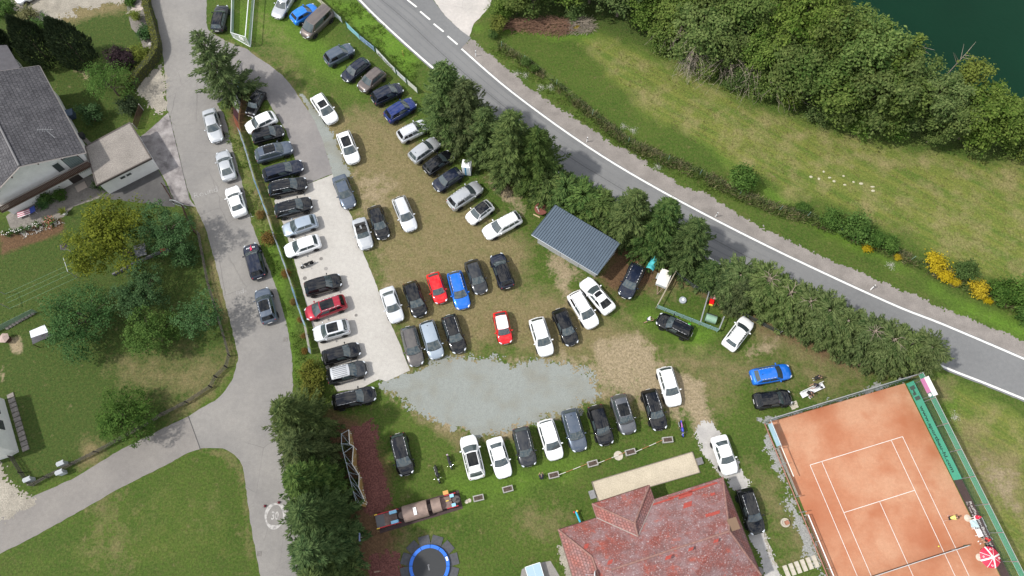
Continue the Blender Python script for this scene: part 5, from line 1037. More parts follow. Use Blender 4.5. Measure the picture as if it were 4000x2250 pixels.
# ---- clubhouse with red hipped roof
ze, zr = 2.8, 6.1
A, B_, C_, D_, E_, F_ = (T(2, 2, x, y, ze) for x, y in ((350,1100),(640,1010),(605,905),(1035,765),(1075,875),(1590,705)))
e = (F_-A); e.z = 0; e.normalize(); no = Vector((-e.y, e.x, 0))             # eave direction, outward north
AP = T(2, 2, 1640, 1110, zr); run = (A-AP).dot(no); npl = Vector((no.x*(zr-ze)/run, no.y*(zr-ze)/run, 1)).normalized()
W1 = AP-e*(AP-T(2, 2, 745, 1395, zr)).dot(e)
W0 = Tp(2, 2, 605, 1305, A, npl)
cl = thing('clubhouse', 'clubhouse with weathered red tiled hip roof', 'building', (A.x, A.y, 0)); O_ = no*-1
LICH = [((.25, .175, .18), .5, .44, .62), ((.46, .40, .40), 5.5, .56, .68), ((.33, .085, .060), .8, .58, .70)]
ang = math.atan2(e.y, e.x)
M_red = tile_mat('red_tiles', (.235, .074, .060), (.205, .122, .118), .26, .20, ang, LICH, .84); M_red2 = tile_mat('red_tiles_side', (.300, .115, .095), (.25, .15, .145), .30, .26, ang+R(90), [((.40, .34, .34), 7, .60, .72)], .55)
S_in = 2*run                                     # house depth
F2, A2 = F_-no*S_in, A-no*S_in
N_roof = MB(); wing_s = W0-no*9
for pts in ([A, B_, Tp(2, 2, 640, 1010, A, npl), E_, F_, AP, W1, W0],):
    N_roof.poly([A, F_, AP, W1, W0])
bw(N_roof, 'roof', [M_red], cl)
mb = MB(); mb.poly([F_, F2, AP]); bw(mb, 'roof', M_red2, cl)
mb = MB(); mb.poly([AP, F2, A2-no*4, W1]); bw(mb, 'roof', M_red, cl)
mb = MB(); mb.poly([A, W0, wing_s, A-no*9]); bw(mb, 'roof', M_red2, cl)
mb = MB(); mb.poly([W0, W1, W1-no*6-Vector((0, 0, 1.2)), wing_s]); bw(mb, 'roof', M_red, cl)
# north gablet
DA = T(2, 2, 925, 1050, 4.75); DB = Tp(2, 2, 950, 1150, A, npl); B2 = Tp(2, 2, 640, 1010, A, npl); up = Vector((0, 0, .03))
g1 = MB(); g1.poly([C_+up, D_+up, DA+up]); bw(g1, 'gablet_roof', M_red, cl)
g1 = MB(); g1.poly([D_+up, E_+up, DB+up, DA+up]); bw(g1, 'gablet_roof', M_red2, cl)
g1 = MB(); g1.poly([C_+up, DA+up, DB+up, B2+up]); bw(g1, 'gablet_roof', M_red2, cl)
M_ridge = mat('ridge_tiles', (.23, .125, .105), .85, noi=[(4, .7, 1.3)])
mb = MB()
for p, q in ((AP, W1), (AP, F_), (A, W0), (W0, wing_s), (C_, DA), (D_, DA), (AP, F2), (DA, DB)): mb.tube(p+up, q+up, .10, 8)
bw(mb, 'ridge', M_ridge, cl)
mb = MB(); mb.path([q+Vector((0, 0, -.06)) for q in (A-no*9, A, B_, C_, D_, E_, F_, F2)], .075, 8); bw(mb, 'gutter', mat('copper_gutter', (.085, .045, .032), .5, .3), cl)
mb = MB()
for p, q in ((E_, DB), (B2, DB)): d_ = (q-p); mb.tube(p+up, q+up, .07, 6)
bw(mb, 'valley_flashing', mat('valley_sheet', (.30, .24, .22), .6, .2), cl)
ins = .55
wl = [A+e*ins-no*ins, F_-e*ins-no*ins, F2-e*ins+no*ins, A2+e*ins+no*ins]
bw(wall_prism([Vector((p.x, p.y, 0)) for p in wl], 0, ze-.05), 'wall', M_wall, cl)
wl = [C_+e*.4-no*.5, D_-e*.4-no*.5, D_-e*.4-no*3, C_+e*.4-no*3]; bw(wall_prism([Vector((p.x, p.y, 0)) for p in wl], 0, ze-.05), 'porch_wall', M_wall, cl)
# chimney, red replacement tiles, satellite dish
epl = (F2-F_).cross(AP-F_).normalized(); ch = Tp(2, 2, 1655, 1060, F_, epl if epl.z > 0 else -epl)
mb = MB(); mb.box((ch.x, ch.y, ch.z+.25), (.8, 1.0, .9), ang); o = bw(mb, 'chimney', mat('chimney_render', (.26, .22, .19), .9, noi=[(4, .7, 1.2)]), cl)
mb = MB(); mb.box((ch.x, ch.y, ch.z+.73), (.95, 1.15, .07), ang); bw(mb, 'chimney_cap', mat('chimney_cap', (.16, .10, .06), .6), cl)
M_newt = mat('fresh_red_tile', (.33, .055, .040), .7, noi=[(5, .8, 1.15)]); mb = MB(); ux, uy = Tp(2, 2, 1300, 900, A, npl), Tp(2, 2, 1345, 885, A, npl)
ex_ = (F_-A).normalized(); ey_ = npl.cross(ex_).normalized()
for x, y, w_, h_, sk in ((1325,912,.9,.55,.3),(1535,975,.95,.35,.2),(1480,990,.55,.35,.2),(1310,840,1.5,.45,.3),(1260,1230,.0,.0,0),(560,1225,.45,.45,.3),(1515,832,.5,.3,.1),(1130,890,2.6,.22,.0),(1270,838,2.6,.22,.0),(1440,780,3.2,.22,.0),(1540,1185,.5,.3,.4),(1350,1247,.5,.3,.4),(1180,1310,.6,.35,.4),(740,1345,.5,.4,.4),(730,1100,.0,0,0)):
    if not w_: continue
    p = Tp(2, 2, x, y, A, npl)+npl*.022; mb = MB()
    mb.add([p-ex_*w_/2-ey_*h_/2-ex_*sk*h_, p+ex_*w_/2-ey_*h_/2-ex_*sk*h_, p+ex_*w_/2+ey_*h_/2+ex_*sk*h_, p-ex_*w_/2+ey_*h_/2+ex_*sk*h_], [(0, 1, 2, 3)]); bw(mb, 'replaced_tiles', M_newt, cl)
q = T(2, 2, 620, 1440, 5.4); ds = thing('satellite_dish', 'white satellite dish on the ridge of the red roof', 'satellite dish', q)
mb = MB(); mb.lathe([(.05, 0), (.28, .04), (.42, .12), (.43, .13), (.28, .06), (.04, .03)], 18); Mx = Matrix.Rotation(R(75), 3, 'Y'); mb.v = [tuple(Mx @ Vector(p)) for p in mb.v]; mb.build('dish', mat('dish_white', (.75, .76, .77), .4), ds, smooth=True)
mb = MB(); mb.tube((0, 0, 0), (-.1, 0, -.75), .03, 6).tube((0, 0, -.1), (-.75, 0, -.06), .02, 6).box((-.75, 0, -.06), (.12, .08, .08)); mb.build('mount', CHROME, ds)
# ---- big white house
def hz(x, y, z=0.): return P(x/2.069, 200+y/2.069, z)
zE, zA = 4.9, 7.7
eF, eB, aF = hz(693, 822, zE), hz(318, 122, zE), hz(155, 927, zA)       # right eave front, right eave back, ridge front
rd = (eB-eF); rd.z = 0; dep = rd.length; rd.normalize(); rt = Vector((rd.y, -rd.x, 0))
half = (eF-aF).dot(rt); aB = aF+rd*dep; wF = aF-rt*half; wF.z = zE; wB = wF+rd*dep; eF = Vector(((aF+rt*half).x, (aF+rt*half).y, zE)); eB = eF+rd*dep
hs = thing('white_house', 'white gabled house with grey tiled roof and brown balcony', 'house', (eF.x, eF.y, 0)); ha = math.atan2(rd.y, rd.x)
M_gt = tile_mat('grey_tiles', (.064, .063, .069), (.092, .090, .097), .42, .36, ha, [((.15, .15, .155), 5, .56, .70)], .45)
bw(slab([eF, eB, aB, aF], .16), 'roof', M_gt, hs); bw(slab([aF, aB, wB, wF], .16), 'roof', M_gt, hs)
mb = MB(); mb.tube(aF+up, aB+up, .12, 8); bw(mb, 'ridge', mat('ridge_grey', (.16, .155, .16), .8), hs)
M_barge = mat('barge_board', (.30, .27, .25), .7)
mb = MB()
for p, q in ((eF, aF), (aF, wF), (eB, aB), (eF, eB)):
    mb.tube(p-Vector((0, 0, .10))-rd*.06*(1 if p != eB else -1), q-Vector((0, 0, .10))-rd*.06*(1 if p != eB else -1), .09, 4)
bw(mb, 'barge_board', M_barge, hs)
ov, os_ = .95, .75                                                          # overhang front, side
g0, g1_ = eF+rd*ov-rt*os_, wF+rd*ov+rt*os_; b0, b1 = eB-rd*.6-rt*os_, wB-rd*.6+rt*os_; sl_ = (zA-zE)/half; zw = zE+os_*sl_-.25; gp = aF+rd*ov
mb = MB(); f_ = lambda p, z: (p.x, p.y, z)
mb.add([f_(g0, 0), f_(g0, zw), f_(gp, zA-.25), f_(g1_, zw), f_(g1_, 0)], [(0, 1, 2, 3, 4)]); mb.add([f_(g0, 0), f_(b0, 0), f_(b0, zw), f_(g0, zw)], [(0, 1, 2, 3)])
mb.add([f_(g1_, 0), f_(b1, 0), f_(b1, zw), f_(g1_, zw)], [(0, 1, 2, 3)]); bp_ = aB-rd*.6; mb.add([f_(b0, 0), f_(b1, 0), f_(b1, zw), f_(bp_, zA-.25), f_(b0, zw)], [(0, 1, 2, 3, 4)])
bw(mb, 'wall', M_wall, hs)
fr = lambda s, z, o=.0: g0-rt*s-rd*o+Vector((0, 0, z-g0.z))                   # along the gable wall: s from right corner, o outwards
def on_gable(name, s, z, w_, h_, m, th=.06, o=.03, par=None):
    p = fr(s, z, o); mb = MB(); mb.box(p, (th, w_, h_), ha); return bw(mb, name, m, hs)
# balcony with timber boards
mb = MB(); bl = 2*(half-os_); p = fr(bl/2, 2.45, .55); mb.box(p, (1.1, bl+.3, .16), ha); bw(mb, 'balcony_floor', mat('balcony_slab', (.30, .28, .25), .8), hs)
mb = MB(); nb = int(bl/.16)
for k in range(nb+1): p = fr(-.1+k*(bl+.2)/nb, 2.95, 1.12); mb.box(p, (.04, .12, .95), ha)
for z in (2.62, 3.42): mb.box(fr(bl/2, z, 1.06), (.06, bl+.3, .08), ha)
bw(mb, 'balcony_railing', M_wood, hs)
on_gable('balcony_door', 3.0, 3.55, 1.0, 2.1, M_wframe, .08, .03); on_gable('door_pane', 3.0, 3.7, .74, 1.5, M_pane, .04, .085)
M_block = mat('glass_brick', (.20, .25, .24), .3); mb = MB()
for i in range(7):
    for j in range(7): mb.box(fr(.55+i*.23, 2.75+j*.27, .05), (.10, .19, .22), ha)
bw(mb, 'ornamental_screen', M_block, hs); on_gable('screen_backing', 1.25, 3.55, 1.75, 2.0, mat('screen_dark', (.035, .045, .045), .6), .04, .01)
on_gable('front_door', 2.7, 1.0, 1.3, 2.1, mat('dark_door', (.03, .022, .02), .6), .06, .03); on_gable('window', 1.2, 1.4, 1.4, .9, M_wframe, .07, .03)
mb = MB()
for i in range(6): mb.box(fr(.62+i*.23, 1.4, .085), (.04, .06, .8), ha)
bw(mb, 'window_grille', M_block, hs)
mb = MB(); q = fr(2.7, .02, 1.0); mb.box(q, (1.0, 1.3, .10), ha); bw(mb, 'doorstep', mat('doorstep', (.34, .29, .25), .8), hs)
mb = MB()
for k in (.25, .6, .85):
    for s_ in (1, -1):
        p = (aF.lerp(eF, k) if s_ > 0 else aF.lerp(wF, k)); mb.box(p+rd*.5-Vector((0, 0, .32)), (1.2, .12, .16), ha)
bw(mb, 'purlin', M_wood, hs)
# roof items, aerial
an = thing('roof_aerial', 'thin metal aerial standing on the grey tiled roof', 'aerial', hz(430, 690, 6.2)); mb = MB(); mb.tube((0, 0, -.3), (0, 0, 1.6), .03, 6)
for k in range(6): mb.tube((-.9+.3*k, -.35, 1.5), (-.9+.3*k, .35, 1.5), .012, 4)
mb.tube((-1, 0, 1.5), (.9, 0, 1.5), .014, 5).tube((0, 0, .9), (.9, -.7, .9), .014, 5); mb.build('mast', mat('aerial_grey', (.26, .27, .28), .5), an)
mb = MB(); p = hz(578, 520, .8); dk = thing('rain_barrel', 'blue grey covered barrel at the side wall of the house', 'barrel', hz(585, 530)); MB().box((0, 0, .45), (.95, .9, .9), .3).build('barrel', mat('blue_grey_plastic', (.05, .075, .12), .5), dk); MB().box((0, 0, .93), (1.05, 1.0, .06), .3).build('lid', mat('lid_blue', (.06, .09, .14), .45), dk)
dk = thing('coal_box', 'dark low box at the house side near the garage', 'box', hz(662, 700)); MB().box((0, 0, .3), (.9, .7, .6), .3).build('box', mat('dark_box', (.03, .035, .04), .6), dk); MB().box((0, 0, .62), (.96, .76, .05), .3).build('lid', DARK, dk)
# ---- garage with gravel roof
zg = 2.75; GA = [hz(x, y, zg) for x, y in ((682,768),(1050,570),(1225,862),(775,1088))]; gt_ = thing('garage', 'white garage with flat gravel covered roof', 'garage', (GA[3].x, GA[3].y, 0))
M_gr = mat('roof_gravel', (.225, .205, .185), .95, noi=[(7, .7, 1.25), (.45, .8, 1.12)], bump=(10, .6, .05))
ctr = sum(GA, Vector())/4; innr = [ctr+(p-ctr)*.955 for p in GA]; mb = MB(); mb.poly([(p.x, p.y, zg-.05) for p in innr][::-1]); bw(mb, 'roof', M_gr, gt_)
mb = MB()
for i in range(4):
    a, b_ = GA[i], GA[(i+1) % 4]; c, d = innr[i], innr[(i+1) % 4]; z1, z0 = zg, zg-.32
    mb.add([(a.x, a.y, z1), (b_.x, b_.y, z1), (d.x, d.y, z1), (c.x, c.y, z1), (a.x, a.y, z0), (b_.x, b_.y, z0), (d.x, d.y, z0), (c.x, c.y, z0)], [(0, 1, 2, 3), (0, 4, 5, 1), (3, 2, 6, 7), (4, 7, 6, 5)])
bw(mb, 'fascia', mat('dark_fascia', (.075, .062, .055), .7), gt_)
wl = [Vector((p.x, p.y, 0)) for p in [ctr+(p-ctr)*.92 for p in GA]]; bw(wall_prism(wl, 0, zg-.33), 'wall', M_wall, gt_)
ge = (wl[2]-wl[3]).normalized(); gn = Vector((ge.y, -ge.x, 0)); mb = MB(); mp_ = MB()
for s in (.40, .52):
    p = wl[3].lerp(wl[2], s)+gn*.03; mb.box((p.x, p.y, 1.7), (.72, .06, .5), math.atan2(ge.y, ge.x)); p = p+gn*.04; mp_.box((p.x, p.y, 1.7), (.58, .04, .36), math.atan2(ge.y, ge.x))
bw(mb, 'window', M_wframe, gt_); bw(mp_, 'window_pane', M_pane, gt_)
# ---- neighbour: roof corner at the left edge, house at lower left
def corner_house(name, lab, roofp, z, wallm, roofm, inset_=.5, th=.15):
    pts = [D(x, y, z) for x, y in roofp]; t_ = thing(name, lab, 'house', (pts[0].x, pts[0].y, 0)); cc = sum(pts, Vector())/len(pts); bw(slab([(p.x, p.y, z) for p in pts][::-1], th), 'roof', roofm, t_)
    wl_ = []
    for p in pts: v = (cc-p); v.z = 0; wl_.append(p+v.normalized()*inset_)
    bw(wall_prism([Vector((p.x, p.y, 0)) for p in wl_], 0, z-th-.01), 'wall', wallm, t_); return t_, wl_
corner_house('outbuilding', 'low outbuilding with dark flat roof at the left edge above the house', ((-90,118),(17,113),(50,168),(48,172),(-90,190)), 3.2, M_wall, mat('dark_felt', (.060, .058, .066), .8, noi=[(2, .8, 1.2)]))
t_, wl_ = corner_house('neighbour_house', 'white house wall with dark roof at the lower left edge', ((-150,1010),(-46,985),(-8,1125),(-30,1138),(-150,1175)), 3.6, M_wall, mat('slate_dark', (.045, .04, .045), .8, noi=[(3, .7, 1.25)]), .05)
mb = MB(); p, q = wl_[1], wl_[2]; dd = (q-p).normalized(); nn = Vector((-dd.y, dd.x, 0)); nn = nn if nn.x > 0 else -nn
for s in (.25, .55): c = p.lerp(q, s)+nn*.02; mb.box((c.x, c.y, 1.9), (1.1, .08, 1.0), math.atan2(dd.y, dd.x))
bw(mb, 'window', M_pane, t_)
mb = MB()
for k in range(12): c = p.lerp(q, k/11)+nn*.75; mb.box((c.x, c.y, .06), (.5, .7, .12), math.atan2(dd.y, dd.x))
o = mb.build('stone_border', mat('stone_border', (.20, .18, .165), .9, noi=[(4, .6, 1.3)])); o['kind'] = 'structure'
# ================================================================ fences and banners
def cloth(name, col, tr=.55, **k):
    m = mat(name, col, .6, **k); t = m.node_tree
    if not any(n.type == 'BSDF_TRANSLUCENT' for n in t.nodes):
        b = t.nodes['Principled BSDF']; o = t.nodes['Material Output']; q = t.nodes.new('ShaderNodeBsdfTranslucent'); x = t.nodes.new('ShaderNodeMixShader'); x.inputs[0].default_value = tr
        if b.inputs['Base Color'].links: t.links.new(b.inputs['Base Color'].links[0].from_socket, q.inputs[0])
        else: q.inputs[0].default_value = (*col, 1)
        t.links.new(b.outputs[0], x.inputs[1]); t.links.new(q.outputs[0], x.inputs[2]); t.links.new(x.outputs[0], o.inputs[0])
    return m
M_steel = mat('galvanised_steel', (.42, .44, .45), .45, .6); M_white_p = mat('white_plastic', (.78, .79, .80), .4); M_gsteel = mat('green_steel', (.050, .14, .105), .5, .1)
def net_mat(name, col, alpha): return mat(name, col, .8, alpha=alpha)
M_net = net_mat('green_net', (.10, .36, .25), .55); M_wire = net_mat('wire_mesh', (.16, .22, .21), .35); M_green = mat('green_tarp', (.055, .34, .235), .6, noi=[(1.2, .92, 1.06)])
def panel_quads(pts, z0, z1, th=.03):
    mb = MB()
    for a, b_ in zip(pts, pts[1:]):
        d = (b_-a).normalized(); n = Vector((-d.y, d.x, 0))*th/2
        mb.add([(a-n)+Vector((0, 0, z0)), (b_-n)+Vector((0, 0, z0)), (b_+n)+Vector((0, 0, z0)), (a+n)+Vector((0, 0, z0)), (a-n)+Vector((0, 0, z1)), (b_-n)+Vector((0, 0, z1)), (b_+n)+Vector((0, 0, z1)), (a+n)+Vector((0, 0, z1))], [(3,2,1,0),(4,5,6,7),(0,1,5,4),(1,2,6,5),(2,3,7,6),(3,0,4,7)])
    return mb
def wavy(a, b_, z0, z1, amp=.05, n=14, seed=0):
    d = b_-a; nn = Vector((-d.y, d.x, 0)).normalized(); f = lambda u, v: a+d*u+nn*amp*noise.noise(Vector((u*d.length*.8, v*2, seed)))+Vector((0, 0, z0+(z1-z0)*v-(.06*amp/.05*(.5+.5*noise.noise(Vector((u*d.length*.9, 7, seed)))) if v > .5 else 0)))
    return MB().grid(f, n, 4)
# left banner fence
BF = catmull(DD((613,223),(606,262),(600,314),(626,393),(640,447),(671,531),(684,571),(706,633),(733,709),(755,780),(775,837),(783,892)), 3)
fe = thing('banner_fence', 'long fence of sponsor banners between lane and parking strip', 'fence', BF[0]); cum = [0]
for a, b_ in zip(BF, BF[1:]): cum.append(cum[-1]+(b_-a).length)
def along(s):
    for i in range(len(cum)-1):
        if s <= cum[i+1] or i == len(cum)-2: return BF[i].lerp(BF[i+1], (s-cum[i])/(cum[i+1]-cum[i]))
bcol = [('sky', (.30, .48, .62)), ('black', (.02, .02, .022)), ('pale', (.50, .49, .50)), ('maroon', (.10, .05, .06)), ('orange', (.30, .11, .07))]+[('steel', (.36, .43, .50)), ('pale_blue', (.42, .50, .58)), ('grey', (.42, .45, .47)), ('mid_blue', (.24, .38, .54)), ('light_blue', (.38, .53, .66)), ('beige', (.52, .50, .46))]*3
s = 0; L = cum[-1]; i = 0
while s < L-.2:
    ln = (1.1, 1.2, 1.7, 1.3, 1.5)[i] if i < 5 else 2.6; e = min(L, s+ln-.06); nm, c = bcol[min(i, len(bcol)-1)]; top = 1.9 if i < 5 else 1.3
    bw(wavy(along(s), along(e), .15, top, .05 if i > 4 else .03, 8, i), 'banner', cloth('banner_'+nm, c, .55, noi=[(2.5, .8, 1.2)]), fe); s += ln; i += 1
mb = MB()
for k in range(int(L/2.6)+1): p = along(min(L, k*2.6)); mb.tube(p, p+Vector((0, 0, 1.2)), .03, 6)
bw(mb, 'post', M_steel, fe)
# white banner fence by the road
WF = [T(1, 0, x, y) for x, y in ((452,-5),(505,45),(560,95),(655,178),(690,212),(790,308),(900,395),(912,405),(1058,560),(1066,566),(1138,636),(1146,640),(1222,708))]
fe = thing('banner_fence', 'fence of white and pale blue sponsor banners along the road bank', 'fence', WF[0])
cols = [('cream', (.58, .57, .42)), ('cream', (.58, .57, .42)), ('mist', (.52, .58, .60)), None, ('aqua', (.28, .58, .68)), ('mixed_blue', (.22, .32, .46)), None, ('white', (.70, .73, .74)), None, ('white', (.70, .73, .74)), None, ('whitish', (.66, .68, .60))]
bans = []
for k, c in enumerate(cols):
    if c: bw(wavy(WF[k], WF[k+1], .1, 1.25, .06, 12, k+20), 'banner', cloth('banner_'+c[0], c[1], .35, noi=[(1.5, .9, 1.06)] if c[0] != 'mixed_blue' else [(2.2, .3, 1.9)]), fe)
mb = MB()
for p in WF: mb.tube(p+Vector((0, 0, -.1)), p+Vector((0, 0, 1.35)), .035, 6)
bw(mb, 'post', M_gsteel, fe)
d = WF[8]-WF[7]; nrm = Vector((d.y, -d.x, 0)).normalized(); q = WF[7].lerp(WF[8], .12)+nrm*.10-fe.location
lettering('MA HACK', .62, DARK, fe, frame((q.x, q.y, .45), d), .01, 1.25)
d = WF[10]-WF[9]; q = WF[9].lerp(WF[10], .1)+nrm*.10-fe.location; lettering('HOLZ', .34, mat('ink_blue', (.08, .10, .2), .6), fe, frame((q.x, q.y, .78), d), 0, 2.2)
# football goal with nets, upper left
gl = thing('football_goal', 'white framed goal with green side nets at the top edge', 'goal', D(632, 122)); gx_ = [D(600, 0), D(590, 100), D(632, 122), D(640, 0)]
fl, fr_, nl, nr = D(590, -30), D(587, 94), D(642, -30), D(630, 118)
mb = MB(); top_ = Vector((0, 0, 2.0)); mb.tube(nr, nr+top_, .06, 8).tube(fr_, fr_+Vector((0, 0, .95)), .045, 8).tube(nl, nl+top_, .06, 8); mb.tube(nr+top_, nl+top_, .06, 8); mb.tube(nr, nl, .05, 6); mb.tube(fr_, nr, .04, 6)
mb.tube(fr_+Vector((0, 0, .95)), nr+top_, .04, 6); mb.tube(fr_+Vector((0, 0, .95)), fl+Vector((0, 0, .95)), .04, 6); bw(mb, 'goal_frame', mat('white_tube', (.72, .75, .76), .4), gl)
mb = MB(); mb.poly([fr_, fl, fl+Vector((0, 0, .95)), fr_+Vector((0, 0, .95))]); mb.poly([nr, nl, nl+Vector((0, 0, .9)), nr+Vector((0, 0, .9))]); bw(mb, 'net', net_mat('grey_green_net', (.34, .44, .42), .72), gl)
mb = MB(); a = fr_; b_ = nr
for k in range(11): t_ = k/10; p = a.lerp(b_, t_); mb.tube(p, p+Vector((0, 0, .95+1.05*t_)), .015, 4)
for k in range(6): z = .18*k+.05; mb.tube(a+Vector((0, 0, z)), b_+Vector((0, 0, z*1.8)), .015, 4)
bw(mb, 'side_grid', mat('white_tube', (.7, .7, .7)), gl); p = a.lerp(b_, .62); mb = MB(); mb.box((p.x, p.y, .95), (.75, .05, .55), math.atan2((b_-a).y, (b_-a).x)); bw(mb, 'sign_plate', M_white_p, gl)
# picket fences round the garden
def picket(name, lab, pts, h, m, step=.16, w_=.07):
    t_ = thing(name, lab, 'fence', pts[0]); mb = MB(); rl = MB(); ps = MB()
    for a, b_ in zip(pts, pts[1:]):
        d = b_-a; n = max(1, int(d.length/step)); an = math.atan2(d.y, d.x)
        for k in range(n):
            p = a+d*(k+.5)/n; mb.box((p.x, p.y, h/2+.05+rng.uniform(-.03, .03)), (w_, .025, h), an+rng.uniform(-.1, .1), rng.uniform(-.06, .06))
        for z in (.3, h*.8): rl.tube(a+Vector((0, 0, z)), b_+Vector((0, 0, z)), .035, 4)
        n2 = max(1, int(d.length/2.6))
        for k in range(n2+1): p = a+d*k/n2; ps.tube((p.x, p.y, -.1), (p.x, p.y, h+.1), .055, 6)
    bw(mb, 'pickets', m, t_); bw(rl, 'rail', m, t_); bw(ps, 'post', m, t_); return t_
M_pick = mat('weathered_picket', (.135, .118, .10), .9, noi=[(3, .6, 1.35)])
picket('picket_fence', 'weathered picket fence curving along lane and branch road', DD((503,590),(512,640),(527,716),(547,783),(567,850),(580,896),(572,925),(546,950),(533,975),(473,1014),(413,1044),(360,1076),(300,1109),(247,1138),(187,1168),(160,1182),(123,1201),(85,1222)), .95, M_pick)
picket('picket_fence', 'short dark fence from the branch road to the lower left house', DD((83,1222),(60,1190),(35,1150)), .95, mat('dark_picket', (.06, .05, .045), .9))
picket('picket_fence', 'dark brown fence beside the house driveway', DD((414,470),(440,512)), .9, M_wood)
picket('picket_fence', 'dark brown fence below the grey gate, inside the lane verge', DD((462,520),(478,560),(495,590)), 1., M_wood)
mb = None
gtb = thing('garden_gate', 'brown garden gate beside the gravel bay', 'gate', D(352, 300)); a, b_ = D(345, 325), D(361, 277); m_ = MB(); d = b_-a; an = math.atan2(d.y, d.x)
for k in range(12): p = a+d*(k+.5)/12; m_.box((p.x, p.y, .65), (.17, .03, 1.2), an)
bw(m_, 'boards', M_wood, gtb); m_ = MB(); m_.tube(a, a+Vector((0, 0, 1.3)), .07, 6).tube(b_, b_+Vector((0, 0, 1.3)), .07, 6); bw(m_, 'post', mat('concrete_post', (.3, .28, .27), .9), gtb)
gtb = thing('arched_gate', 'grey arched gate at the driveway end beside the lane', 'gate', D(452, 512)); m_ = MB(); a, b_ = D(436, 513), D(470, 525); pts = []
for k in range(9): u = k/8; p = a.lerp(b_, u); pts.append(p+Vector((0, 0, 1.0+.5*math.sin(math.pi*u))))
m_.path(pts, .05, 5)
for k in range(9): m_.tube((pts[k].x, pts[k].y, .05), pts[k], .03, 4)
m_.path([Vector((p.x, p.y, .2)) for p in pts], .03, 4); bw(m_, 'bars', mat('gate_grey', (.28, .30, .31), .6), gtb)
# garden retaining wall, cages, washing posts
gw = thing('garden_wall', 'low stone wall between the yellowing tree and the orchard', 'wall', D(290, 690)); pts = DD((287,693),(340,665),(395,640),(430,630)); bw(panel_quads(pts, 0, .45, .2), 'wall', mat('grey_wall', (.14, .14, .145), .9, noi=[(4, .6, 1.3)]), gw)
gw = thing('net_fence', 'green mesh fence along the stone border at the left edge', 'fence', D(40, 820)); pts = DD((-20,842),(40,812),(95,785)); bw(panel_quads(pts, 0, 1.1, .02), 'net', net_mat('pale_green_net', (.20, .30, .22), .6), gw)
m_ = MB()
for k in range(9): p = D(20+k*8, 826-k*4.6); m_.ball((p.x, p.y, .1), (.28, .2, .16), 7, 4)
o = m_.build('stone_border', MC['stone_border'] if 'stone_border' in MC else M_slab); o['kind'] = 'structure'
for k, (x, y, lab) in enumerate(((182,662,'washing line frame standing right, beside the yellowing tree'),(12,740,'washing line frame standing left, at the left edge of the lawn'))):
    wl = thing('washing_frame', lab, 'washing line', D(x+10, y+38)); a, b_ = D(x, y), D(x+12, y+36); m_ = MB(); m_.tube(a, a+Vector((0, 0, 1.9)), .04, 6).tube(b_, b_+Vector((0, 0, 1.9)), .04, 6).tube(a+Vector((0, 0, 1.9)), b_+Vector((0, 0, 1.9)), .035, 6); bw(m_, 'frame', M_steel, wl)
    if k:
        m_ = MB()
        for u in (0, .3, .6, 1): p, q = D(12+12*u, 740+36*u, 1.9), D(182+12*u, 662+36*u, 1.9); m_.tube(p, q, .012, 4)
        bw(m_, 'line', mat('green_line', (.18, .30, .20), .7), wl)
# lean-to with corrugated roof, beehive like box, bird house, bench, pots
lt = thing('lean_to', 'lean-to with white and corrugated grey roof under the fruit tree', 'shed', D(105, 850)); c = [D(74, 833, 1.7), D(112, 817, 1.7), D(122, 835, 1.55), D(78, 850, 1.55)]
bw(slab([c[0], c[3], c[2], c[1]], .05), 'roof_sheet', mat('white_sheet', (.50, .53, .58), .5), lt); q = [c[3], D(82, 866, 1.35), D(134, 842, 1.35), c[2]]
m_ = MB(); m_.grid(lambda u, v: q[0].lerp(q[3], u).lerp(q[1].lerp(q[2], u), v)+Vector((0, 0, .05*math.sin(v*6.28*6)-.02)), 4, 48); bw(m_, 'corrugated_roof', mat('corrugated', (.17, .165, .18), .7, noi=[(3, .7, 1.2)]), lt)
m_ = MB()
for p in c[:2]+q[1:3]: m_.tube((p.x, p.y, 0), p-Vector((0, 0, .06)), .05, 5)
bw(m_, 'post', M_wood, lt); m_ = MB(); p = D(112, 848); [m_.ball((p.x+rng.uniform(-.9, .9), p.y+rng.uniform(-.4, .3), .3+rng.random()*.5), (.3, .25, .2), 7, 4) for _ in range(14)]
tag(m_.build('firewood_heap', mat('pale_wood', (.45, .42, .42), .8, noi=[(5, .6, 1.3)])), 'pale heap of wood spilling from the lean-to', 'wood heap')
for x, y, lab in ((21, 855, 'small hexagonal roofed box on the lawn at the left edge'),):
    t_ = thing('wooden_hut', lab, 'hut', D(x, y)); MB().lathe([(.42, 0), (.42, .8)], 6).build('body', M_wood, t_); MB().lathe([(.62, .78), (.05, 1.05)], 6).build('roof', mat('pink_board', (.36, .27, .24), .7), t_)
t_ = thing('bird_house', 'dark roofed bird house left of the yellowing tree', 'bird house', D(177, 632)); MB().box((0, 0, 1.2), (.5, .5, .4), .4).tube((0, 0, 0), (0, 0, 1.), .05, 6).build('box', mat('pale_box', (.55, .5, .42), .8), t_); m_ = MB(); m_.lathe([(.55, 1.4), (.04, 1.75)], 4, ph=.4+.785); m_.build('roof', mat('dark_shingle', (.07, .06, .06), .9), t_)
sb = thing('sunbed', 'sunbed with red striped cover and blue headrest by the house wall', 'sunbed', D(74, 537), .40); cs = [mat('stripe_white', (.62, .56, .58), .7), mat('stripe_red', (.36, .07, .12), .7), mat('blue_cloth', (.02, .045, .25), .7)]
m_ = MB()
for k in range(6): m_.mt(k % 2); m_.box((-.45, -.32+k*.13, .38), (1.5, .12, .06))
m_.build('cover', cs[:2], sb); m_ = MB(); m_.box((.68, 0, .50), (.75, .78, .07), 0, 0, -.3); m_.build('headrest', cs[2], sb); m_ = MB()
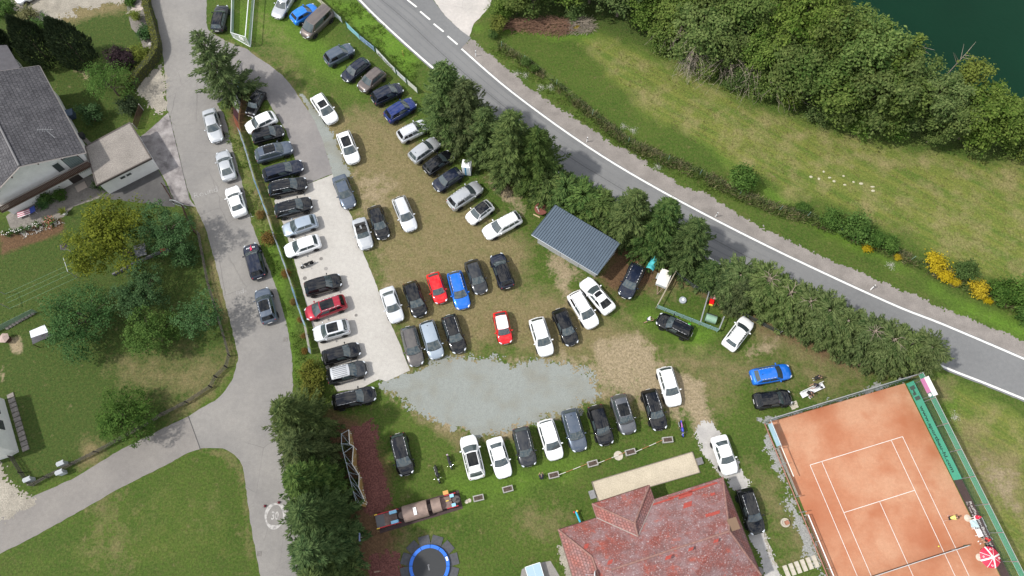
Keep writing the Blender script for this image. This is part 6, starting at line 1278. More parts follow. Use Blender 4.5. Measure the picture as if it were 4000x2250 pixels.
for x in (-1, .0, .9):
    for y in (-.34, .34): m_.tube((x, y, 0), (x, y, .36), .025, 5)
m_.build('leg', M_white_p, sb)
t_ = thing('plant_pot', 'round pot with a leafy palm on the terrace', 'plant', D(166, 538)); MB().lathe([(.22, 0), (.34, .4), (.28, .38)], 12).build('pot', mat('pot_white', (.55, .55, .53), .6), t_)
r = np.random.RandomState(3); n = 40; ph = r.uniform(0, 6.28, n); link('leaves', quads_mesh('leaves', blades(np.tile([[0, 0, .45]], (n, 1)), np.stack([np.cos(ph), np.sin(ph), r.uniform(.1, 1.5, n)], 1), np.tile([[0, 0, 1.]], (n, 1))+r.normal(0, .3, (n, 3)), r.uniform(.5, .9, n), np.full(n, .12)), L_sun), t_)
for i, (x, y) in enumerate(((20,594),(33,590),(47,587),(62,584),(80,578),(98,571))):
    t_ = thing('rose_bush', 'small rose bush with white blooms in the flower bed', 'plant', D(x, y-2), i, 'rose bushes in the flower bed'); c_ = crown_mesh(150+i, .42, .1, .8, L_shrub if i % 2 else L_apple, 4, 14, 18, .13, .12)[0]; link('leaves', c_, t_); [MB().ball((rng.uniform(-.35, .35), rng.uniform(-.35, .35), rng.uniform(.6, .9)), .07, 6, 4).build('bloom', mat('rose_white', (.72, .70, .66), .7), t_) for _ in range(5)]
t_ = thing('red_flower_bed', 'clump of red flowers at the end of the flower bed', 'plant', D(130, 562)); link('leaves', crown_mesh(158, .9, .1, .7, L_shrub, 5, 30, 18, .15, .14)[0], t_); link('blooms', crown_mesh(159, .8, .5, .8, L_pink, 5, 16, 12, .12, .14)[0], t_)
# letter boxes and bins at the branch road
for x, y, lab in ((165,1168,'pale metal cabinet behind the picket fence'),(162,1190,'white gabled letter box on the road side of the picket fence'),(82,1208,'pale blue box at the fence corner')):
    t_ = thing('letter_box', lab, 'box', D(x, y), .45); t_.scale = (.75, .75, .9); MB().box((0, 0, .55), (.85, .5, 1.1)).build('box', mat('pale_metal', (.40, .43, .46), .5), t_); m_ = MB(); m_.add([(-.5,-.33,1.1),(.5,-.33,1.1),(.5,.33,1.1),(-.5,.33,1.1),(-.5,0,1.3),(.5,0,1.3)], [(0,1,5,4),(3,4,5,2),(0,4,3),(1,2,5)]); m_.build('lid', mat('lid_grey', (.40, .42, .44), .5), t_)
t_ = thing('tool_box', 'red crate beside the garden wall', 'crate', D(413, 632)); MB().box((0, 0, .22), (.55, .45, .42), .4).build('crate', PAINT['red'], t_); MB().box((0, 0, .45), (.6, .5, .05), .4).build('lid', mat('lid_red', (.3, .02, .02), .5), t_)
t_ = thing('garden_table', 'grey table top under the yellowing tree', 'table', D(360, 636), .35); MB().box((0, 0, .74), (1.3, 1.6, .05)).build('top', mat('grey_table', (.12, .125, .13), .7), t_); m_ = MB(); [m_.tube((x, y, 0), (x, y, .72), .035, 5) for x in (-.55, .55) for y in (-.7, .7)]; m_.build('leg', M_steel, t_)
M_star = mat('star_paving', (.42, .36, .33), .9); m_ = MB(); c = D(343, 22)
for k in range(10):
    a0 = k*math.pi/5; r0, r1, r2 = (1.6 if k % 2 == 0 else .6), (.6 if k % 2 == 0 else 1.6), 0; a1 = a0+math.pi/5; m_.add([(c.x, c.y, .024), (c.x+r0*math.cos(a0), c.y+r0*math.sin(a0), .024), (c.x+r1*math.cos(a1), c.y+r1*math.sin(a1), .024)], [(0, 1, 2)])
o = m_.build('star_paving', M_star); o['kind'] = 'structure'
o = sheet('paved_bed', DD((317,5),(366,-10),(385,70),(396,128),(385,145),(370,150),(352,95),(330,70)), .012, M_pave, .06)
for i, (x, y) in enumerate(((359,89),(382,114),(381,136))): tag(MB().ball((0, 0, .18), (.42, .34, .3), 8, 5).build('garden_stone', mat('field_stone', (.36, .34, .32), .9, noi=[(4, .7, 1.2)]), None, D(x, y)), ('large pale stone in the bed beside the hedge', 'small pale stone halfway along the hedge bed', 'small pale stone at the lower hedge bend')[i], 'stone')
# ================================================================ pen, trailer, tools
pen = thing('pen_fence', 'green tubular rail fence round the grass pen', 'fence', D(1658, 765)); a, b_ = D(1650, 775), D(1803, 835); m_ = MB()
d = (b_-a); nrm = Vector((-d.y, d.x, 0)).normalized()
for k in range(5):
    o_ = nrm*(.0)+Vector((0, 0, .25+.2*k)); m_.tube(a+o_, b_+o_, .022, 5)
for k in range(8): p = a+d*k/7; m_.tube(p, p+Vector((0, 0, 1.12)), .045, 6)
bw(m_, 'rails', mat('mint_rail', (.22, .36, .33), .5), pen); m_ = panel_quads([a+nrm*.05, b_+nrm*.05], .06, 1.05, .02); bw(m_, 'mesh_panel', net_mat('dark_green_mesh', (.03, .085, .06), .72), pen)
e0 = D(1696, 690); m_ = MB(); m_.tube(a+Vector((0, 0, 1.05)), e0+Vector((0, 0, 1.05)), .07, 5); [m_.tube(a.lerp(e0, u), a.lerp(e0, u)+Vector((0, 0, 1.05)), .05, 5) for u in (0, .5, 1)]; bw(m_, 'side_beam', mat('timber_beam', (.33, .29, .22), .8), pen)
f0_, f1_ = a.lerp(b_, .70), D(1781, 733); m_ = MB(); m_.tube(f0_+Vector((0, 0, 1.)), f1_+Vector((0, 0, 1.)), .075, 6); [m_.tube(f0_.lerp(f1_, u), f0_.lerp(f1_, u)+Vector((0, 0, 1.)), .05, 5) for u in (0, 1)]; bw(m_, 'cross_beam', M_steel, pen)
g1 = D(1816, 803); m_ = MB(); m_.tube(b_+Vector((0, 0, 1.)), g1+Vector((0, 0, 1.)), .075, 6).tube(g1, g1+Vector((0, 0, 1.)), .05, 6); bw(m_, 'end_beam', M_steel, pen)
wf = thing('wire_fence', 'sagging dark wire mesh fence in front of the roadside spruces', 'fence', D(1700, 700)); pts = DD((1697,690),(1745,725),(1790,742),(1850,785),(1960,840)); m_ = panel_quads(pts, 0, .9, .02); bw(m_, 'mesh_panel', net_mat('dark_mesh', (.06, .075, .07), .4), wf); m_ = MB(); [m_.tube(p, p+Vector((0, 0, 1.1)), .04, 5) for p in pts]; bw(m_, 'post', M_steel, wf)
for x, y, lab in ((1247,778,None),): pass
t_ = thing('covered_pit', 'round grey lid with a white sheet inside the pen', 'lid', D(1717, 756)); MB().lathe([(.42, 0), (.42, .22), (.36, .27)], 24).build('lid', mat('grey_lid', (.30, .33, .36), .6), t_); MB().box((0, .02, .285), (.24, .26, .02), .4).build('sheet', M_white_p, t_)
tr = thing('toy_tractor', 'red toy tractor with pale red trailer box in the pen', 'toy', D(1789, 758), R(70)); MB().box((.45, 0, .48), (.62, .62, .3)).build('box', mat('faded_red', (.48, .25, .26), .6), tr); m_ = MB(); m_.box((-.25, 0, .42), (.62, .52, .3)).box((-.15, 0, .62), (.3, .42, .18)); m_.build('hood', PAINT['red'], tr); m_ = MB(); m_.box((-.62, 0, .35), (.14, .42, .22)); m_.build('front', mat('yellow_plastic', (.65, .5, .05), .5), tr)
for x in (-.4, .5):
    for y in (-.36, .36): m_ = MB(); m_.lathe([(.2, -.06), (.2, .06)], 14); q = Matrix.Rotation(math.pi/2, 3, 'X'); m_.v = [tuple(q @ Vector(p)+Vector((x, y, .2))) for p in m_.v]; m_.build('wheel', TYRE, tr)
t_ = thing('fire_basket', 'rusty round fire basket beside the toy tractor', 'fire basket', D(1811, 765)); m_ = MB()
for z, r_ in ((.1, .32), (.3, .40), (.5, .45)): m_.torus((0, 0, z), r_, .03)
for k in range(14): a_ = 6.28*k/14; m_.tube((.3*math.cos(a_), .3*math.sin(a_), .05), (.46*math.cos(a_), .46*math.sin(a_), .55), .018, 4)
m_.build('basket', mat('rust', (.13, .055, .035), .9, noi=[(8, .6, 1.4)]), t_); m_ = MB(); m_.lathe([(.3, .08), (.32, .2), (.05, .26)], 12); m_.build('ash', mat('ash', (.20, .12, .09), .9, noi=[(9, .5, 1.5)]), t_); MB().ball((0, -.04, .28), (.09, .07, .06), 7, 4).build('log', mat('charred_log', (.5, .4, .3), .8), t_)
t_ = thing('barrel_drum', 'pale green half barrel lying in the pen', 'barrel', D(1785, 805), R(-20)); m_ = MB(); n = 18
for s_ in range(1): m_.grid(lambda u, v: Vector((-.62+1.24*u, .48*math.cos(-.5+3.9*v), .5+.48*math.sin(-.5+3.9*v))), 6, 18)
m_.build('drum', mat('pale_green_paint', (.20, .33, .24), .5, noi=[(2, .9, 1.08)]), t_); m_ = MB(); m_.box((0, .42, .62), (1.24, .12, .35)); m_.build('opening', DARK, t_); m_ = MB(); [m_.lathe([(.47, -.02), (.47, .02)], 18) for _ in range(1)]; q = Matrix.Rotation(math.pi/2, 3, 'Y'); v0 = m_.v; m_.v = [tuple(q @ Vector(p)+Vector((-.61, 0, .5))) for p in v0]; b2_ = len(v0); m_.add([q @ Vector(p)+Vector((.61, 0, .5)) for p in v0], [tuple(f) for f in m_.f]); m_.build('end_plate', mat('dark_green_paint', (.08, .15, .11), .5), t_)
tl = thing('box_trailer', 'white covered car trailer beside the pen', 'trailer', D(1666, 707), R(66)); MB().box((0, 0, .75), (2.0, 1.25, .55)).build('box', mat('trailer_side', (.55, .55, .54), .6), tl); m_ = MB(); m_.grid(lambda u, v: Vector((-1.03+2.06*u, -.66+1.32*v, 1.04+.10*math.sin(math.pi*v))), 6, 6); m_.build('cover', mat('trailer_cover', (.70, .68, .63), .6, col2=((.42, .37, .27), .9), ramp=(.6, .75)), tl)
MB().box((-1.04, 0, .92), (.05, 1.28, .2)).build('front_board', mat('trailer_rim', (.40, .44, .46), .5), tl); m_ = MB(); m_.tube((-1., .35, .5), (-2.0, 0, .45), .04, 6).tube((-1., -.35, .5), (-2.0, 0, .45), .04, 6).tube((-1.9, 0, 0), (-1.9, 0, .6), .035, 6); m_.build('drawbar', mat('rusty_bar', (.25, .17, .13), .7), tl)
for s_ in (1, -1): m_ = MB(); m_.lathe([(.3, -.09), (.3, .09)], 16); q = Matrix.Rotation(math.pi/2, 3, 'X'); m_.v = [tuple(q @ Vector(p)+Vector((.1, s_*.76, .3))) for p in m_.v]; m_.build('wheel', TYRE, tl); MB().box((.1, s_*.76, .64), (.75, .22, .06)).build('mudguard', mat('trailer_rim', (.4, .4, .4)), tl)
t_ = thing('beach_umbrella', 'turquoise folded tarpaulin under the spruce beside the trailer', 'tarpaulin', D(1640, 668), R(-30)); m_ = MB(); m_.grid(lambda u, v: Vector((-.45+.9*u, -1.+2.*v, .9+.3*math.sin(math.pi*u)+.05*math.sin(v*17))), 8, 16); m_.build('canvas', mat('turquoise_canvas', (.06, .42, .45), .7, noi=[(4, .7, 1.2)]), t_); m_ = MB(); [m_.tube((x, y, 0), (x, y, .9), .03, 5) for x in (-.4, .4) for y in (-.8, .8)]; m_.build('leg', M_steel, t_); t_.name = 'tarpaulin'
t_ = thing('cable_reel', 'round rusty red table top with a small machine, left of the shed', 'table', D(1361, 532)); MB().lathe([(.78, .68), (.82, .70), (.82, .76), (.78, .78)], 28).build('top', mat('rusty_red', (.17, .055, .040), .8, noi=[(3, .8, 1.2)]), t_); MB().lathe([(.3, 0), (.3, .68)], 12).build('base', M_wood, t_); m_ = MB(); m_.tube((-.45, .1, .8), (.1, .15, .9), .05, 6).ball((-.5, .1, .88), .13, 7, 4).tube((-.5, .1, .85), (-.25, -.5, .82), .05, 6); m_.build('machine', mat('machine_grey', (.42, .37, .33), .6), t_); t_.name = 'round_table'
o = MB().box((0, 0, .1), (.9, .12, .12), R(-28)).build('timber_bar', mat('fresh_timber', (.50, .40, .24), .8), None, D(1350, 544)); tag(o, 'short yellow timber lying beside the round rusty table', 'timber')
# portable toilet
pt = thing('portable_toilet', 'white and blue portable toilet cabin beside the spruces', 'portable toilet', D(1176, 433), R(-8)); MB().box((0, 0, .08), (1.12, 1.12, .16)).build('base', DARK, pt); MB().box((0, 0, 1.08), (1.05, 1.05, 1.9)).build('cabin', M_white_p, pt); MB().box((0, -.535, 1.05), (.66, .03, 1.75)).build('door', mat('pale_blue_door', (.55, .62, .66), .4), pt)
m_ = MB(); [m_.box((x, -.545, 1.05), (.16, .03, 1.8)) for x in (-.08, )]; [m_.box((sx*.53, -.40, 1.05), (.03, .16, 1.8)) for sx in (1,)]; m_.build('blue_stripe', mat('cabin_blue', (.03, .22, .42), .4), pt); m_ = MB(); m_.add([(-.56,-.56,2.03),(.56,-.56,2.03),(.56,.56,2.03),(-.56,.56,2.03),(-.3,-.3,2.28),(.3,-.3,2.28),(.3,.3,2.28),(-.3,.3,2.28)], [(0,1,5,4),(1,2,6,5),(2,3,7,6),(3,0,4,7),(4,5,6,7)]); m_.build('roof', mat('toilet_roof', (.74, .75, .76), .5), pt); MB().tube((.3, .42, 2.05), (.3, .42, 2.5), .05, 8).build('vent_pipe', DARK, pt)
# delineator posts, garden wires
for i, (x, y) in enumerate(((1197,141),(1476,357),(1800,545),(2190,729))):
    t_ = thing('road_delineator', ('white roadside marker post at the driveway end', 'white roadside marker post level with the two spruce clumps', 'white roadside marker post above the spruces behind the trailer', 'leaning white roadside marker post near the goldenrod')[i], 'marker post', D(x, y), .6, 'roadside marker posts'); m_ = MB(); tip = (.35, .1, .85) if i == 3 else (0.02, 0, 1.05); m_.tube((0, 0, 0), tip, .07, 6, .055); m_.build('post', M_white_p, t_); m_ = MB(); q = Vector(tip); m_.tube(q*.72, q*.88, .068, 6); m_.build('band', DARK, t_)
t_ = thing('marker_stake', 'thin yellow stake in the road bank behind the white banners', 'stake', D(1015, 142)); MB().tube((0, 0, 0), (0, .02, 1.1), .035, 5).build('stake', mat('yellow_stake', (.5, .42, .1), .6), t_); MB().ball((0, .02, 1.12), .05, 6, 4).build('cap', mat('yellow_plastic', (.6, .5, .1)), t_)
mf = thing('meadow_fence', 'thin wire fence on green posts along the meadow', 'fence', D(1250, 110)); pts = DD((1262,120),(1320,155),(1400,215),(1490,290),(1580,360),(1680,405),(1760,440),(1860,490),(1960,530),(2030,545),(2110,585),(2200,615),(2290,655),(2400,700)); m_ = MB()
for p in pts: m_.tube(p, p+Vector((0, 0, 1.25)), .035, 5)
bw(m_, 'post', mat('pale_green_post', (.22, .34, .27), .6), mf); m_ = MB(); [m_.tube(a+Vector((0, 0, z)), b_+Vector((0, 0, z)), .004, 4) for a, b_ in zip(pts, pts[1:]) for z in (.4, .8, 1.2)]; bw(m_, 'wire', mat('dull_wire', (.14, .15, .14), .6), mf)
r = np.random.RandomState(9)
WH = crown_mesh(161, .8, .1, .6, L_flower, 5, 30, 6, .12, .30)[0]
for i, (x, y) in enumerate(((1322,192),(1362,222),(1385,220),(1568,320),(1592,330),(2400,1050),(1300,188),(1655,422),(2240,668))): t_ = thing('white_flowers', 'patch of pale wild flowers in the roadside grass', 'flowers', D(x, y), i, 'pale wild flowers along the road', (.55, .55, .4)); link('bloom', WH, t_); link('stem', RT, t_, (0, 0, 0)); 
m_ = MB()
for x, y in ((2072,432),(2087,447),(2122,443),(2125,465),(2147,458),(2060,450),(2195,470),(2196,480),(2166,462),(2040,445),(2098,456)):
    p = D(x, y); m_.ball((p.x, p.y, .03), (r.uniform(.15, .3), r.uniform(.12, .2), .05), 7, 4)
o = m_.build('hay_litter', mat('pale_hay', (.40, .38, .27), .9)); o['kind'] = 'stuff'
tag(MB().ball((0, 0, .25), (.72, .6, .42), 12, 6).build('earth_heap', mat('earth_heap', (.30, .19, .125), .95, noi=[(6, .6, 1.3)], bump=(6, .8, .1)), None, D(2166, 912)), 'round reddish anthill at the foot of the topped spruces', 'earth heap')
# ================================================================ playground
rb = D(952, 1300); tm = T(1, 2, 905, 985); rubber = mat('rubber_mat', (.050, .032, .032), .9, noi=[(5, .8, 1.2)]); RM = TT(1, 2, (905,985), (1530,800), (1562,940), (938,1128)); sheet('rubber_mat', RM, .024, rubber)
d = T(1, 2, 1500, 880)-T(1, 2, 915, 1045); ta = math.atan2(d.y, d.x); toy = thing('toy_train', 'wooden play train with red rails and barrel roofs', 'playground train', T(1, 2, 915, 1045), ta); TL = d.length; k_ = TL/ (1500-915)*1.0
M_plank = mat('play_planks', (.17, .115, .10), .8, noi=[(4, .8, 1.2)]); M_tin = mat('barrel_roof', (.235, .170, .142), .55, .1, noi=[(1.5, .75, 1.2)]); M_pred = mat('play_red', (.42, .02, .03), .5); M_pblue = mat('play_blue', (.22, .48, .68), .5); M_pyel = mat('play_yellow', (.62, .45, .04), .5)
def tx(px): return (px-915)/(1500-915)*TL
m_ = MB(); m_.box((tx(990), 0, .45), (tx(1070)-tx(915), 1.25, .08)); m_.build('rear_deck', M_plank, toy); m_ = MB(); m_.box((tx(945), 0, .48), (tx(975)-tx(915), 1.3, .12)); m_.build('ramp', mat('ramp_grey', (.12, .12, .125), .8), toy)
m_ = MB()
for s_ in (1, -1): m_.tube((tx(920), s_*.68, .95), (tx(1085), s_*.68, .95), .05, 6); [m_.tube((tx(x), s_*.68, 0), (tx(x), s_*.68, .95), .04, 6) for x in (920, 960, 1000, 1040, 1085)]; m_.tube((tx(1440), s_*.66, 1.), (tx(1520), s_*.66, 1.), .05, 6); [m_.tube((tx(x), s_*.66, 0), (tx(x), s_*.66, 1.), .04, 6) for x in (1440, 1480, 1520)]
m_.build('rail', M_pred, toy); m_ = MB(); [m_.box((tx(x), s_*.5, .85), (.75, .30, .5)) for x in (1050,) for s_ in (1, -1)]; [m_.box((tx(1490), s_*.48, .9), (.42, .32, .4)) for s_ in (1, -1)]; m_.build('bench_panel', M_pblue, toy)
m_ = MB(); [m_.box((tx(x), s_*.70, .98), (.3, .09, .09)) for x in (925,) for s_ in (1, -1)]; [m_.box((tx(1450), s_*.1, .98), (.3, .09, .09)) for s_ in (1,)]; m_.build('handle', M_pyel, toy)
for x0, x1, w_ in ((1118, 1300, .85), (1330, 1400, .72)):
    m_ = MB(); m_.grid(lambda u, v: Vector((tx(x0)+(tx(x1)-tx(x0))*u, w_*math.cos(math.pi*v), .62+.88*w_*math.sin(math.pi*v))), 8, 14); m_.build('barrel_roof', M_tin, toy)
    m_ = MB()
    for xe in (x0, x1): m_.add([(tx(xe)+(.03 if xe == x0 else -.03), w_*.97*math.cos(math.pi*k/12), .62+.86*w_*math.sin(math.pi*k/12)) for k in range(13)]+[(tx(xe), -w_*.97, 0), (tx(xe), w_*.97, 0)], [tuple(range(15))])
    m_.box(((tx(x0)+tx(x1))/2, 0, .31), (tx(x1)-tx(x0)-.1, w_*1.8, .62)); m_.build('wagon_body', M_plank, toy)
m_ = MB(); m_.box((tx(1210), -.05, 1.415), (.32, .75, .03)); m_.build('white_board', M_white_p, toy)
for x_ in (1103, 1315): MB().lathe([(.36, 0), (.36, .5), (.33, .52)], 16, (tx(x_), 0, 0)).build('coupling_stump', mat('stump', (.14, .11, .10), .9), toy)
m_ = MB(); m_.box((tx(1440), 0, .5), (tx(1480)-tx(1400), 1.15, .1)); m_.build('front_deck', M_plank, toy); m_ = MB(); m_.lathe([(.42, 0), (.42, .9), (.36, .92)], 8, (tx(1515), 0, 0)); m_.lathe([(.12, .9), (.14, 1.35)], 10, (tx(1508), 0, 0)); m_.build('boiler', mat('boiler', (.07, .06, .06), .7), toy); m_ = MB(); m_.box((tx(1452), .95, .9), (.55, .4, .3)); m_.build('side_box', mat('orange_board', (.5, .26, .07), .6), toy)
# trampoline sunk in rubber tiles
tc_ = D(1081, 1424); tp = thing('trampoline', 'round trampoline with blue rim sunk between grey rubber tiles', 'trampoline', (tc_.x, tc_.y, 0), 0, None, (.93, .93, 1)); m_ = MB(); n = 48
m_.lathe([(0.01, .30), (1.88, .31), (1.9, .29)], n); m_.build('jumping_mat', mat('jump_mat', (.028, .030, .033), .8), tp)
m_ = MB()
for k in range(12):
    a0, a1 = 6.283*k/12+.012, 6.283*(k+1)/12-.012
    for j in range(4): b0, b1 = a0+(a1-a0)*j/4, a0+(a1-a0)*(j+1)/4; m_.add([(r_*math.cos(a_), r_*math.sin(a_), z) for r_, a_, z in ((1.86, b0, .35), (2.22, b0, .34), (2.22, b1, .34), (1.86, b1, .35), (2.24, b0, .05), (2.24, b1, .05))], [(0, 1, 2, 3), (1, 4, 5, 2)])
m_.build('rim_pad', mat('rim_blue', (.012, .13, .58), .45), tp); M_tile = mat('rubber_tile', (.062, .064, .072), .9, noi=[(4, .8, 1.2)])
for k in range(12): a_ = 6.283*(k+.5)/12; m_ = MB(); m_.box((2.72*math.cos(a_), 2.72*math.sin(a_), .05), (1.02, 1.22, .07), a_); m_.build('ground_tile', M_tile, tp)
lettering('Dralor', .26, mat('print_grey', (.35, .36, .38), .7), tp, Matrix.Translation((-.05, -.15, .325)) @ Matrix.Rotation(R(-75), 4, 'Z'), 0, .9, 'print', True); a_ = R(22); MB().box((2.05*math.cos(a_), 2.05*math.sin(a_), .365), (.22, .42, .015), a_).build('notice', M_white_p, tp)
# climbing wall
CWp = [T(1, 2, x, y) for x, y in ((702,345),(712,425),(745,480),(742,610),(787,700),(792,790),(832,905))]; CW = [Vector((p.x, p.y, 0)) for p in CWp]
cw = thing('climbing_wall', 'folded climbing wall of ply panels on a steel lattice', 'climbing wall', CW[0]); MBp = mat('ply_panel', (.28, .18, .06), .6, noi=[(2, .85, 1.1)])
front = [T(1, 2, x, y) for x, y in ((722,455),(752,500),(770,590),(758,650),(800,760),(812,880),(832,940))]
edge = [T(1, 2, x, y, 2.8) for x, y in ((700,345),(705,452),(735,468),(725,605),(778,688),(775,780),(820,880),(790,915))]
base_ = [Vector((p.x-.25+.22*(k % 2), p.y-.05, 0)) for k, p in enumerate(edge)]
m_ = MB()
for k in range(len(edge)-1): m_.add([edge[k], edge[k+1], base_[k+1], base_[k]], [(0, 1, 2, 3)])
bw(m_, 'panel', MBp, cw); m_ = MB(); [m_.tube(p, q, .045, 4) for p, q in zip(edge, edge[1:])]; bw(m_, 'top_edge', mat('pale_edge', (.55, .54, .5), .6), cw)
back = [T(1, 2, x, y, 2.8) for x, y in ((645,378),(645,450),(660,522),(680,595),(697,665),(715,738),(733,812),(755,885))]; m_ = MB(); m_.path(back, .035, 6)
for k, p in enumerate(back): m_.tube(p, edge[min(k, len(edge)-1)], .025, 5).tube((p.x, p.y, 0), p, .035, 5); m_.ball(p, .08, 6, 4)
for k in range(len(back)-1): m_.tube(back[k], edge[min(k+1, len(edge)-1)], .02, 4)
bw(m_, 'lattice', mat('lattice_steel', (.35, .40, .43), .4, .6), cw); m_ = MB()
for _ in range(50): k = rng.randrange(len(edge)-1); u, v = rng.random(), rng.uniform(.1, .9); p = edge[k].lerp(edge[k+1], u).lerp(base_[k].lerp(base_[k+1], u), v); m_.ball((p.x+.04, p.y, p.z), .05, 5, 4)
bw(m_, 'hold', mat('climbing_hold', (.6, .6, .55), .6), cw)
t_ = thing('spring_board', 'light blue seesaw bar with coloured knobs at the clubhouse gutter', 'play bar', T(2, 2, 480, 970)); e_ = T(2, 2, 510, 1040)-T(2, 2, 480, 970); m_ = MB()
for k in range(9): p = e_*k/8; m_.ball((p.x, p.y, .5), (.11, .11, .1), 8, 5)
m_.tube((0, 0, .45), (e_.x, e_.y, .45), .07, 6).tube((0, 0, 0), (0, 0, .45), .05, 6).tube((e_.x, e_.y, 0), (e_.x, e_.y, .45), .05, 6); m_.build('bar', mat('toy_cyan', (.03, .42, .62), .5), t_)
for k, (x, y, c) in enumerate(((-.2, .0, ('play_red',)), (.12, .12, ('play_yellow',)))): m_ = MB(); m_.ball((x, y, .55), .12, 8, 5); m_.build('knob', MC[c[0]], t_)
tt = thing('table_tennis_table', 'pale blue table tennis table on a paved square', 'table', D(1348, 1452), R(17)); MB().box((0, 0, .74), (1.6, 2.5, .05)).build('top', mat('table_blue', (.30, .42, .54), .4), tt); m_ = MB(); [m_.box(c_, s_) for c_, s_ in (((0, 1.24, .768), (1.6, .04, .01)), ((-.79, 0, .768), (.04, 2.5, .01)), ((.79, 0, .768), (.04, 2.5, .01)), ((0, 0, .768), (.015, 2.5, .01)))]; m_.build('lines', M_white_p, tt); m_ = MB(); [m_.box((x, y, .36), (.12, .5, .72)) for x in (-.5, .5) for y in (-.7, .7)]; m_.build('leg', mat('concrete_leg', (.3, .3, .3), .8), tt)
for i, (x, y, lab) in enumerate(((957,1437,'wooden post standing in the lower mulch bed'),)): t_ = thing('wooden_post', lab, 'post', D(x, y)); MB().tube((0, 0, 0), (0, 0, 2.2), .07, 6).build('post', mat('post_wood', (.22, .15, .11), .9), t_); MB().box((0, 0, 2.2), (.5, .12, .08), .2).build('crossbar', MC['post_wood'], t_)
t_ = thing('notice_board', 'small blue and white notice board at the edge of the lane spruces', 'board', D(911, 1352)); MB().tube((0, 0, 0), (0, 0, 1.4), .05, 6).build('post', M_steel, t_); MB().box((0, 0, 1.3), (.06, .8, .5), .1).build('panel', mat('board_blue', (.25, .30, .5), .5), t_)
# planters and barrier tape
M_trough = mat('planter_concrete', (.30, .29, .275), .9, noi=[(6, .75, 1.2)]); M_soil = mat('soil', (.07, .05, .038), .95, noi=[(9, .5, 1.5)])
pls = [(T(2, 2, 1170, 425), .1, 'rightmost planter trough, next to the blue dirt bike'), (T(2, 2, 890, 517), .25, 'second planter trough from the right, beside the round manhole'), (T(2, 2, 606, 603), .25, 'planter trough in the middle of the barrier line'), (T(2, 2, 313, 690), .22, 'planter trough next to the crouching person'), (T(1, 2, 1900, 795), .25, 'planter trough below the white sedans'), (T(1, 2, 1680, 862), .22, 'planter trough at the head of the toy train')]
for p, a_, lab in pls:
    t_ = thing('planter_trough', lab, 'planter', p, a_, 'concrete planter troughs'); m_ = MB(); w_, l_ = .62, 1.12
    for c_, s_ in (((0, w_/2-.05, .24), (l_, .1, .48)), ((0, -w_/2+.05, .24), (l_, .1, .48)), ((l_/2-.05, 0, .24), (.1, w_-.2, .48)), ((-l_/2+.05, 0, .24), (.1, w_-.2, .48)), ((0, 0, .1), (l_-.2, w_-.2, .2))): m_.box(c_, s_)
    m_.build('trough', M_trough, t_); m_ = MB(); m_.box((0, 0, .34), (l_-.21, w_-.21, .2)); [m_.ball((rng.uniform(-.4, .4), rng.uniform(-.18, .18), .46), (.09, .07, .05), 6, 4) for _ in range(12)]; m_.build('soil', M_soil, t_)
for i in range(3):
    a, b_ = pls[i][0]+Vector((-.5, 0, .5)), pls[i+1][0]+Vector((.5, 0, .5)); t_ = thing('barrier_tape', ('red and white barrier tape at the right end of the planter line', 'red and white barrier tape over the round manhole', 'red and white barrier tape next to the crouching person')[i], 'barrier tape', a, 0, 'barrier tape between planters'); n = 8; m_ = MB()
    for k in range(n): p, q = a.lerp(b_, k/n), a.lerp(b_, (k+1)/n); f = lambda u: Vector((0, 0, -.22*math.sin(math.pi*u))); m_.mt((k//2) % 2); m_.box(((p+q)/2+f((k+.5)/n)-a), ((q-p).length, .055, .02), math.atan2((q-p).y, (q-p).x))
    m_.build('tape', [mat('tape_red', (.30, .13, .05), .6), mat('tape_white', (.58, .56, .50), .6)], t_)
for i, (x, y) in enumerate(((1411,584+0),)): pass
tag(MB().box((0, 0, .2), (.62, .72, .4), .28).build('stone_block', mat('dark_stone', (.15, .145, .145), .9, noi=[(4, .8, 1.2)]), None, T(2, 2, 1412, 585)), 'dark stone block at the right end of the boules court', 'stone block')
tag(MB().box((0, 0, .12), (.62, .85, .24), .3).build('stone_slab', mat('grey_stone', (.20, .20, .205), .9, noi=[(4, .8, 1.2)]), None, T(2, 2, 605, 835)), 'grey stone slab at the left end of the boules court', 'stone slab')
t_ = thing('flower_tub', 'round concrete ring with a small square pot on the lawn', 'planter', D(1974, 1315)); MB().lathe([(.46, 0), (.46, .25), (.36, .26), (.34, .15)], 18).build('ring', M_slab, t_); MB().box((.12, 0, .32), (.38, .38, .3), .4).build('pot', mat('terracotta', (.30, .13, .08), .8), t_)
# red spruce twig flags on the lane
for x, y, lab in ((667,1273,'small dark red cone standing left above the speed mark'),(702,1264,'small dark red cone standing right above the speed mark')): t_ = thing('marker_cone', lab, 'cone', D(x, y)); MB().lathe([(.12, .03), (.03, .42)], 10).build('cone', mat('cone_red', (.34, .03, .05), .6), t_); MB().box((0, 0, .015), (.3, .3, .03)).build('foot', DARK, t_)
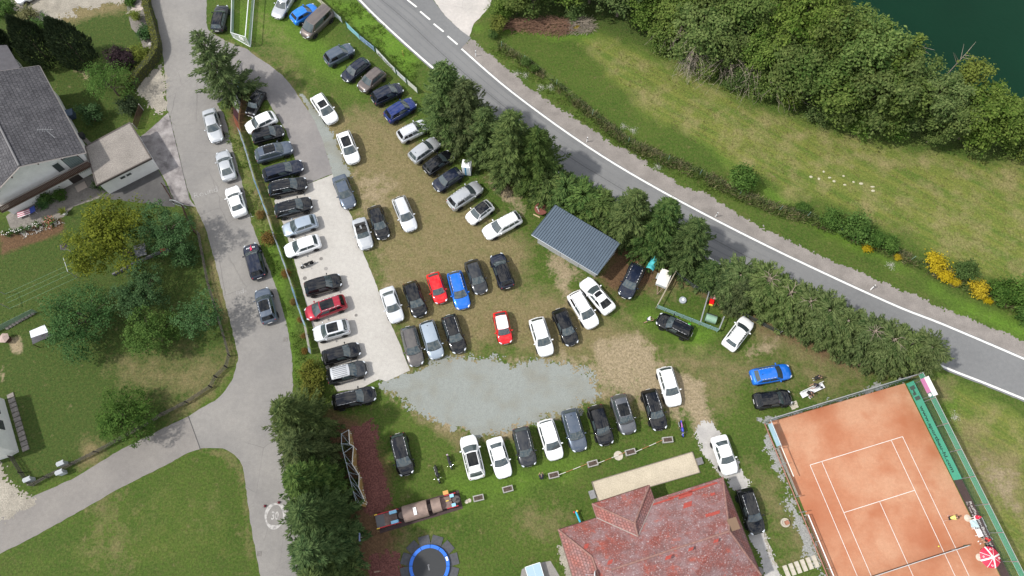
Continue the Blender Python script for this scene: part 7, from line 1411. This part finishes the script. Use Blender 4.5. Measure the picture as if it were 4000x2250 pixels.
# ================================================================ tennis court fittings
cb = C2(0, 0); ex3 = Vector((math.cos(CA), math.sin(CA), 0)); ey3 = Vector((-math.sin(CA), math.cos(CA), 0))
def lineq(x0, y0, x1, y1): return [C2(x0, y0), C2(x1, y1)]
tf = thing('windbreak_fence', 'green windbreak fence with printed banners along the right side of the tennis court', 'fence', C2(8.6, -5))
m_ = panel_quads(lineq(8.6, 5.2, 8.6, -5.70), .03, 1.5, .03); bw(m_, 'banner', M_green, tf); M_bk = mat('dark_banner', (.050, .040, .043), .7, noi=[(2, .85, 1.15)]); m_ = panel_quads(lineq(8.6, -5.72, 8.6, -17.5), .03, 1.45, .03); bw(m_, 'banner', M_bk, tf)
m_ = panel_quads(lineq(8.78, 5.6, 8.78, -24), 2.62, 3.55, .02); bw(m_, 'net', net_mat('green_net', (.1, .36, .25), .6), tf); m_ = panel_quads(lineq(8.62, 5.3, 8.62, -24), 1.5, 2.62, .015); bw(m_, 'clear_net', net_mat('thin_net', (.05, .12, .09), .16), tf)
m_ = MB()
for k in range(11): y = 5.6-k*2.82; m_.tube(C2(8.70, y), C2(8.70, y, 3.62), .05, 6)
for z in (2.62, 3.55): m_.tube(C2(8.78, 5.6, z), C2(8.78, -24, z), .028, 5)
bw(m_, 'post', M_steel, tf)
o_ = C2(8.555, 0)-tf.location; M_ink = mat('green_ink', (.010, .055, .045), .7); dirn = -ey3
def on_banner(txt, y, z, size, m, wide=1., bold=0., x=8.57, nm='lettering'): q = C2(x, y, z)-tf.location; return lettering(txt, size, m, tf, frame(q, dirn), bold, wide, nm)
on_banner('www.sportbau-hl.com', 2.45, .44, .82, M_ink, 1.0, .022)
M_inkd = mat('grey_ink', (.045, .085, .075), .8); m_ = MB()                     # the block letters h and l of the club builder's mark
def bb(y0, y1, z0, z1):
    p = [C2(8.565, y0, z0), C2(8.565, y1, z0), C2(8.565, y1, z1), C2(8.565, y0, z1)]; m_.add(p, [(0, 1, 2, 3)])
bb(4.75, 4.35, .35, 1.3); bb(4.35, 3.95, .62, .95); bb(4.02, 3.72, .35, .95); bb(3.55, 3.15, .35, 1.3); bw(m_, 'logo', M_inkd, tf)
for k in range(9): on_banner('sportbau'[k % 8], 4.95-k*.22, 1.32-.0*k, .16, M_inkd, 1., .004, nm='small_lettering')
on_banner('sportbau hochegger', 4.95, .12, .17, M_inkd, 1., .003, nm='small_lettering')
M_bwhite = mat('banner_white', (.72, .70, .69), .6)
on_banner('Raiffeisen-Bezirksbank', -8.0, .80, .62, M_bwhite, 1.02, .012); on_banner('St. Veit a. d. Glan-Feldkirchen', -8.0, .30, .42, M_bwhite, .98, .004)
m_ = panel_quads(lineq(8.56, -16.0, 8.56, -17.9), .06, 1.4, .02); bw(m_, 'emblem_panel', M_bwhite, tf); m_ = MB()
def stroke(pts, w_):
    for (y0, z0), (y1, z1) in zip(pts, pts[1:]):
        d = Vector((y1-y0, z1-z0)); n_ = Vector((-d.y, d.x)).normalized()*w_/2
        m_.add([C2(8.535, y0+n_.x, z0+n_.y), C2(8.535, y1+n_.x, z1+n_.y), C2(8.535, y1-n_.x, z1-n_.y), C2(8.535, y0-n_.x, z0-n_.y)], [(0, 1, 2, 3)])
stroke([(-16.2, .25), (-16.95, .75), (-17.4, 1.1), (-17.25, 1.3)], .2); stroke([(-17.7, .25), (-16.95, .75), (-16.5, 1.1), (-16.6, 1.3)], .2); bw(m_, 'emblem', DARK, tf)
sg = thing('roadside_sign', 'pink and white sign with an oval badge on top of the court fence', 'sign', C2(9.0, 4)); q0, q1 = C2(8.68, 5.05), C2(8.68, 2.95)
m_ = panel_quads([q0, q1], 3.45, 4.25, .05); bw(m_, 'panel', mat('sign_white', (.80, .78, .79), .5), sg); m_ = panel_quads([C2(8.66, 5.05), C2(8.66, 3.45)], 2.7, 3.44, .04); bw(m_, 'pink_panel', mat('sign_pink', (.52, .20, .40), .6), sg)
m_ = panel_quads([C2(8.66, 3.44), C2(8.66, 2.95)], 2.7, 3.44, .04); bw(m_, 'badge_panel', mat('sign_teal', (.08, .22, .22), .6), sg); m_ = MB(); m_.add([C2(8.63, 3.2+.18*math.cos(6.283*k/16), 3.07+.3*math.sin(6.283*k/16)) for k in range(16)], [tuple(range(16))]); bw(m_, 'oval_badge', MC['sign_white'], sg); m_ = MB(); [m_.tube(C2(8.74, y), C2(8.74, y, 3.9), .04, 5) for y in (4.9, 3.1)]; bw(m_, 'post', M_steel, sg)
tn_ = thing('court_end_net', 'sagging green net along the far end of the tennis court', 'fence', C2(0, 5.6)); a, b_ = C2(-8.3, 5.62), C2(8.55, 5.62)
m_ = MB(); d = b_-a; m_.grid(lambda u, v: a+d*u+ey3*(.25*math.sin(u*23)*(1-v)*v+.12*noise.noise(Vector((u*14, v*3, 2))))+Vector((0, 0, 2.0*v)), 60, 6); bw(m_, 'net', net_mat('end_net', (.055, .135, .115), .62), tn_)
m_ = MB(); m_.tube(a+Vector((0, 0, 2.05)), b_+Vector((0, 0, 2.9)), .05, 6).tube(a, a+Vector((0, 0, 2.1)), .05, 6).tube(b_, b_+Vector((0, 0, 3.4)), .05, 6).tube(b_+Vector((0, 0, 3.3)), b_-ex3*1.1, .035, 5).tube(a+Vector((0, 0, 2.1)), a+ex3*.2-ey3*1.4, .035, 5).tube(a+Vector((0, 0, .05)), b_+Vector((0, 0, .05)), .035, 5); bw(m_, 'tube_frame', M_steel, tn_)
m_ = panel_quads([C2(7.6, 5.57), C2(8.5, 5.57)], .03, 1.5, .02); bw(m_, 'corner_tarp', mat('dark_tarp', (.025, .16, .11), .6), tn_)
lf = thing('court_side_fence', 'low fence with banners along the left side of the tennis court', 'fence', C2(-8.45, 2)); m_ = panel_quads(lineq(-8.4, 5.2, -8.4, 2.75), .75, 2.05, .03); bw(m_, 'blue_banner', mat('banner_paleblue', (.36, .54, .66), .55, noi=[(1, .9, 1.08)]), lf)
q = C2(-8.37, 5.05, 1.15)-lf.location; MT = mat('banner_white', (.72, .7, .69)); lettering('TROHTSCH', .42, MT, lf, Matrix.Translation(C2(-8.37, 2.9, 1.2)-lf.location) @ frame((0, 0, 0), ey3), .0, 1.05)
m_ = panel_quads(lineq(-8.4, 2.6, -8.4, -2.5), .55, 1.05, .03); bw(m_, 'beige_banner', mat('banner_beige', (.56, .52, .46), .6), lf); lettering('brunold', .40, mat('ink_grey', (.22, .2, .19), .7), lf, Matrix.Translation(C2(-8.37, -.9, .62)-lf.location) @ frame((0, 0, 0), ey3), .0, 1.15)
m_ = MB(); m_.tube(C2(-8.35, 2.6, 1.75), C2(-8.35, -.6, 1.75), .06, 5)
bw(m_, 'pale_beam', mat('pale_beam', (.62, .59, .53), .7), lf); m_ = MB()
for y in (5.5, 2.6, .9, -2.6, -4.2): m_.tube(C2(-8.45, y), C2(-8.45, y, 2.05 if y > 2 else 1.5), .05, 5)
m_.tube(C2(-8.45, 5.5, 2.05), C2(-8.45, 2.6, 2.05), .035, 5); bw(m_, 'post', M_steel, lf); m_ = panel_quads(lineq(-8.45, 5.5, -8.45, -16), .03, .22, .05); bw(m_, 'base_board', mat('red_board', (.36, .17, .13), .8), lf)
rl = thing('court_rail', 'white rail on posts along the lower left side of the tennis court', 'rail', C2(-8.3, -6)); m_ = MB(); m_.tube(C2(-8.2, -4.6, 1.05), C2(-8.2, -17, 1.05), .055, 6); [m_.tube(C2(-8.2, y), C2(-8.2, y, 1.05), .045, 5) for y in (-4.6, -7.3, -10, -11, -12.2, -15)]; bw(m_, 'rail', mat('white_tube', (.72, .75, .76)), rl); m_ = panel_quads(lineq(-8.25, -4.6, -8.25, -12), .1, .95, .015); bw(m_, 'mesh_panel', net_mat('brown_mesh', (.22, .13, .10), .35), rl)
nt_ = thing('tennis_net', 'dark tennis net with a white top band across the court', 'tennis net', C2(0, -11.885)); m_ = MB(); na, nb = C2(-6.4, -11.885), C2(6.4, -11.885); m_.grid(lambda u, v: na.lerp(nb, u)+Vector((0, 0, (1.07-.16*math.sin(math.pi*u))*v)), 24, 3); bw(m_, 'mesh', net_mat('net_black', (.02, .02, .02), .6), nt_)
m_ = MB(); f = lambda u: na.lerp(nb, u)+Vector((0, 0, 1.07-.16*math.sin(math.pi*u))); [m_.tube(f(k/16), f((k+1)/16), .035, 5) for k in range(16)]; bw(m_, 'top_band', MT, nt_); m_ = MB(); m_.tube(na, na+Vector((0, 0, 1.1)), .05, 8).tube(nb, nb+Vector((0, 0, 1.1)), .05, 8); bw(m_, 'post', M_gsteel, nt_); m_ = MB(); q = C2(5.03, -11.885); m_.tube(q, q+Vector((0, 0, 1.07)), .03, 6); bw(m_, 'single_stick', MT, nt_)
tag(MB().ball((0, 0, .033), .08, 10, 6).build('tennis_ball', mat('ball_yellow', (.62, .58, .06), .8), None, T(3, 2, 1287, 1225, .03)), 'yellow ball lying near the net', 'ball')
# parasols, benches beside the court
def parasol(name, lab, base, open_, r_, h):
    t_ = thing(name, lab, 'parasol', base, .3); MB().lathe([(.34, 0), (.36, .06), (.12, .1)], 18).build('base', mat('parasol_base', (.55, .48, .40), .8), t_); MB().tube((0, 0, 0), (0, 0, h), .03, 8).build('pole', M_white_p, t_); pr, pw = mat('parasol_red', (.55, .02, .06), .6), mat('parasol_white', (.75, .72, .72), .6); m_ = MB()
    if open_:
        for k in range(8):
            a0, a1 = 6.283*k/8, 6.283*(k+1)/8; f = lambda a, q, w=0: Vector((r_*q*math.cos(a)*(1-.05*math.sin((a-a0)/(a1-a0+1e-9)*math.pi)), r_*q*math.sin(a), h-.5*q**1.4)); m_.mt(0)
            m_.add([f(a0, 0), f(a0, .5), f((a0+a1)/2, .52), f(a1, .5), f(a0, 1), f((a0+a1)/2, .985), f(a1, 1)], [(0, 1, 2), (0, 2, 3), (1, 4, 5, 2), (2, 5, 6, 3)])
        m_.build('canopy', [pr], t_); m_ = MB()
        for k in range(8):
            a = 6.283*k/8; n_ = Vector((-math.sin(a), math.cos(a), 0))*(.075 if k % 2 == 0 else .02); g_ = lambda q: Vector((r_*q*math.cos(a), r_*q*math.sin(a), h-.5*q**1.4+.012)); [m_.add([g_(q)-n_, g_(q+.25)-n_, g_(q+.25)+n_, g_(q)+n_], [(0, 1, 2, 3)]) for q in (0, .25, .5, .75)]
        m_.build('white_stripe', pw, t_); m_ = MB()
        for k in range(1, 8, 2):
            a = 6.283*(k+.5)/8; c = Vector((r_*.72*math.cos(a), r_*.72*math.sin(a), h-.5*.72**1.4+.035)); m_.torus(c, .085, .024, Matrix.Rotation(-.35, 3, Vector((-math.sin(a), math.cos(a), 0))) , 10, 4)
        m_.build('ring_print', pw, t_)
    else:
        m_.lathe([(.10, h-1.1), (.24, h-.9), (.20, h-.5), (.05, h)], 8); m_.build('canopy', pr, t_); m_ = MB(); m_.lathe([(.25, h-.85), (.23, h-.7)], 8); [m_.tube((.15*math.cos(a), .15*math.sin(a), h-1.05), (.10*math.cos(a), .10*math.sin(a), h-.2), .035, 4) for a in (0, 2, 4)]; m_.build('white_stripe', pw, t_)
parasol('parasol', 'open red and white striped parasol at the court side', T(3, 2, 1592, 1308), True, 1.05, 2.3); parasol('parasol', 'closed red and white parasol left of the white benches', T(3, 2, 1503, 1012), False, .4, 2.4)
def bench(name, lab, p, rz, l, w_, cat='bench'):
    t_ = thing(name, lab, cat, p, rz); m_ = MB(); [m_.box((0, -w_/2+w_*(k+.5)/5, .44), (l, w_/5-.03, .05)) for k in range(5)]; m_.build('seat', M_white_p, t_); m_ = MB(); [m_.box((0, w_/2+.04, .6+k*.14), (l, .04, .11)) for k in range(3)]; m_.build('backrest', M_white_p, t_); m_ = MB(); [m_.box((x, 0, .21), (.06, w_, .42)) for x in (-l/2+.2, l/2-.2)]; m_.build('leg', M_white_p, t_); return t_
bc = T(3, 2, 1580, 1110); bench('bench', 'bare white bench beside the court, between towel bench and red shirt', bc, CA-R(90), 1.1, .9); bench('bench', 'white bench with pale blue towels under the closed parasol', T(3, 2, 1558, 1055), CA-R(90), 1.0, .9)
p = T(3, 2, 1564, 1055, .5); m_ = MB(); m_.grid(lambda u, v: Vector((-.5+u, -.35+.7*v, .03*math.sin(u*9)*math.cos(v*7))), 12, 8); tag(m_.build('towel', mat('towel_blue', (.42, .55, .58), .8, noi=[(3, .8, 1.2)]), None, p), 'crumpled pale blue towels lying on the white bench', 'towel')
bench('bench', 'long white slatted bench on the grass above the tennis court', D(2040, 984), R(24), 2.9, .62)
tag(MB().ball((0, 0, .1), (.16, .13, .1), 8, 5).build('sun_hat', DARK, None, D(2066, 975, .47)), 'small black cap lying at the right end of the white slatted bench', 'cap')
m_ = MB(); m_.ball((-.1, 0, .06), (.14, .07, .06), 7, 4).ball((.08, .04, .06), (.14, .07, .06), 7, 4); tag(m_.build('shoe_pair', M_white_p, None, D(2038, 999)), 'white pair of shoes on the grass below the slatted bench', 'shoes')
# ================================================================ people
M_skin = mat('skin', (.42, .24, .17), .6); M_hair = mat('brown_hair', (.035, .022, .015), .8)
def skin_mesh(name, vs, es, rs, m, sub=1):
    me = bpy.data.meshes.new(name); me.from_pydata([tuple(v) for v in vs], es, []); o = bpy.data.objects.new(name, me); COL.objects.link(o); o.modifiers.new('s', 'SKIN')
    for i, r_ in enumerate(rs): r_ = r_ if hasattr(r_, '__len__') else (r_, r_); me.skin_vertices[0].data[i].radius = r_
    me.skin_vertices[0].data[0].use_root = True; u = o.modifiers.new('u', 'SUBSURF'); u.levels = sub; u.render_levels = sub
    out_ = bpy.data.meshes.new_from_object(o.evaluated_get(bpy.context.evaluated_depsgraph_get())); bpy.data.objects.remove(o); out_.name = name; out_.materials.clear(); out_.materials.append(m); out_.shade_smooth(); return out_
def person(lab, p, rz, shirt, legs, shoes, pose='stand', lean=0., hair=M_hair, shorts=False, hat=None, arms='down', sleeves=True):
    t_ = thing('person', lab, 'person', p, rz); Vv = Vector
    if pose == 'stand': pz = .93; hipy = .10; kn = [Vv((.03, s*.11, .50)) for s in (1, -1)]; an = [Vv((.0, s*.12, .09)) for s in (1, -1)]
    elif pose == 'sit': pz = .55; kn = [Vv((.44, s*.13, .52)) for s in (1, -1)]; an = [Vv((.50, s*.14, .09)) for s in (1, -1)]
    elif pose == 'stride': pz = .88; kn = [Vv((.20, .14, .50)), Vv((-.05, -.16, .47))]; an = [Vv((.30, .22, .09)), Vv((-.34, -.22, .10))]
    elif pose == 'crouch': pz = .42; kn = [Vv((.38, s*.16, .48)) for s in (1, -1)]; an = [Vv((.08, s*.15, .09)) for s in (1, -1)]
    pel = Vv((0, 0, pz)); Rl = Matrix.Rotation(lean, 3, 'Y'); up = lambda v: pel+Rl @ Vv(v)
    ch, nk, hb, hd = up((.0, 0, .33)), up((0, 0, .52)), up((.01, 0, .60)), up((.03, 0, .74)); sh_ = [up((0, s*.17, .46)) for s in (1, -1)]; hp = [pel+Vv((0, s*.09, -.03)) for s in (1, -1)]
    if arms == 'down': el = [sh_[i]+Vv((.03, s*.07, -.28)) for i, s in enumerate((1, -1))]; wr_ = [el[i]+Vv((.10, -s*.02, -.22)) for i, s in enumerate((1, -1))]
    elif arms == 'front': el = [sh_[i]+Vv((.12, s*.05, -.24)) for i, s in enumerate((1, -1))]; wr_ = [el[i]+Vv((.22, -s*.10, .02)) for i, s in enumerate((1, -1))]
    elif arms == 'face': el = [sh_[i]+Vv((.18, s*.08, -.18)) for i, s in enumerate((1, -1))]; wr_ = [el[i]+Vv((.10, -s*.08, .20)) for i, s in enumerate((1, -1))]
    else: el = [sh_[i]+Vv((.20, s*.06, -.20)) for i, s in enumerate((1, -1))]; wr_ = [el[i]+Vv((.18, -s*.04, -.16)) for i, s in enumerate((1, -1))]
    vs = [pel, ch, nk, hb, hd]; rs = [(.13, .11), (.14, .105), .058, .055, (.085, .075)]; es = [(0, 1), (1, 2), (2, 3), (3, 4)]; vs.append(hd+Rl @ Vv((.0, 0, .09))); rs.append((.06, .055)); es.append((4, 5))
    nose = None
    for i, s in enumerate((1, -1)):
        b0 = len(vs); vs += [sh_[i], el[i], wr_[i]]; rs += [.055, .040, .028]; es += [(1, b0), (b0, b0+1), (b0+1, b0+2)]
        d = (wr_[i]-el[i]).normalized(); pm = wr_[i]+d*.07; vs.append(pm); rs.append((.036, .018)); es.append((b0+2, b0+3)); sd_ = d.cross(Vv((0, 0, 1))); sd_ = sd_.normalized() if sd_.length > .1 else Vv((0, 1, 0)); dn = Vv((0, 0, -1))
        for k in range(4):
            o_ = sd_*(-.027+.018*k); l_ = (.055, .066, .062, .048)[k]; b1 = len(vs); q1 = pm+o_+d*(.035+l_*.5); vs += [q1, q1+(d+dn*.6).normalized()*l_*.7]; rs += [.009, .0075]; es += [(b0+3, b1), (b1, b1+1)]
        b1 = len(vs); q1 = wr_[i]+d*.035+sd_*.04*s; vs += [q1, q1+(d+sd_*.5*s).normalized()*.045]; rs += [.010, .008]; es += [(b0+2, b1), (b1, b1+1)]
        b0 = len(vs); vs += [hp[i], kn[i], an[i], an[i]+Vv((.15, .01*s, -.04))]; rs += [.085, .055, .038, (.04, .03)]; es += [(0, b0), (b0, b0+1), (b0+1, b0+2), (b0+2, b0+3)]
    link('body', skin_mesh('body', vs, es, rs, M_skin), t_)
    sv = [pel+Rl @ Vv((0, 0, -.02)), ch, nk+Rl @ Vv((0, 0, -.03))]; sr = [(.155, .135), (.165, .13), .075]; se = [(0, 1), (1, 2)]
    for i in (0, 1): b0 = len(sv); sv += [sh_[i], sh_[i].lerp(el[i], .8)]; sr += [.075, .06]; se += [(1, b0), (b0, b0+1)]
    link('shirt', skin_mesh('shirt', sv, se, sr, shirt), t_)
    sv = [pel]; sr = [(.15, .13)]; se = []
    for i in (0, 1):
        b0 = len(sv); sv += [hp[i], kn[i] if not shorts else hp[i].lerp(kn[i], .75)]; sr += [.10, .072]; se += [(0, b0), (b0, b0+1)]
        if not shorts: sv.append(kn[i].lerp(an[i], .9)); sr.append(.055); se.append((b0+1, b0+2))
    link('shorts' if shorts else 'trousers', skin_mesh('trousers', sv, se, sr, legs), t_)
    for i in (0, 1): MB().ball(an[i]+Vv((.06, 0, -.035)), (.145, .055, .055), 10, 6).build('shoe', shoes, t_, smooth=True)
    c = hd+Rl @ Vv((-.015, 0, .05)); MB().ball(c, (.105, .092, .10), 12, 8, Rl).build('hair', hat or hair, t_, smooth=True)
    f0 = hd+Rl @ Vv((.085, 0, -.01)); MB().ball(f0, (.02, .014, .022), 6, 4).build('nose', M_skin, t_); m_ = MB(); [m_.ball(hd+Rl @ Vv((.078, s*.032, .02)), .011, 6, 4) for s in (1, -1)]; m_.build('eyes', mat('eye_dark', (.03, .02, .02), .3), t_); m_ = MB(); [m_.ball(hd+Rl @ Vv((0, s*.078, .0)), (.022, .012, .03), 6, 4) for s in (1, -1)]; m_.build('ears', M_skin, t_)
    if hat: m_ = MB(); m_.box(c+Rl @ Vv((.12, 0, .0)), (.12, .13, .012), 0, 0, lean); m_.build('cap_peak', hat, t_)
    return t_
C_w, C_b, C_n, C_y, C_r = mat('cloth_white', (.70, .70, .71), .8), mat('cloth_black', (.014, .014, .016), .85), mat('cloth_navy', (.016, .020, .040), .85), mat('cloth_yellow', (.70, .66, .16), .8), mat('cloth_red', (.55, .02, .03), .8); C_g = mat('cloth_camo', (.06, .058, .040), .85, noi=[(9, .5, 1.6)]); C_d = mat('cloth_denim', (.035, .05, .085), .85)
person('person in a white T-shirt and dark shorts walking beside the pen', T(2, 1, 1018, 978), R(-10), C_w, C_d, C_b, 'stride', .25, shorts=True, arms='front')
person('crouching person in dark clothes next to a planter trough', T(2, 2, 222, 712), R(100), C_n, C_b, C_b, 'crouch', .35, hair=mat('grey_hair', (.20, .16, .14), .8), arms='face')
person('person in black with white shoes and folded arms standing above the white bench', D(2046, 955), R(10), C_b, C_b, C_w, 'stand', .12, arms='front')
person('person in a navy shirt and patterned shorts bending over the white bench', D(2049, 973), R(195), C_n, C_g, C_b, 'stand', .85, shorts=True, arms='reach')
person('person in black sitting on the white bench', D(2029, 990), R(-50), C_b, C_b, C_w, 'sit', .35, shorts=True, arms='reach')
person('tennis player in a yellow shirt and dark shorts near the sideline', T(3, 2, 1340, 1015), R(8), C_y, C_b, mat('cloth_pink', (.6, .4, .38), .8), 'stride', .75, shorts=True, arms='reach')
person('person in a red shirt and red cap sitting at the court side', T(3, 2, 1622, 1170), CA+R(200), C_r, C_b, C_w, 'sit', .2, hat=C_r, arms='front', shorts=True)
person('person in dark clothes sitting at the edge of the open parasol', T(3, 2, 1645, 1235), CA+R(195), C_n, C_b, mat('shoe_brown', (.12, .05, .03), .8), 'sit', .15, hair=mat('dark_hair', (.02, .018, .018), .8), arms='front', shorts=True)
for p, lab, rz in ((T(3, 2, 1630, 1172), 'plain white garden chair under the person in red', CA+R(200)), (T(3, 2, 1652, 1237), 'plain white garden chair under the person at the parasol', CA+R(195))):
    t_ = thing('garden_chair', lab, 'chair', p, rz, 'white chairs at the court side'); MB().box((0, 0, .42), (.46, .46, .04)).build('seat', M_white_p, t_); MB().box((-.24, 0, .70), (.04, .46, .5)).build('backrest', M_white_p, t_); [MB().box((x, y, .2), (.04, .04, .4)).build('leg', M_white_p, t_) for x in (-.2, .2) for y in (-.2, .2)]
# tennis racket held by the player
p = T(3, 2, 1340, 1015)+Vector((.62, .05, .62)); m_ = MB(); m_.torus((.28, 0, 0), .15, .014, Matrix.Diagonal((1.2, 1, 1)), 18, 5).tube((.08, 0, 0), (-.2, 0, .0), .018, 6); tag(m_.build('tennis_racket', DARK, None, p), 'dark tennis racket in front of the player in yellow', 'racket')
# ================================================================ motorcycles
def motorbike(name, lab, nose, tail, col, seat=SEAT, scoot=False, dirt=False, trim=CHROME):
    a, b_ = D(*nose, .3), D(*tail, .3); d = a-b_; c = (a+b_)/2; L = d.length; k = L/2.1; t_ = thing(name, lab, 'motorcycle' if not scoot else 'scooter', (c.x, c.y, 0), math.atan2(d.y, d.x), None, (k, k, min(1, k*1.05))); rw_ = .30 if not scoot else .24; q = Matrix.Rotation(math.pi/2, 3, 'X'); xw = .74
    for x, wd in ((xw, .075), (-.68, .095)):
        m_ = MB(); m_.torus((x, 0, rw_), rw_-wd, wd, q, 22, 7); w_ = m_.build('wheel', TYRE, t_, smooth=True); m_ = MB(); m_.torus((x, 0, rw_), rw_*.62, .025, q, 18, 4); [m_.tube((x, 0, rw_), (x+rw_*.66*math.cos(s), 0, rw_+rw_*.66*math.sin(s)), .012, 4) for s in np.arange(0, 6.2, .785)]; m_.build('rim', RIM, w_)
    m_ = MB(); [m_.tube((xw, y, rw_), (.50, y*.9, .92), .028, 6) for y in (.09, -.09)]; m_.build('fork', trim, t_)
    m_ = MB(); m_.tube((.46, .36, 1.02), (.50, .12, .98), .022, 6).tube((.50, .12, .98), (.50, -.12, .98), .022, 6).tube((.50, -.12, .98), (.46, -.36, 1.02), .022, 6); m_.build('handlebar', DARK, t_); m_ = MB(); [m_.tube((.49, s*.25, 1.0), (.53, s*.33, 1.18), .01, 4).ball((.53, s*.35, 1.20), (.03, .07, .045), 6, 4) for s in (1, -1)]; m_.build('mirror', CHROME, t_)
    if not dirt: MB().ball((.62, 0, .86), (.10, .11, .11), 10, 6).build('headlight', LAMP, t_)
    if scoot:
        m_ = MB(); m_.grid(lambda u, v: Vector((.42+.16*v, (-.22+.44*u)*(1-.3*v), .25+.65*v)), 4, 5); m_.box((.1, 0, .28), (.6, .34, .08)); m_.ball((-.45, 0, .55), (.42, .19, .22), 12, 7); m_.ball((xw, 0, .42), (.24, .09, .12), 8, 5); m_.build('fairing', col, t_, smooth=False)
        m_ = MB(); m_.ball((-.42, 0, .76), (.42, .15, .09), 12, 6); m_.build('seat', seat, t_, smooth=True); m_ = MB(); m_.box((-.95, 0, .72), (.16, .24, .16)); m_.build('top_case', mat('mauve_case', (.35, .28, .33), .6), t_)
    else:
        m_ = MB(); m_.ball((.16, 0, .80), (.32, .16, .16), 12, 7); m_.ball((-.80, 0, .78), (.22, .10, .05), 8, 5); m_.ball((xw, 0, .58), (.28, .085, .05), 8, 5); m_.build('tank', col, t_, smooth=True); m_ = MB(); m_.ball((-.36, 0, .80), (.40, .14 if not dirt else .10, .075), 12, 6); m_.build('seat', seat, t_, smooth=True)
        m_ = MB(); m_.box((.05, 0, .42), (.46, .28, .34)); [m_.ball((.12, s*.16, .40), (.13, .07, .13), 8, 5) for s in (1, -1)]; m_.build('engine', mat('engine_metal', (.12, .12, .125), .4, .7), t_); m_ = MB(); m_.tube((.25, -.17, .35), (-.3, -.2, .28), .03, 6).tube((-.3, -.2, .28), (-.85, -.22, .42), .05, 8); m_.build('exhaust', CHROME, t_); m_ = MB(); m_.tube((.48, 0, .85), (-.1, 0, .6), .035, 6).tube((-.1, 0, .6), (-.68, .12, rw_), .03, 6).tube((-.1, 0, .6), (-.68, -.12, rw_), .03, 6).tube((.46, 0, .8), (.2, 0, .3), .03, 6); m_.build('frame', DARK, t_)
    MB().ball((-.92 if not scoot else -.84, 0, .70 if not scoot else .6), (.05, .07, .04), 6, 4).build('taillight', TAIL, t_); MB().tube((-.05, .16, .3), (-.1, .34, .02), .016, 5).build('side_stand', DARK, t_); return t_
motorbike('motorcycle', 'black and silver motorcycle on the asphalt between two cars', Tc(1, 1, 335, 575), Tc(1, 1, 438, 525), PAINT['black'], trim=CHROME)
motorbike('motorcycle', 'long black motorcycle on the lawn, left of the scooter', Tc(1, 2, 1388, 755), Tc(1, 2, 1352, 610), PAINT['black'])
motorbike('scooter', 'dark scooter with mauve rear on the lawn, right of the long motorcycle', Tc(1, 2, 1480, 652), Tc(1, 2, 1443, 532), PAINT['dgrey'], scoot=True)
motorbike('dirt_bike', 'blue and purple dirt bike at the right planter trough', Tc(2, 2, 1290, 405), Tc(2, 2, 1268, 275), mat('dirt_blue', (.04, .05, .42), .4), mat('purple_seat', (.30, .10, .35), .7), dirt=True, trim=mat('dirt_white', (.6, .6, .66), .4))
# green sticker on the black car beside the pen
for o in list(COL.objects):
    if o.get('label', '').startswith('black car with a green sticker'):
        m_ = MB(); m_.box((-1.35, -.76, 1.22), (.30, .02, .22), 0, .35, 0); m_.build('sticker', mat('neon_green', (.05, .75, .06), .5), o)
